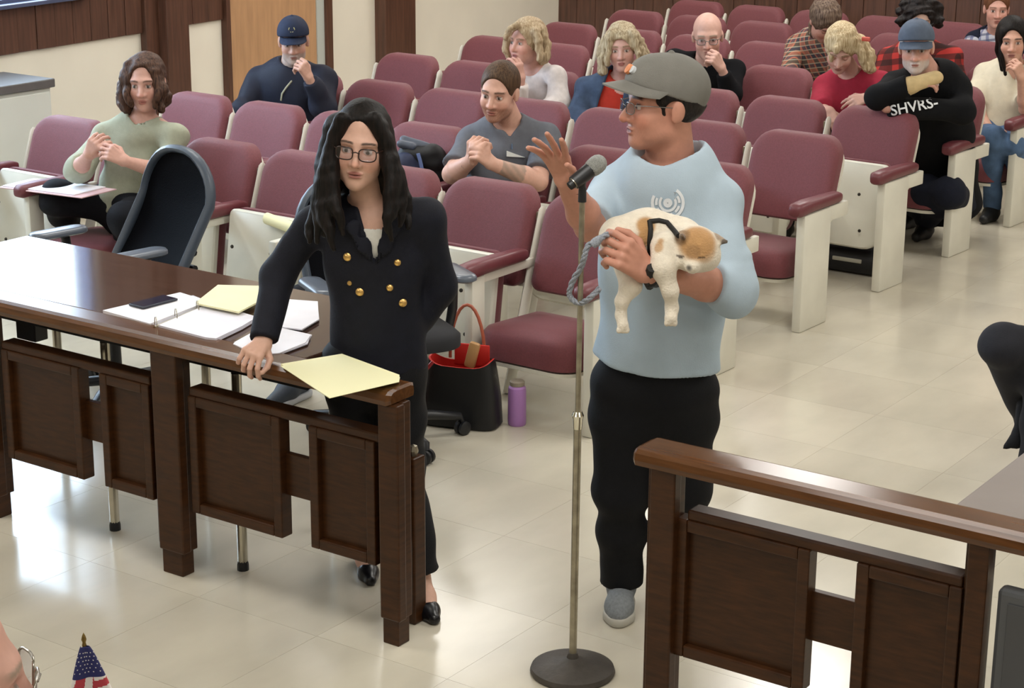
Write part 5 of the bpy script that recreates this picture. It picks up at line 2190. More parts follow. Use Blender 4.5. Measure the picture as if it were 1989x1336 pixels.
def legs(s, m, K=None, F=None, rk=0.066, h=0.016, shoes='#1c1b1d', hw=0.09):
    """trousers for a seated figure: hips -> knees -> feet (defaults straight ahead of the seat)"""
    fd = np.array([0, -1.0, 0])
    hips = [s.P + np.array([-hw, 0, 0]), s.P + np.array([hw, 0, 0])]
    K = K or [None, None]
    F = F or [None, None]
    mem, pts = [Cone(s.P + s.up * 0.08, s.P, s.waist + 0.004, s.waist + 0.012, s.n, 0.72)], [s.P + s.up * 0.1, s.P]
    feet = []
    for i in (0, 1):
        k = np.array(K[i]) if K[i] is not None else hips[i] + fd * 0.43 + [(-0.04, 0.04)[i], 0, 0.02]
        fo = np.array(F[i]) if F[i] is not None else np.array([k[0], k[1] - 0.02, 0.0])
        an = fo + [0, 0, 0.09]
        mem.append(U(0.03, Cone(hips[i], k, 0.088, rk), Cone(k, an, rk, 0.052)))
        pts += [hips[i], k, an]
        feet.append((fo, an))
    f = And(Wrinkle(U(0.05, mem), 0.005, 17, 2), Half((0, 0, 0.07), (0, 0, -1)), 0.006)
    s.add('trousers', f, pts, m, h=h)
    sm = mat('shoe_' + shoes[1:], shoes, 0.5)
    for fo, an in feet:
        g = And(U(0.03, Cone(an - [0, 0, 0.02], fo + [0, -0.03, 0.045], 0.045, 0.042), Cone(fo + [0, -0.03, 0.042], fo + [0, -0.13, 0.03], 0.042, 0.03), Cone(fo + [0, 0.04, 0.04], fo + [0, -0.02, 0.04], 0.036, 0.04)), Half((0, 0, 0.002), (0, 0, -1)), 0.004)
        s.add('shoe', g, [fo, an, fo + [0, -0.13, 0]], sm, h=0.012, pad=0.07)
    return f


def sp(k, j, dy=-0.27, z=0.50, dx=0.0):
    x, y = seat_xy(k, j)
    return np.array([x + dx, y + dy, z])


DARKT = lambda: cloth('dark_trousers', '#1b1d26', 0.8)


# ---- woman in sage green
def p_green():
    P = sp(1, 5, dx=0.07)
    w = Fig('woman with brown wavy hair in sage green sweater, front row near the wall', (P[0], P[1], 0), '#cfa192', h=0.0075, hh=0.0045)
    w.head((275, 168, 8.98), yaw=4, pitch=6, roll=1, sc=1.08, fem=1, jaw=0.92, nose=0.9, lip='#a8655c', brow='#4a3022', iris='#3a3a38')
    w.body((277, 232, 9.08), (207, 264, 9.14), (340, 262, 9.02), P, chest=0.125, waist=0.13, neck=0.050)
    w.arm('A', (152, 330, 9.0), (172, 302, 8.86), hand=dict(to=(188, 268, 8.82), back=cdir(-0.4, 0.1, 0.9), side=1, curl=0.75, sc=0.95, thumb=0.6))
    w.arm('B', (318, 335, 8.92), (243, 313, 8.78), hand=dict(to=(205, 292, 8.76), back=cdir(0.2, 0.45, 0.85), side=1, curl=0.7, sc=0.95, thumb=0.5))
    w.make_body()
    f = w.top(grow=0.016, sleeve=(0.35, 0.3), hem=0.02, cuff=0.046, neck_r=0.072, neck_dn=0.004, wrinkle=0.006, wf=18, seed=2, loose=1.15, bulge=0.015)
    w.add('sweater', f, w.toppts, cloth('sage_knit', '#a9ac98', 0.95, var=0.06, vscale=40, bump=0.3, bscale=350), h=0.011)
    L, pts = [], []
    for i, (a, b, c, r) in enumerate((((250, 130, 9.04), (238, 170, 9.04), (243, 212, 9.02), 0.028), ((256, 122, 9.06), (246, 165, 9.0), (252, 205, 8.98), 0.022), ((246, 150, 9.1), (236, 190, 9.1), (246, 218, 9.06), 0.03),
                                      ((298, 128, 9.04), (314, 170, 9.03), (312, 210, 9.0), 0.028), ((290, 122, 9.04), (306, 160, 8.99), (304, 208, 8.97), 0.022), ((305, 150, 9.1), (322, 185, 9.1), (314, 214, 9.06), 0.03),
                                      ((275, 150, 9.16), (275, 190, 9.18), (278, 225, 9.16), 0.075))):
        fl, q = lock([a, b, c], r, r * 0.6, 0.009, n=12, seed=i + 40, mid=r * 1.1)
        L.append(fl)
        pts += q
    w.hair(hair_mat('brown_hair', '#2d1d17', '#5c4234'), th=0.009, face=(0.100, -0.034, 0.074, 0.095, 0.122), low=-0.09, ears=False, extra=U(0.010, L), epts=pts, h=0.008, wav=0.002)
    legs(w, cloth('black_skirt_cloth', '#0d0f16', 0.85, spec=0.25), K=[pz(112, 385, 0.56), pz(246, 428, 0.52)], F=[pz(150, 520, 0.0), pz(260, 545, 0.0)], rk=0.085)
    # folder of papers on the empty seat edge and her lap
    a, b, c = pd(28, 356, 9.25), pd(190, 376, 8.82), pd(150, 358, 9.0)
    t = thing('paper_folder', 'pink edged stack of papers lying across her lap and the next seat', 'paper', tuple(pd(110, 366, 9.03)))
    ax = Vector(b) - Vector(a)
    M = frame((0, 0, 0), ax, None, (0.05, -0.05, 1))
    bm = bmesh.new()
    bx(bm, (0, 0, 0), (ax.length, 0.21, 0.006), 0.002, M)
    build('cover', bm, mat('pink_card', '#d2aeb0', 0.6), t, 30)
    bm = bmesh.new()
    bx(bm, (-0.03, 0.004, 0.0065), (ax.length * 0.86, 0.19, 0.006), 0.001, M)
    build('sheets', bm, M_PAPER, t, 30)


# ---- man in dark cap
def p_cap():
    P = sp(3, 6, dx=0.03)
    w = Fig('man in navy cap and dark jacket with hand on chin beside the wooden door', (P[0], P[1], 0), '#c59a88', h=0.008, hh=0.0052)
    w.head((569, 88, 10.88), yaw=-4, pitch=10, roll=2, sc=1.06, jaw=1.05, nose=1.1, lip='#a06a60', brow='#8a8078', beard=('#b9b4ae', 0.75))
    w.body((566, 137, 11.02), (500, 152, 11.1), (630, 150, 10.95), P, chest=0.155, waist=0.165, neck=0.062)
    w.arm('A', (472, 215, 10.95), (530, 235, 10.8), hand=dict(to=(556, 240, 10.75), back=cdir(0, 0.9, 0.4), side=-1, curl=0.6))
    w.arm('B', (626, 208, 10.82), (600, 152, 10.74), hand=dict(to=(583, 118, 10.70), back=cdir(0.55, 0.3, 0.75), side=1, curl=(1.0, 1.1, 1.1, 1.1), sc=1.0, thumb=0.5))
    w.make_body()
    f = w.top(grow=0.024, sleeve=(0.95, 0.92), hem=0.0, cuff=0.048, neck_r=0.066, neck_dn=-0.02, wrinkle=0.009, wf=15, seed=6, loose=1.25, shoulder=0.068, bulge=0.02)
    w.add('jacket', f, w.toppts, cloth('navy_jacket', '#171b2c', 0.7, spec=0.35), h=0.011)
    c = w.cap(cloth('navy_cap', '#222a40', 0.8), None, brim=0.068, bd=0.075, tilt=0.06, low=0.03, h=0.006)
    bm = bmesh.new()
    L = Vector(w.root.location)
    for sx in (-1, 1):
        tube(bm, [Vector(w.hl(sx * x, 0.106 - 0.6 * abs(x), z)) - L for x, z in ((0.003, 0.080), (0.012, 0.084), (0.016, 0.094), (0.012, 0.104))], 0.0028, 6)
    build('cap_emblem', bm, mat('gold_thread', '#b9b07a', 0.6), c, 60)
    bm = bmesh.new()
    tube(bm, [hit_on(f, u, v, 10.4, 11.2) - L for u, v in ((574, 142), (566, 158), (556, 170), (548, 182), (546, 195))], 0.006, 6)
    build('lanyard', bm, mat('lanyard', '#a9a68e', 0.7), w.root, 60)
    legs(w, DARKT())


# ---- young man in grey shirt
def p_grey():
    P = sp(2, 2, dx=0.02)
    w = Fig('young man with short hair and beard in grey shirt, hands clasped, second row', (P[0], P[1], 0), '#d3a592', h=0.0075, hh=0.0042)
    w.head((957, 189, 8.78), yaw=20, pitch=10, roll=-5, sc=1.10, jaw=1.02, nose=1.0, lip='#a8675c', brow='#4b3426', beard=('#7b4a2e', 0.7))
    w.body((992, 246, 8.98), (915, 272, 9.04), (1062, 270, 8.93), P, chest=0.15, waist=0.15, neck=0.062)
    w.arm('A', (878, 338, 8.84), (916, 312, 8.66), r=(0.05, 0.045, 0.043, 0.030), hand=dict(to=(920, 280, 8.62), back=cdir(-0.65, 0.1, 0.7), side=1, curl=(0.95, 1, 1, 1), sc=1.05))
    w.arm('B', (1045, 352, 8.72), (955, 318, 8.62), r=(0.05, 0.045, 0.042, 0.030), hand=dict(to=(928, 292, 8.58), back=cdir(0.35, 0.5, 0.8), side=1, curl=(1.0, 1.1, 1.1, 1.1), sc=1.05))
    band = np.array(s2l('#8b7d70'), F32)
    E, W = w.EB, w.WB

    def tattoo(V, c):
        d = (W - E)
        t = ((V - A(E)) @ A(d)) / float(d @ d)
        q = V - A(E) - t[:, None] * A(d)
        n = np.linalg.norm(q, axis=1)
        k = (t > 0.38) & (t < 0.84) & (n < 0.07)
        return mixc(c, band, 0.75 * k * (0.8 + 0.2 * np.sin(V @ A([160, 90, 130]))))
    w.make_body(tattoo)
    gm = cloth('grey_twill', '#676a72', 0.85, var=0.08)
    f = w.top(grow=0.018, sleeve=(-0.78, -0.78), hem=0.0, neck_r=0.066, neck_dn=-0.012, wrinkle=0.006, wf=20, seed=9, loose=1.3, shoulder=0.066, vneck=wedge([(968, 236), (1012, 236), (990, 266)], 8.84, 0.07))
    sh = w.add('shirt', f, w.toppts, gm, h=0.010)
    L = Vector(w.root.location)
    # collar flaps
    for tri in ([(966, 236), (984, 250), (976, 262), (958, 250)], [(1012, 238), (994, 262), (1010, 266), (1026, 250)]):
        bm = bmesh.new()
        off = Vector(cdir(0, 0.3, 1)) * 0.008
        a = [hit_on(f, u, v, 8.4, 9.3) - L + off * 0.2 for u, v in tri]
        ringskin(bm, [[p for p in a], [p + off for p in a]])
        build('collar', bm, gm, sh, 30)
    for (u0, v0, u1, v1, nm, cc) in ((994, 279, 1024, 290, 'shoulder_patch', '#7fa6cf'), (984, 293, 1020, 304, 'name_tag', '#dcdfdc')):
        bm = bmesh.new()
        off = Vector(cdir(0, 0.2, 1)) * 0.014
        a = [hit_on(f, u, v, 8.4, 9.3) - L for u, v in ((u0, v0), (u1, v0 + 2), (u1, v1 + 2), (u0, v1))]
        ringskin(bm, [a, [p + off for p in a]])
        build(nm, bm, mat(nm, cc, 0.6), sh, 30)
    w.hair(hair_mat('short_brown_hair', '#3a2a1e', '#5f4835'), th=0.006, face=(0.112, -0.026, 0.086, 0.092, 0.116), low=-0.03, h=0.006)
    legs(w, DARKT())


# ---- women with blonde hair
def p_white():
    P = sp(4, 4, dx=0.06)
    w = Fig('blonde woman in white top with hand at her mouth, turned aside', (P[0], P[1], 0), '#cf9f90', h=0.008, hh=0.0052)
    w.head((1003, 84, 10.98), yaw=44, pitch=0, roll=0, sc=1.06, fem=1, jaw=0.95, nose=0.95, lip='#a4544f', brow='#7a5c40', open=0.004)
    w.body((1036, 134, 11.14), (972, 150, 11.2), (1080, 148, 11.0), P, chest=0.14, waist=0.15, neck=0.05)
    w.arm('A', (1002, 205, 10.92), (1012, 152, 10.86), hand=dict(to=(1004, 122, 10.84), back=cdir(0.5, 0.1, 0.85), side=-1, curl=0.7))
    w.arm('B', (1086, 200, 10.92), (1046, 222, 10.78), hand=dict(to=(1020, 226, 10.75), back=cdir(0, 0.9, 0.4), side=1, curl=0.5))
    w.make_body()
    f = w.top(grow=0.018, sleeve=(0.8, 0.9), hem=0.0, neck_r=0.075, neck_dn=0.01, wrinkle=0.006, wf=16, seed=13, loose=1.25)
    w.add('blouse', f, w.toppts, cloth('white_knit', '#d6cdca', 0.9), h=0.011)
    L, pts = [], []
    for i, (a, b, c, r) in enumerate((((1050, 58, 11.0), (1062, 85, 11.0), (1060, 112, 10.98), 0.03), ((1040, 60, 10.95), (1048, 88, 10.94), (1048, 114, 10.94), 0.026), ((1045, 60, 11.1), (1058, 90, 11.1), (1056, 120, 11.08), 0.04),
                                      ((990, 60, 11.05), (982, 85, 11.06), (985, 108, 11.06), 0.024), ((1030, 70, 11.2), (1035, 100, 11.2), (1030, 120, 11.2), 0.06), ((1005, 47, 10.96), (988, 58, 10.95), (984, 74, 10.97), 0.018))):
        fl, q = lock([a, b, c], r, r * 0.8, 0.006, n=10, seed=i + 60)
        L.append(fl)
        pts += q
    w.hair(hair_mat('dark_blonde_hair', '#957d5f', '#c4b092'), th=0.016, face=(0.10, -0.040, 0.070, 0.09, 0.115), low=-0.08, ears=False, extra=U(0.012, L), epts=pts, h=0.0085, wav=0.002)
    legs(w, DARKT())


def p_denim():
    P = sp(4, 3, dx=0.0)
    w = Fig('blonde woman in denim jacket over orange red top, fourth row', (P[0], P[1], 0), '#d0a498', h=0.008, hh=0.0052)
    w.head((1206, 99, 10.72), yaw=8, pitch=6, roll=4, sc=1.06, fem=1, jaw=0.95, nose=0.95, lip='#a3625c', brow='#82694e')
    w.body((1208, 153, 10.9), (1136, 172, 10.94), (1272, 170, 10.86), P, chest=0.14, waist=0.15, neck=0.05)
    w.arm('A', (1118, 232, 10.82), (1154, 250, 10.66), hand=dict(to=(1176, 252, 10.62), back=cdir(0, 0.9, 0.4), side=-1, curl=0.5))
    w.arm('B', (1296, 232, 10.78), (1250, 250, 10.62), hand=dict(to=(1222, 252, 10.6), back=cdir(0, 0.9, 0.4), side=1, curl=0.5))
    w.make_body()
    cut = wedge([(1178, 130), (1226, 130), (1212, 185), (1200, 262), (1140, 262), (1162, 200)], 10.78, 0.10)
    f = w.top(grow=0.026, sleeve=(0.95, 0.95), hem=-0.03, neck_r=0.064, neck_dn=0.0, wrinkle=0.009, wf=16, seed=15, loose=1.25, vneck=cut)
    jk = w.add('denim_jacket', f, w.toppts, cloth('blue_denim', '#42526b', 0.85, var=0.25, vscale=20, bump=0.3), h=0.010)
    r = w.top(grow=0.002, sleeve=(-0.1, -0.1), hem=0.0, shoulder=0.040, neck_r=0.064, neck_dn=0.0, wrinkle=0.003, seed=16)
    w.add('red_top', r, [w.N, w.P, w.SA, w.SB], cloth('orange_red_jersey', '#b8382a', 0.85), h=0.011)
    L0 = Vector(w.root.location)
    bm = bmesh.new()
    tube(bm, [hit_on(f, u, v, 10.3, 11.3) - L0 + Vector(cdir(0, 0, 0.004)) for u, v in ((1174, 140), (1168, 160), (1156, 195), (1142, 225), (1134, 250))], 0.013, 8)
    build('fleece_trim', bm, mat('pale_fleece', '#b3b1ae', 0.95, var=0.3, vscale=150, bump=0.6, bscale=200), jk, 60)
    L, pts = [], []
    for i, (a, b, c, r_) in enumerate((((1182, 72, 10.78), (1172, 105, 10.8), (1172, 138, 10.78), 0.028), ((1188, 64, 10.74), (1180, 95, 10.73), (1180, 125, 10.73), 0.02), ((1178, 80, 10.86), (1168, 112, 10.88), (1172, 140, 10.86), 0.035),
                                       ((1234, 70, 10.76), (1246, 102, 10.78), (1246, 132, 10.78), 0.03), ((1228, 64, 10.72), (1238, 95, 10.71), (1238, 122, 10.72), 0.02), ((1240, 80, 10.84), (1252, 110, 10.86), (1246, 136, 10.86), 0.035), ((1208, 85, 10.95), (1208, 115, 10.96), (1210, 138, 10.96), 0.075))):
        fl, q = lock([a, b, c], r_, r_ * 0.8, 0.006, n=10, seed=i + 80)
        L.append(fl)
        pts += q
    w.hair(hair_mat('ash_blonde_hair', '#927f63', '#c6b79a'), th=0.016, face=(0.10, -0.042, 0.066, 0.09, 0.108), low=-0.09, ears=False, extra=U(0.012, L), epts=pts, h=0.0085, wav=0.003)
    legs(w, cloth('red_skirt', '#a8342a', 0.85))


def p_bald():
    P = sp(5, 3, dx=0.02)
    w = Fig('bald man with spectacles in black sweater, fist held against his mouth', (P[0], P[1], 0), '#d0a596', h=0.008, hh=0.0052)
    w.head((1374, 78, 11.48), yaw=6, pitch=9, roll=3, sc=1.12, jaw=1.0, wide=1.02, nose=1.05, lip='#a86e66', brow='#9a8878')
    w.body((1370, 128, 11.66), (1310, 118, 11.74), (1426, 136, 11.6), P, chest=0.15, waist=0.16, neck=0.062)
    w.arm('A', (1284, 160, 11.66), (1322, 205, 11.5), hand=dict(to=(1355, 218, 11.4), back=cdir(0, 0.9, 0.4), side=-1, curl=0.6))
    w.arm('B', (1420, 182, 11.42), (1402, 134, 11.36), hand=dict(to=(1384, 106, 11.32), back=cdir(0.5, 0.2, 0.8), side=1, curl=(1.0, 1.1, 1.1, 1.1), sc=1.1))
    w.make_body()
    f = w.top(grow=0.022, sleeve=(0.9, 0.85), hem=0.0, cuff=0.05, neck_r=0.066, neck_dn=-0.005, wrinkle=0.006, wf=15, seed=19, loose=1.3, shoulder=0.068)
    w.add('sweater', f, w.toppts, cloth('black_fleece', '#141417', 0.95, spec=0.15), h=0.011)
    w.hair(hair_mat('grey_hair', '#8d8780', '#b5b0a8'), th=0.003, face=(0.02, 0.06, 0.09, 0.12, 0.085), low=-0.04, h=0.007)
    w.glasses(mat('wire_frame', '#7d7a78', 0.25, metal=0.8), w=0.023, hgt=0.015, r=0.002)
    legs(w, DARKT())


def p_plaid():
    P = sp(6, 2, dx=-0.02)
    w = Fig('person with brown hair in multicoloured plaid shirt bowing the head', (P[0], P[1], 0), '#c39384', h=0.0085, hh=0.006)
    w.head((1610, 62, 11.86), yaw=-22, pitch=48, roll=6, sc=1.05, fem=1, nose=0.95, lip='#9a625c', brow='#3f2b20', shut=1)
    w.body((1588, 72, 12.05), (1546, 90, 12.12), (1622, 100, 11.98), P, chest=0.14, waist=0.15, neck=0.05)
    w.arm('A', (1532, 150, 11.9), (1570, 172, 11.75), hand=dict(to=(1594, 176, 11.7), back=cdir(0, 0.9, 0.4), side=-1, curl=0.6))
    w.arm('B', (1628, 155, 11.85), (1606, 172, 11.7), hand=dict(to=(1592, 176, 11.66), back=cdir(0, 0.9, 0.4), side=1, curl=0.6))
    w.make_body()
    f = w.top(grow=0.022, sleeve=(0.95, 0.95), hem=0.0, neck_r=0.06, neck_dn=-0.01, wrinkle=0.006, wf=15, seed=21, loose=1.2)
    pm = stripes_mat('multicolour_plaid', '#8f5a48', [('#243b34', 'X', 1.0, 0.55), ('#2c3040', 'Z', 1.0, 0.55), ('#b86a4f', 'X', 2.0, 0.85), ('#a9a58e', 'Z', 2.0, 0.88)], 5.5)
    w.add('plaid_shirt', f, w.toppts, pm, h=0.011)
    L, pts = [], []
    for i, (a, b, c, r) in enumerate((((1590, 25, 12.0), (1578, 50, 12.02), (1574, 74, 12.02), 0.03), ((1612, 22, 11.9), (1625, 40, 11.84), (1628, 62, 11.84), 0.024))):
        fl, q = lock([a, b, c], r, r * 0.7, 0.005, n=9, seed=i + 90)
        L.append(fl)
        pts += q
    w.hair(hair_mat('mid_brown_hair', '#43322a', '#7d6a5a'), th=0.016, face=(0.10, -0.045, 0.068, 0.09, 0.105), low=-0.08, ears=False, extra=U(0.012, L), epts=pts, h=0.008, wav=0.002)
    legs(w, DARKT())


def p_red():
    P = sp(5, 1, dx=0.02)
    w = Fig('blonde woman in dark red top looking down at her lap, fifth row', (P[0], P[1], 0), '#d2a79a', h=0.008, hh=0.0052)
    w.head((1630, 113, 10.78), yaw=14, pitch=34, roll=-4, sc=1.07, fem=1, jaw=0.95, nose=0.95, lip='#a8655c', brow='#7a6044', shut=1)
    w.body((1656, 146, 11.0), (1598, 166, 11.06), (1712, 160, 10.94), P, chest=0.14, waist=0.15, neck=0.05)
    w.arm('A', (1596, 218, 10.9), (1610, 214, 10.72), hand=dict(to=(1616, 232, 10.68), back=cdir(-0.2, 0.3, 0.9), side=-1, curl=0.4))
    w.arm('B', (1722, 208, 10.8), (1684, 190, 10.7), hand=dict(to=(1656, 198, 10.66), back=cdir(0.1, 0.6, 0.75), side=1, curl=0.55))
    w.make_body()
    f = w.top(grow=0.02, sleeve=(0.2, 0.35), hem=0.0, neck_r=0.066, neck_dn=0.0, wrinkle=0.008, wf=15, seed=23, loose=1.35)
    w.add('red_top', f, w.toppts, cloth('crimson_jersey', '#98253a', 0.85), h=0.011)
    d = (w.WB - w.EB) / np.linalg.norm(w.WB - w.EB)
    bm = bmesh.new()
    M = Matrix.Translation(Vector(w.WB - d * 0.045) - Vector(w.root.location)) @ Vector(d).to_track_quat('Z', 'Y').to_matrix().to_4x4()
    lathe(bm, [(0.030, -0.010), (0.034, -0.008), (0.034, 0.008), (0.030, 0.010)], 16, M)
    build('watch', bm, mat('pale_watch', '#d5d5d8', 0.4), w.root, 50)
    L, pts = [], []
    for i, (a, b, c, r) in enumerate((((1640, 66, 10.84), (1632, 85, 10.74), (1622, 100, 10.73), 0.022), ((1668, 80, 10.84), (1686, 108, 10.85), (1692, 134, 10.84), 0.032), ((1660, 80, 10.8), (1674, 108, 10.79), (1682, 134, 10.80), 0.028), ((1668, 80, 10.95), (1688, 110, 10.96), (1686, 138, 10.94), 0.045),
                                      ((1632, 75, 10.8), (1620, 95, 10.79), (1616, 116, 10.80), 0.02))):
        fl, q = lock([a, b, c], r, r * 0.8, 0.005, n=10, seed=i + 100)
        L.append(fl)
        pts += q
    w.hair(hair_mat('light_blonde_hair', '#a08862', '#d6c4a2'), th=0.015, face=(0.10, -0.045, 0.064, 0.09, 0.105), low=-0.08, ears=False, extra=U(0.012, L), epts=pts, h=0.008, wav=0.002)
    bm = bmesh.new()
    o = Vector(pd(1682, 76, 10.78)) - Vector(w.root.location)
    bx(bm, o, (0.05, 0.02, 0.025), 0.006)
    build('hair_clip', bm, mat('coral_clip', '#d8645a', 0.4), w.root, 40)
    legs(w, DARKT())


def p_black():
    P = np.array(pd(1836, 385, 10.72))
    w = Fig('bearded man in grey cap and black printed sweatshirt leaning over a seat back', (P[0], P[1], 0), '#cd9d8d', h=0.008, hh=0.0048)
    w.head((1778, 99, 10.06), yaw=14, pitch=6, roll=3, sc=1.10, jaw=1.06, wide=1.02, nose=1.15, lip='#9f6a60', brow='#b0a8a0', beard=('#cfcac6', 0.9))
    w.body((1806, 150, 10.3), (1738, 168, 10.3), (1858, 176, 10.26), P, chest=0.165, waist=0.17, neck=0.065, flat=0.75)
    w.arm('A', (1706, 190, 10.06), (1768, 166, 10.0), r=(0.05, 0.045, 0.042, 0.032), hand=dict(to=(1812, 152, 10.02), back=cdir(0.1, 0.85, 0.5), side=-1, curl=(0.4, 0.45, 0.5, 0.5), sc=1.08))
    w.arm('B', (1868, 216, 10.14), (1722, 208, 10.05), r=(0.05, 0.045, 0.042, 0.032), hand=dict(to=(1724, 194, 10.17), back=cdir(0, 0.5, 0.8), side=1, curl=0.9, sc=0.8))
    w.make_body()
    f = w.top(grow=0.022, sleeve=(0.92, 0.98), hem=0.08, cuff=0.053, neck_r=0.072, neck_dn=-0.02, wrinkle=0.007, wf=14, seed=27, loose=1.3, shoulder=0.074, bulge=0.02)
    sw = w.add('sweatshirt', f, w.toppts, cloth('black_sweat', '#0f1013', 0.9, spec=0.2), h=0.010)
    print_text(f, 'SHVRS-', 1731, 225, 1822, 207, 21, 9.7, 10.4, mat('white_print', '#e8ecf0', 0.8), sw, origin=w.root.location)
    # tan wrist brace
    a, b = w.WA, np.array(pd(1818, 150, 10.02))
    e = w.WA - (w.WA - w.EA) * 0.14
    br = U(0.02, Cone(e, w.WA, 0.050, 0.046), Cone(w.WA, b, 0.046, 0.040, cdir(0.1, 0.85, 0.5), 0.8))
    w.add('wrist_brace', br, [e, a, b], cloth('tan_brace', '#c9b184', 0.85), h=0.007, pad=0.08)
    c = w.cap(cloth('slate_cap', '#566173', 0.85), None, brim=0.074, bd=0.072, tilt=0.10, low=0.030, h=0.006)
    w.hair(hair_mat('white_hair', '#a8a39e', '#cfcbc6'), th=0.005, face=(0.11, -0.02, 0.086, 0.095, 0.125), low=-0.04, h=0.006, under=(0.036, 0.26))
    k = np.array(pd(1843, 374, 10.30))
    fo = np.array(pz(1797, 462, 0.0))
    fo2 = np.array(pz(1770, 440, 0.0))
    legs(w, cloth('dark_jeans', '#141826', 0.85, spec=0.25), K=[np.array(pd(1800, 372, 10.42)), k], F=[fo2, fo], rk=0.094, h=0.012)


def p_curly():
    P = sp(6, 1, dx=0.0)
    w = Fig('person with big curly black hair and glasses in red buffalo plaid, behind', (P[0], P[1], 0), '#d5b0a0', h=0.0085, hh=0.006)
    w.head((1788, 48, 11.66), yaw=4, pitch=8, roll=0, sc=1.08, fem=1, nose=1.0, lip='#9a625c', brow='#1d1614')
    w.body((1790, 96, 11.84), (1722, 112, 11.9), (1850, 112, 11.8), P, chest=0.145, waist=0.155, neck=0.052)
    w.arm('A', (1705, 180, 11.8), (1745, 205, 11.6), hand=dict(to=(1765, 210, 11.55), back=cdir(0, 0.9, 0.4), side=-1, curl=0.6))
    w.arm('B', (1862, 180, 11.7), (1830, 205, 11.55), hand=dict(to=(1810, 210, 11.5), back=cdir(0, 0.9, 0.4), side=1, curl=0.6))
    w.make_body()
    f = w.top(grow=0.024, sleeve=(0.95, 0.95), hem=0.0, neck_r=0.064, neck_dn=-0.01, wrinkle=0.007, wf=15, seed=31, loose=1.3)
    w.add('plaid_shirt', f, w.toppts, stripes_mat('buffalo_plaid', '#b5312c', [('#17100f', 'X', 1.0, 0.5), ('#17100f', 'Z', 1.0, 0.5)], 4.2), h=0.012)
    rs = np.random.RandomState(5)
    L, pts = [], []
    for i in range(46):
        a = rs.uniform(0, 2 * math.pi)
        el = rs.uniform(-0.45, 1.45)
        v = np.array([math.cos(a) * math.cos(el), math.sin(a) * math.cos(el), math.sin(el)])
        if v[1] > 0.45 and v[2] < 0.75:
            continue
        c = w.hl(*(np.array([0, -0.02, 0.02]) + v * np.array([0.115, 0.115, 0.105])))
        L.append(Ell(c, (0.032, 0.032, 0.032)))
        pts.append(c)
    w.hair(hair_mat('curly_black_hair', '#0c0a0a', '#2a2322'), th=0.020, face=(0.10, -0.040, 0.068, 0.09, 0.108), low=-0.07, ears=False, extra=U(0.012, L), epts=pts, h=0.008, wav=0.006)
    w.glasses(mat('black_frame', '#161416', 0.3), w=0.024, hgt=0.017, r=0.002)
    legs(w, DARKT())


def p_cardigan():
    P = sp(8, 1, dx=-0.14)
    w = Fig('man with reddish hair in navy cardigan over checked shirt, back row', (P[0], P[1], 0), '#d3a090', h=0.0085, hh=0.006)
    w.head((1938, 22, 13.22), yaw=8, pitch=6, roll=0, sc=1.06, jaw=1.0, lip='#a8655c', brow='#6a4a34')
    w.body((1936, 66, 13.4), (1892, 80, 13.46), (1984, 80, 13.36), P, chest=0.145, waist=0.15, neck=0.056)
    w.arm('A', (1880, 140, 13.35), (1910, 165, 13.2), hand=dict(to=(1925, 170, 13.15), back=cdir(0, 0.9, 0.4), side=-1, curl=0.6))
    w.arm('B', (1992, 140, 13.3), (1965, 165, 13.15), hand=dict(to=(1945, 170, 13.1), back=cdir(0, 0.9, 0.4), side=1, curl=0.6))
    w.make_body()
    cut = wedge([(1912, 54), (1954, 54), (1962, 130), (1906, 130)], 13.3, 0.12)
    f = w.top(grow=0.026, sleeve=(0.95, 0.95), hem=0.0, neck_r=0.064, neck_dn=0.0, wrinkle=0.006, wf=15, seed=33, loose=1.2, vneck=cut)
    w.add('cardigan', f, w.toppts, cloth('navy_knit', '#171b2d', 0.9), h=0.012)
    g = w.top(grow=0.012, sleeve=(-0.2, -0.2), hem=0.0, neck_r=0.062, neck_dn=-0.02, wrinkle=0.003, seed=34)
    w.add('checked_shirt', g, [w.N, w.P, w.SA, w.SB], stripes_mat('blue_white_check', '#c6c6d0', [('#5b6290', 'X', 1.0, 0.7), ('#4a5070', 'Z', 1.0, 0.7)], 7.0), h=0.012)
    w.hair(hair_mat('reddish_hair', '#553322', '#80553a'), th=0.008, face=(0.11, -0.03, 0.082, 0.085, 0.108), low=-0.02, h=0.007)
    legs(w, DARKT())


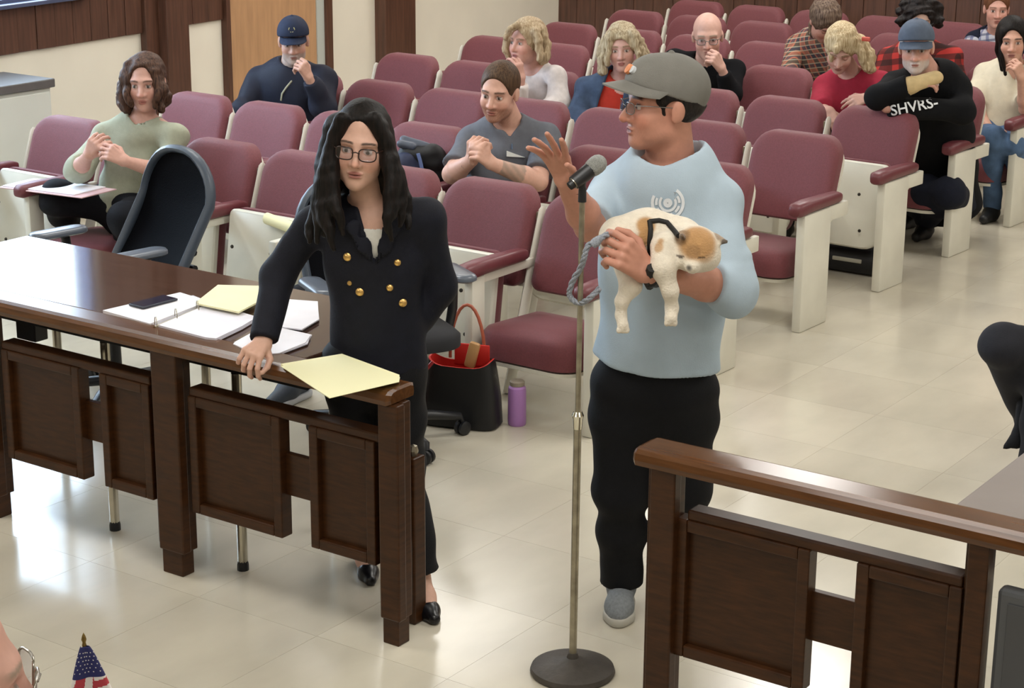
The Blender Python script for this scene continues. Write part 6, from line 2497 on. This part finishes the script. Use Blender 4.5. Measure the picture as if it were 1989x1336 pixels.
def p_youth():
    P = sp(6, 0, dx=0.06, dy=-0.30)
    w = Fig('person with long dark hair in cream shirt and jeans, hand on mouth, aisle seat', (P[0], P[1], 0), '#cfa08c', h=0.008, hh=0.005)
    w.head((1966, 84, 11.32), yaw=12, pitch=5, roll=2, sc=1.08, jaw=0.95, nose=1.0, lip='#9a625c', brow='#1d1614')
    w.body((1968, 132, 11.5), (1913, 146, 11.56), (2026, 146, 11.46), P, chest=0.145, waist=0.14, neck=0.055)
    w.arm('A', (1893, 210, 11.42), (1925, 255, 11.25), hand=dict(to=(1948, 262, 11.18), back=cdir(-0.2, 0.8, 0.5), side=-1, curl=0.5))
    w.arm('B', (1992, 212, 11.24), (1984, 152, 11.16), hand=dict(to=(1972, 118, 11.14), back=cdir(0.5, 0.1, 0.85), side=1, curl=(0.8, 0.9, 0.9, 0.9)))
    w.make_body()
    f = w.top(grow=0.026, sleeve=(-0.92, -0.85), hem=0.06, neck_r=0.066, neck_dn=-0.005, wrinkle=0.008, wf=14, seed=37, loose=1.5, shoulder=0.068, bulge=0.012, vneck=wedge([(1956, 124), (1984, 124), (1972, 158)], 11.36, 0.07))
    w.add('shirt', f, w.toppts, cloth('cream_cotton', '#d9cfb8', 0.9, var=0.05), h=0.011)
    L, pts = [], []
    for i, (a, b, c, r) in enumerate((((1948, 62, 11.36), (1944, 95, 11.36), (1952, 145, 11.34), 0.022), ((1944, 70, 11.42), (1940, 100, 11.44), (1948, 135, 11.42), 0.03), ((1990, 60, 11.36), (1998, 100, 11.36), (1998, 145, 11.36), 0.026), ((1968, 80, 11.54), (1968, 120, 11.56), (1968, 150, 11.56), 0.065))):
        fl, q = lock([a, b, c], r, r * 0.45, 0.004, n=10, seed=i + 120)
        L.append(fl)
        pts += q
    w.hair(hair_mat('near_black_hair', '#0b0908', '#231a15'), th=0.012, face=(0.10, -0.036, 0.068, 0.09, 0.112), low=-0.09, ears=False, extra=U(0.012, L), epts=pts, h=0.008)
    fo = np.array(pz(1926, 428, 0.0))
    k1 = np.array(pd(1928, 268, 11.10))
    k2 = np.array(pd(1968, 285, 11.10))
    legs(w, cloth('blue_jeans', '#4d6585', 0.85, var=0.2, vscale=18), K=[k1, k2], F=[fo, np.array(pz(1985, 415, 0.0))], rk=0.068, h=0.011, shoes='#17181a')


def p_right():
    # person in the first seat across the aisle, mostly outside the picture
    x, y = -1.93, 7.13
    t = thing('auditorium_seat', 'maroon auditorium seat across the aisle, under the person in dark coat', 'seat', (x, y, 0), 0, 'maroon auditorium seats in rows')
    bk = from_mesh('backrest', SEATM['backrest'], t)
    from_mesh('back_shell', SEATM['back_shell'], bk)
    c = from_mesh('seat_cushion', SEATM['seat_cushion_down'], t)
    from_mesh('seat_pan', SEATM['seat_pan_down'], c)
    for s in (-1, 1):
        from_mesh('end_panel', SEATM['end_panel'], t, (s * 0.27, 0, 0))
        from_mesh('arm_pad', SEATM['arm_pad'], t, (s * 0.27, 0, 0))
    P = np.array([x, y - 0.30, 0.50])
    w = Fig('person in dark coat seated across the aisle, only knee and coat showing', (P[0], P[1], 0), '#c59a88', h=0.010)
    nk = P + np.array([0.02, 0.12, 0.58])

    def uvd(p):
        d = np.array(p) - CAMP
        z = d @ _fw
        return (IW / 2 + FPX * (d @ _rt) / z, IH / 2 - FPX * (d @ _up) / z, float(d @ HEAD))
    w.head(uvd(nk + np.array([-0.03, -0.10, 0.19])), yaw=30, pitch=0, sc=1.0)
    w.body(nk, nk + np.array([-0.19, 0.0, -0.06]), nk + np.array([0.19, 0.0, -0.06]), P, chest=0.15, waist=0.16)
    w.arm('A', P + np.array([-0.30, 0.02, 0.24]), P + np.array([-0.16, -0.22, 0.17]), hand=dict(to=P + np.array([-0.1, -0.3, 0.16]), back=np.array([0, 0, 1.0]), side=-1, curl=0.5))
    w.arm('B', P + np.array([0.30, 0.02, 0.24]), P + np.array([0.16, -0.22, 0.17]), hand=dict(to=P + np.array([0.1, -0.3, 0.16]), back=np.array([0, 0, 1.0]), side=1, curl=0.5))
    w.make_body()
    f = w.top(grow=0.03, sleeve=(0.95, 0.95), hem=0.05, wrinkle=0.008, wf=14, seed=41, loose=1.4)
    coat = cloth('charcoal_coat', '#1b1c22', 0.85)
    tail = U(0.03, Cone(pd(2000, 700, 6.62), pd(1978, 850, 6.52), 0.07, 0.035, cdir(1, 0, 0.4), 0.5), Cone(pd(1978, 850, 6.52), pd(1953, 868, 6.5), 0.03, 0.01))
    w.add('coat', U(0.04, f, tail), w.toppts + [pd(1953, 880, 6.5)], coat, h=0.013)
    w.hair(hair_mat('mid_brown_hair', '#43322a', '#7d6a5a'), th=0.01, h=0.01)
    k1 = np.array(pd(1946, 672, 6.42))
    k2 = np.array(pd(2030, 700, 6.45))
    legs(w, cloth('charcoal_trousers', '#22232a', 0.85), K=[k1, k2], F=[np.array(pz(2012, 905, 0.0)), None], rk=0.075, h=0.012)


def p_corner():
    # the bystander whose bald temple and spectacles show in the lower left corner
    e = pd(62, 1312, 1.86)
    R = head_frame(-118, 4, 0)
    w = Fig('bald man with metal spectacles, head at the lower corner near the small flag', (float(e[0]) - 0.1, float(e[1]) - 0.05, 0), '#d3a494', h=0.010, hh=0.0042)
    # his lens stands at the given picture point; the head itself lies further left
    w.head((14, 1322, 1.86), yaw=-112, pitch=4, roll=-4, sc=1.0, wide=1.0, brow='#9a8878')
    o = w.o
    right = R[0]
    nk = o + np.array([0, 0, -0.20])
    P = nk + np.array([0, 0, -0.52])
    hor = np.array([R[0][0], R[0][1], 0])
    hor /= np.linalg.norm(hor)
    w.body(nk, nk - hor * 0.19 + np.array([0, 0, -0.05]), nk + hor * 0.19 + np.array([0, 0, -0.05]), P, chest=0.15, waist=0.16)
    w.n = -w.n if w.n @ R[1] < 0 else w.n
    for sd, sg in (('A', -1), ('B', 1)):
        S_ = w.SA if sd == 'A' else w.SB
        w.arm(sd, S_ + hor * sg * 0.05 + np.array([0, 0, -0.28]), S_ + hor * sg * 0.04 + np.array([0, 0, -0.53]), hand=dict(to=S_ + hor * sg * 0.04 + np.array([0, 0, -0.62]), back=hor * sg, side=1, curl=0.4))
    w.make_body()
    f = w.top(grow=0.02, sleeve=(0.95, 0.95), hem=0.05, wrinkle=0.006, wf=14, seed=43)
    w.add('jacket', f, w.toppts, cloth('grey_suit', '#3c3f46', 0.85), h=0.015)
    H = [P + hor * 0.09, P - hor * 0.09]
    fl = U(0.03, Cone(P + [0, 0, 0.05], P - [0, 0, 0.05], 0.15, 0.155), *[U(0.03, Cone(q, [q[0], q[1], 0.45], 0.09, 0.07), Cone([q[0], q[1], 0.45], [q[0], q[1], 0.06], 0.07, 0.055)) for q in H])
    w.add('trousers', fl, [P, *H, [P[0], P[1], 0.05]], cloth('grey_suit', '#3c3f46', 0.85), h=0.016)
    for q in H:
        d = R[1].copy()
        d[2] = 0
        b = np.array([q[0], q[1], 0.0])
        g = And(U(0.03, Cone(b + [0, 0, 0.06], b + d * 0.06 + [0, 0, 0.045], 0.045, 0.042), Cone(b + d * 0.06 + [0, 0, 0.04], b + d * 0.17 + [0, 0, 0.03], 0.042, 0.03)), Half((0, 0, 0.002), (0, 0, -1)), 0.004)
        w.add('shoe', g, [b, b + d * 0.17], mat('shoe_1c1b1d', '#1c1b1d', 0.5), h=0.012, pad=0.07)
    w.glasses(mat('silver_frame', '#a8a49c', 0.25, metal=0.9), w=0.026, hgt=0.021, r=0.0017, square=0.42)


for fn in (p_green, p_cap, p_grey, p_white, p_denim, p_bald, p_plaid, p_red, p_black, p_curly, p_cardigan, p_youth, p_right, p_corner):
    fn()
# ================================================================== papers, pads, phone and other small things
TT = 0.806


def quad_on(z, px):
    return [np.array(pz(u, v, z)) for u, v in px]


def slab(name, px, z0, th, m, parent=None, root=None, bev=0.0):
    """thin sheet pile with the given picture corners, lying at height z0"""
    P = quad_on(z0, px)
    bm = bmesh.new()
    o = Vector(root.location) if root else Vector((0, 0, 0))
    poly = [(p[0] - o.x, p[1] - o.y) for p in P]
    ar = sum(poly[i][0] * poly[(i + 1) % len(poly)][1] - poly[(i + 1) % len(poly)][0] * poly[i][1] for i in range(len(poly)))
    if ar < 0:
        poly = poly[::-1]
    prism(bm, poly, z0 - o.z, z0 + th - o.z, bev=bev)
    return build(name, bm, m, parent, 0)


def pile(label, cat, name, px, z0, layers, group=None):
    """a pile of sheets: layers = [(thickness, jitter px)]"""
    c = sum(quad_on(z0, px)) / len(px)
    t = thing(name, label, cat, tuple(c), 0, group)
    z = z0 + 0.0004
    for i, (th, j, mm, nm) in enumerate(layers):
        q = [(u + random.uniform(-j, j), v + random.uniform(-j, j) * 0.4) for u, v in px]
        slab(nm, q, z, th, mm, t, t)
        z += th + 0.0003
    return t


# open ring binder
bc = pz(350, 622, TT)
bn = thing('ring_binder', 'open white ring binder with printed pages lying on the table edge', 'binder', tuple(bc))
M_BIND = mat('binder_cover', '#b9b9c4', 0.4)
slab('cover', [(196, 612), (375, 575), (505, 626), (322, 648)], TT + 0.0004, 0.003, M_BIND, bn, bn)
slab('page_stack', [(200, 608), (350, 573), (405, 590), (292, 634)], TT + 0.0037, 0.010, M_PAPER, bn, bn)
slab('page_stack', [(308, 638), (410, 595), (500, 622), (470, 640), (420, 664), (400, 662)], TT + 0.0037, 0.012, M_PAPER2, bn, bn)
for u, v in ((303, 633), (342, 617), (384, 601)):
    c = Vector(pz(u, v, TT + 0.012)) - bn.location
    ax = Vector((0.62, 0.78, 0))
    bm = bmesh.new()
    side = Vector((0.82, -0.57, 0)).normalized()
    pts = [c + side * (0.022 * math.cos(a)) + Vector((0, 0, 0.032 * math.sin(a))) for a in [math.pi * q / 12 for q in range(13)]]
    tube(bm, pts, 0.0016, 6)
    build('ring', bm, M_CHROME, bn, 60)
a, b = Vector(pz(300, 636, TT + 0.008)) - bn.location, Vector(pz(395, 597, TT + 0.008)) - bn.location
bm = bmesh.new()
tube(bm, [a, b], 0.006, 8)
build('ring_spine', bm, M_STEEL, bn, 60)

pile('stack of yellow legal pads on the table behind the binder', 'notepad', 'legal_pad', [(383, 592), (425, 560), (508, 562), (500, 590), (462, 608)], TT,
     [(0.012, 1.0, M_YELLOW, 'pad'), (0.012, 2.0, M_YELLOW, 'pad'), (0.006, 2.0, M_YELLOW, 'pad')])
pile('loose white sheets on the table right behind the resting hand', 'paper', 'paper_stack', [(452, 670), (520, 632), (606, 652), (596, 668), (545, 688), (500, 692)], TT,
     [(0.004, 2.5, M_PAPER, 'sheet'), (0.004, 3.0, M_PAPER2, 'sheet'), (0.003, 3.0, M_PAPER, 'sheet')], 'white papers on the long table')
pile('white papers on the table close to the woman\'s hip', 'paper', 'paper_stack', [(540, 600), (552, 583), (618, 588), (618, 622), (585, 642), (545, 636)], TT,
     [(0.004, 2.0, M_PAPER, 'sheet'), (0.004, 2.5, M_PAPER2, 'sheet'), (0.004, 2.5, M_PAPER, 'sheet')], 'white papers on the long table')
# phone on the binder's left page
c = pz(298, 588, TT + 0.016)
ph = thing('mobile_phone', 'dark phone lying across the edge of the open binder', 'phone', tuple(c))
d = Vector(pz(335, 578, TT + 0.016)) - Vector(pz(258, 598, TT + 0.016))
M = Matrix.Rotation(math.atan2(d.y, d.x), 4, 'Z')
bm = bmesh.new()
bx(bm, (0, 0, 0.003), (0.155, 0.075, 0.008), 0.0035, M)
build('case', bm, mat('phone_case', '#2a2c38', 0.45), ph, 40)
bm = bmesh.new()
bx(bm, (0, 0, 0.0075), (0.145, 0.067, 0.001), 0, M)
build('screen', bm, mat('phone_glass', '#22253a', 0.12), ph, 0)
# legal pad on the railing
lp = pile('yellow legal pad lying flat across the end of the left railing', 'notepad', 'legal_pad', [(546, 712), (664, 692), (776, 733), (775, 742), (640, 774)], 0.8155,
          [(0.0035, 0.5, mat('pad_card', '#c9c29a', 0.7), 'backing'), (0.009, 0.6, M_YELLOW, 'pad'), (0.0012, 1.2, mat('yellow_top_sheet', '#ece8bd', 0.7), 'top_sheet')])
# rolled yellow paper on a folded seat
c = np.array(pd(540, 433, 8.40))
rl = thing('rolled_paper', 'rolled yellow paper resting on the folded seat behind the office chair', 'paper', tuple(c))
d = Vector(pd(560, 440, 8.36)) - Vector(pd(520, 425, 8.44))
bm = bmesh.new()
dn = d.normalized()
up = Vector((0, 0, 1))
sd = dn.cross(up).normalized()
n = 26
ra = [(0.016 + 0.0006 * i, 2 * math.pi * 1.6 * i / n) for i in range(n + 1)]
ring = lambda s, k: [Vector(dn * s + sd * math.cos(a) * (r + k) + up * math.sin(a) * (r + k)) for r, a in ra]
for k0, k1 in ((0.0, 0.0008),):
    A0, A1, B0, B1 = ([bm.verts.new(q) for q in ring(s, k)] for s, k in ((-d.length * 0.55, k0), (d.length * 0.75, k0), (-d.length * 0.55, k1), (d.length * 0.75, k1)))
    for i in range(n):
        bm.faces.new((A0[i], A0[i + 1], A1[i + 1], A1[i]))
        bm.faces.new((B0[i], B1[i], B1[i + 1], B0[i + 1]))
        bm.faces.new((A0[i], B0[i], B0[i + 1], A0[i + 1]))
        bm.faces.new((A1[i], A1[i + 1], B1[i + 1], B1[i]))
build('sheet', bm, M_YELLOW, rl, 60)

# rucksack on the second row seat
x, y = seat_xy(2, 3)
c = np.array(pd(812, 312, dist_of(x, y - 0.25)))
rk = thing('rucksack', 'black and navy rucksack lying on the second row seat beside the young man', 'bag', tuple(c))
L = Vector(c)


def softbag(name, parts, m, par, k=0.03, h=0.009, wr=0.004, seed=1):
    f = Wrinkle(U(k, parts), wr, 30, seed)
    pts = []
    for q in parts:
        pts += [q.c] if hasattr(q, 'c') else [q.a, q.a + q.ab]
    lo = np.array(pts)
    V, Q = surfnet(f, lo.min(0) - 0.12, lo.max(0) + 0.12, h)
    return np_mesh(name, V - np.array(L), Q, m, None, par)


D2 = dist_of(x, y - 0.25)
blk, nvy = mat('rucksack_black', '#101115', 0.6), mat('rucksack_navy', '#232a45', 0.7)
softbag('main_pocket', [Cone(pd(795, 300, D2), pd(845, 310, D2), 0.055, 0.06), Cone(pd(840, 300, D2), pd(850, 345, D2 + 0.02), 0.05, 0.055)], blk, rk)
softbag('top_flap', [Cone(pd(785, 272, D2 + 0.02), pd(838, 290, D2), 0.026, 0.022), Cone(pd(778, 280, D2 - 0.02), pd(800, 284, D2 - 0.03), 0.022, 0.02)], mat('rucksack_grey', '#4b5260', 0.45), rk, 0.02)
softbag('side_pocket', [Cone(pd(785, 318, D2 - 0.05), pd(800, 345, D2 - 0.05), 0.06, 0.07)], nvy, rk)
bm = bmesh.new()
tube(bm, [Vector(pd(u, v, D2 - 0.09)) - L for u, v in ((812, 298), (816, 312), (820, 330))], 0.012, 8, flat=((0, 1, 0), 0.4))
build('strap', bm, mat('strap_blue', '#6d7fb0', 0.6), rk, 60)

# trainer of somebody hidden behind the woman, under the table
c = pz(545, 790, 0.0)
tr_ = thing('trainer', 'dark and white trainer with bare ankle on the floor under the table', 'shoe', tuple(c))
L = Vector(c)
d = np.array([0.10, -0.99, 0.0])
b = np.array(c)
toe, heel = b + d * 0.06, b - d * 0.16
ankle = heel + d * 0.03 + np.array([0, 0, 0.10])
for nm, ff, mm in (('upper', And(Sub(U(0.03, Cone(heel + [0, 0, 0.06], b - d * 0.05 + [0, 0, 0.06], 0.04, 0.042), Cone(b - d * 0.05 + [0, 0, 0.055], toe + [0, 0, 0.035], 0.042, 0.03)), Cone(ankle, ankle + [0, 0, 0.1], 0.034, 0.04)), Half((0, 0, 0.022), (0, 0, -1)), 0.004), mat('trainer_dark', '#3d4653', 0.6)),
                   ('sole', And(And(U(0.02, Cone(heel + [0, 0, 0.02], toe + [0, 0, 0.02], 0.044, 0.040)), Half((0, 0, 0.03), (0, 0, 1)), 0.004), Half((0, 0, 0.001), (0, 0, -1)), 0.004), mat('sole_white', '#c9ccd2', 0.6)),
                   ('ankle', U(0.02, Cone(ankle - [0, 0, 0.03], ankle + [0, 0, 0.05], 0.030, 0.033)), mat('bare_skin', '#b98672', 0.5)),
                   ('trouser_cuff', U(0.0, Cone(ankle + [0, 0, 0.045], ankle + [0.01, 0.03, 0.34], 0.052, 0.062)), cloth('dark_trousers', '#1b1d26', 0.8))):
    V, Q = surfnet(ff, np.minimum(heel, toe) - [0.1, 0.1, 0.02], np.maximum(heel, toe) + [0.1, 0.1, 0.55], 0.008)
    np_mesh(nm, V - np.array(L), Q, mm, None, tr_)

# grey screen standing between the posts of the right railing
sc = thing('monitor', 'grey backed screen standing between posts of the right hand railing', 'monitor', (-1.02, 4.13, 0))
mg = mat('monitor_grey', '#55575a', 0.45)
bm = bmesh.new()
bx2(bm, (-0.40, -0.025, 0.12), (0.38, 0.025, 0.655), bev=0.012)
build('shell', bm, mg, sc, 30)
bm = bmesh.new()
bx2(bm, (-0.40 + 0.03, -0.029, 0.15), (0.35, -0.0255, 0.625), bev=0.0015)
build('back_panel', bm, mat('monitor_dark', '#48494c', 0.5), sc, 30)
bm = bmesh.new()
bx2(bm, (-0.06, -0.02, 0.018), (0.08, 0.02, 0.13), bev=0.004)
build('stand', bm, M_BLACK, sc, 30)
bm = bmesh.new()
bx2(bm, (-0.16, -0.08, 0.0), (0.18, 0.10, 0.02), bev=0.006)
build('foot', bm, M_BLACK, sc, 30)

# dark bag under the fourth row end seat
c = pz(1712, 522, 0.0)
x4, y4 = seat_xy(4, 0)
bg = thing('holdall', 'black holdall on the floor under the folded seat, fourth row aisle end', 'bag', (x4 - 0.02, y4 - 0.30, 0))
L = Vector(bg.location)
q = np.array(bg.location)
f_ = And(U(0.03, [Cone(q + [-0.13, 0.02, 0.075], q + [0.14, 0.02, 0.075], 0.078, 0.078)]), Half((0, 0, 0.002), (0, 0, -1)), 0.01)
V, Q = surfnet(f_, q - [0.3, 0.15, 0.02], q + [0.3, 0.2, 0.25], 0.010)
np_mesh('bag_body', V - q, Q, blk, None, bg)
bm = bmesh.new()
bx(bm, (0.03, -0.058, 0.085), (0.17, 0.012, 0.022), 0.004)
build('label_strip', bm, mat('pale_strip', '#a9a698', 0.6), bg, 40)

# flag and its desk
SF = 1.37
tip = np.array(pd(162, 1228, 2.60))
DZ = 1.0
dk = thing('high_desk', 'dark wooden high desk standing just below the picture, holding the little flag', 'desk', (float(tip[0]), float(tip[1]), 0))
for lo, hi, nm in (((-0.2, -0.16, DZ - 0.03), (0.24, 0.12, DZ), 'desktop'), ((-0.17, -0.13, 0.0), (0.21, 0.09, DZ - 0.031), 'pedestal')):
    bm = bmesh.new()
    bx2(bm, lo, hi, bev=0.006)
    build(nm, bm, M_WOOD, dk, 40)
fg = thing('desk_flag', 'small American flag with gilt spear tip on a thin pole, lower edge', 'flag', (float(tip[0]), float(tip[1]), DZ + 0.0005))
L = Vector(fg.location)
T = Vector(tip) - L
bm = bmesh.new()
tube(bm, [(0, 0, 0.015), (0, 0, T.z - 0.012)], 0.0022, 8)
build('pole', bm, mat('flag_pole', '#6b5524', 0.35, metal=0.6), fg, 50)
bm = bmesh.new()
lathe(bm, [(r_ * SF, T.z - h_ * SF) for r_, h_ in ((0.0020, 0.018), (0.0026, 0.015), (0.0018, 0.012), (0.0030, 0.0085), (0.002, 0.0045), (0.0, 0.0))], 12)
build('spear_tip', bm, mat('gilt', '#8a7340', 0.35, metal=0.8), fg, 50)
bm = bmesh.new()
lathe(bm, [(0.0, 0), (0.035, 0), (0.035, 0.008), (0.012, 0.016), (0.0, 0.017)], 24)
build('stand', bm, M_BLACK, fg, 40)
# cloth: hangs in a furled cone; canton, stripes and stars as thin pieces of the cloth
top, H = T.z - 0.022, 0.150
M_FB, M_FR, M_FW = mat('flag_blue', '#25285e', 0.75), mat('flag_red', '#b23a44', 0.75), mat('flag_white', '#e3ddd8', 0.75)


def flag_pt(a, t):
    """a 0..1 round the furled cloth, t 0..1 downwards"""
    ang = -2.6 + 4.4 * a
    r = 0.003 + (0.006 + 0.062 * t ** 0.85) * (0.55 + 0.45 * math.cos(3.2 * (a - 0.35)) ** 2)
    fold = 1 + 0.30 * math.sin(a * 15)
    b_ = Vector(RIGHT) * math.cos(ang) * r * fold * 0.62 + Vector(-HEAD) * math.sin(-ang) * r * fold * 0.45
    b_ *= SF
    return b_ + Vector((0, 0, top - H * t * (1 - 0.10 * math.sin(a * 3.1))))


NA, NT = 128, 96
bm = bmesh.new()
vs = [[bm.verts.new(flag_pt(i / NA, k / NT)) for k in range(NT + 1)] for i in range(NA + 1)]
for i in range(NA):
    for k in range(NT):
        f4 = bm.faces.new((vs[i][k], vs[i][k + 1], vs[i + 1][k + 1], vs[i + 1][k]))
        a, t = i / NA, k / NT
        if t < 0.33:
            f4.material_index = 0
        else:
            s = (a * 9.0 + t * 2.0) if a < 0.38 else (t * 13.0 + a * 3)
            f4.material_index = 1 if int(s) % 2 == 0 else 2
fo = build('flag_cloth', bm, [M_FB, M_FR, M_FW], fg, 60)
sd_ = fo.modifiers.new('thick', 'SOLIDIFY')
sd_.thickness = 0.0006
bm = bmesh.new()
for i in range(6, NA - 5, 9):
    for k in range(6, 30, 4):
        a, t = (i + (4.5 if (k // 4) % 2 else 0)) / NA, k / NT
        p0 = flag_pt(a, t)
        e1 = (flag_pt(a + 0.01, t) - p0).normalized()
        e2 = (flag_pt(a, t + 0.01) - p0).normalized()
        nrm = e1.cross(e2).normalized()
        for sg in (1, -1):
            ring = []
            for q in range(10):
                r = 0.0014 if q % 2 == 0 else 0.0006
                an = 2 * math.pi * q / 10
                ring.append(bm.verts.new(p0 + nrm * 0.0006 * sg + e1 * math.cos(an) * r + e2 * math.sin(an) * r))
            bm.faces.new(ring)
so = build('stars', bm, M_FW, fg, 0)
so.parent = fo
so['kind'] = 'stuff'
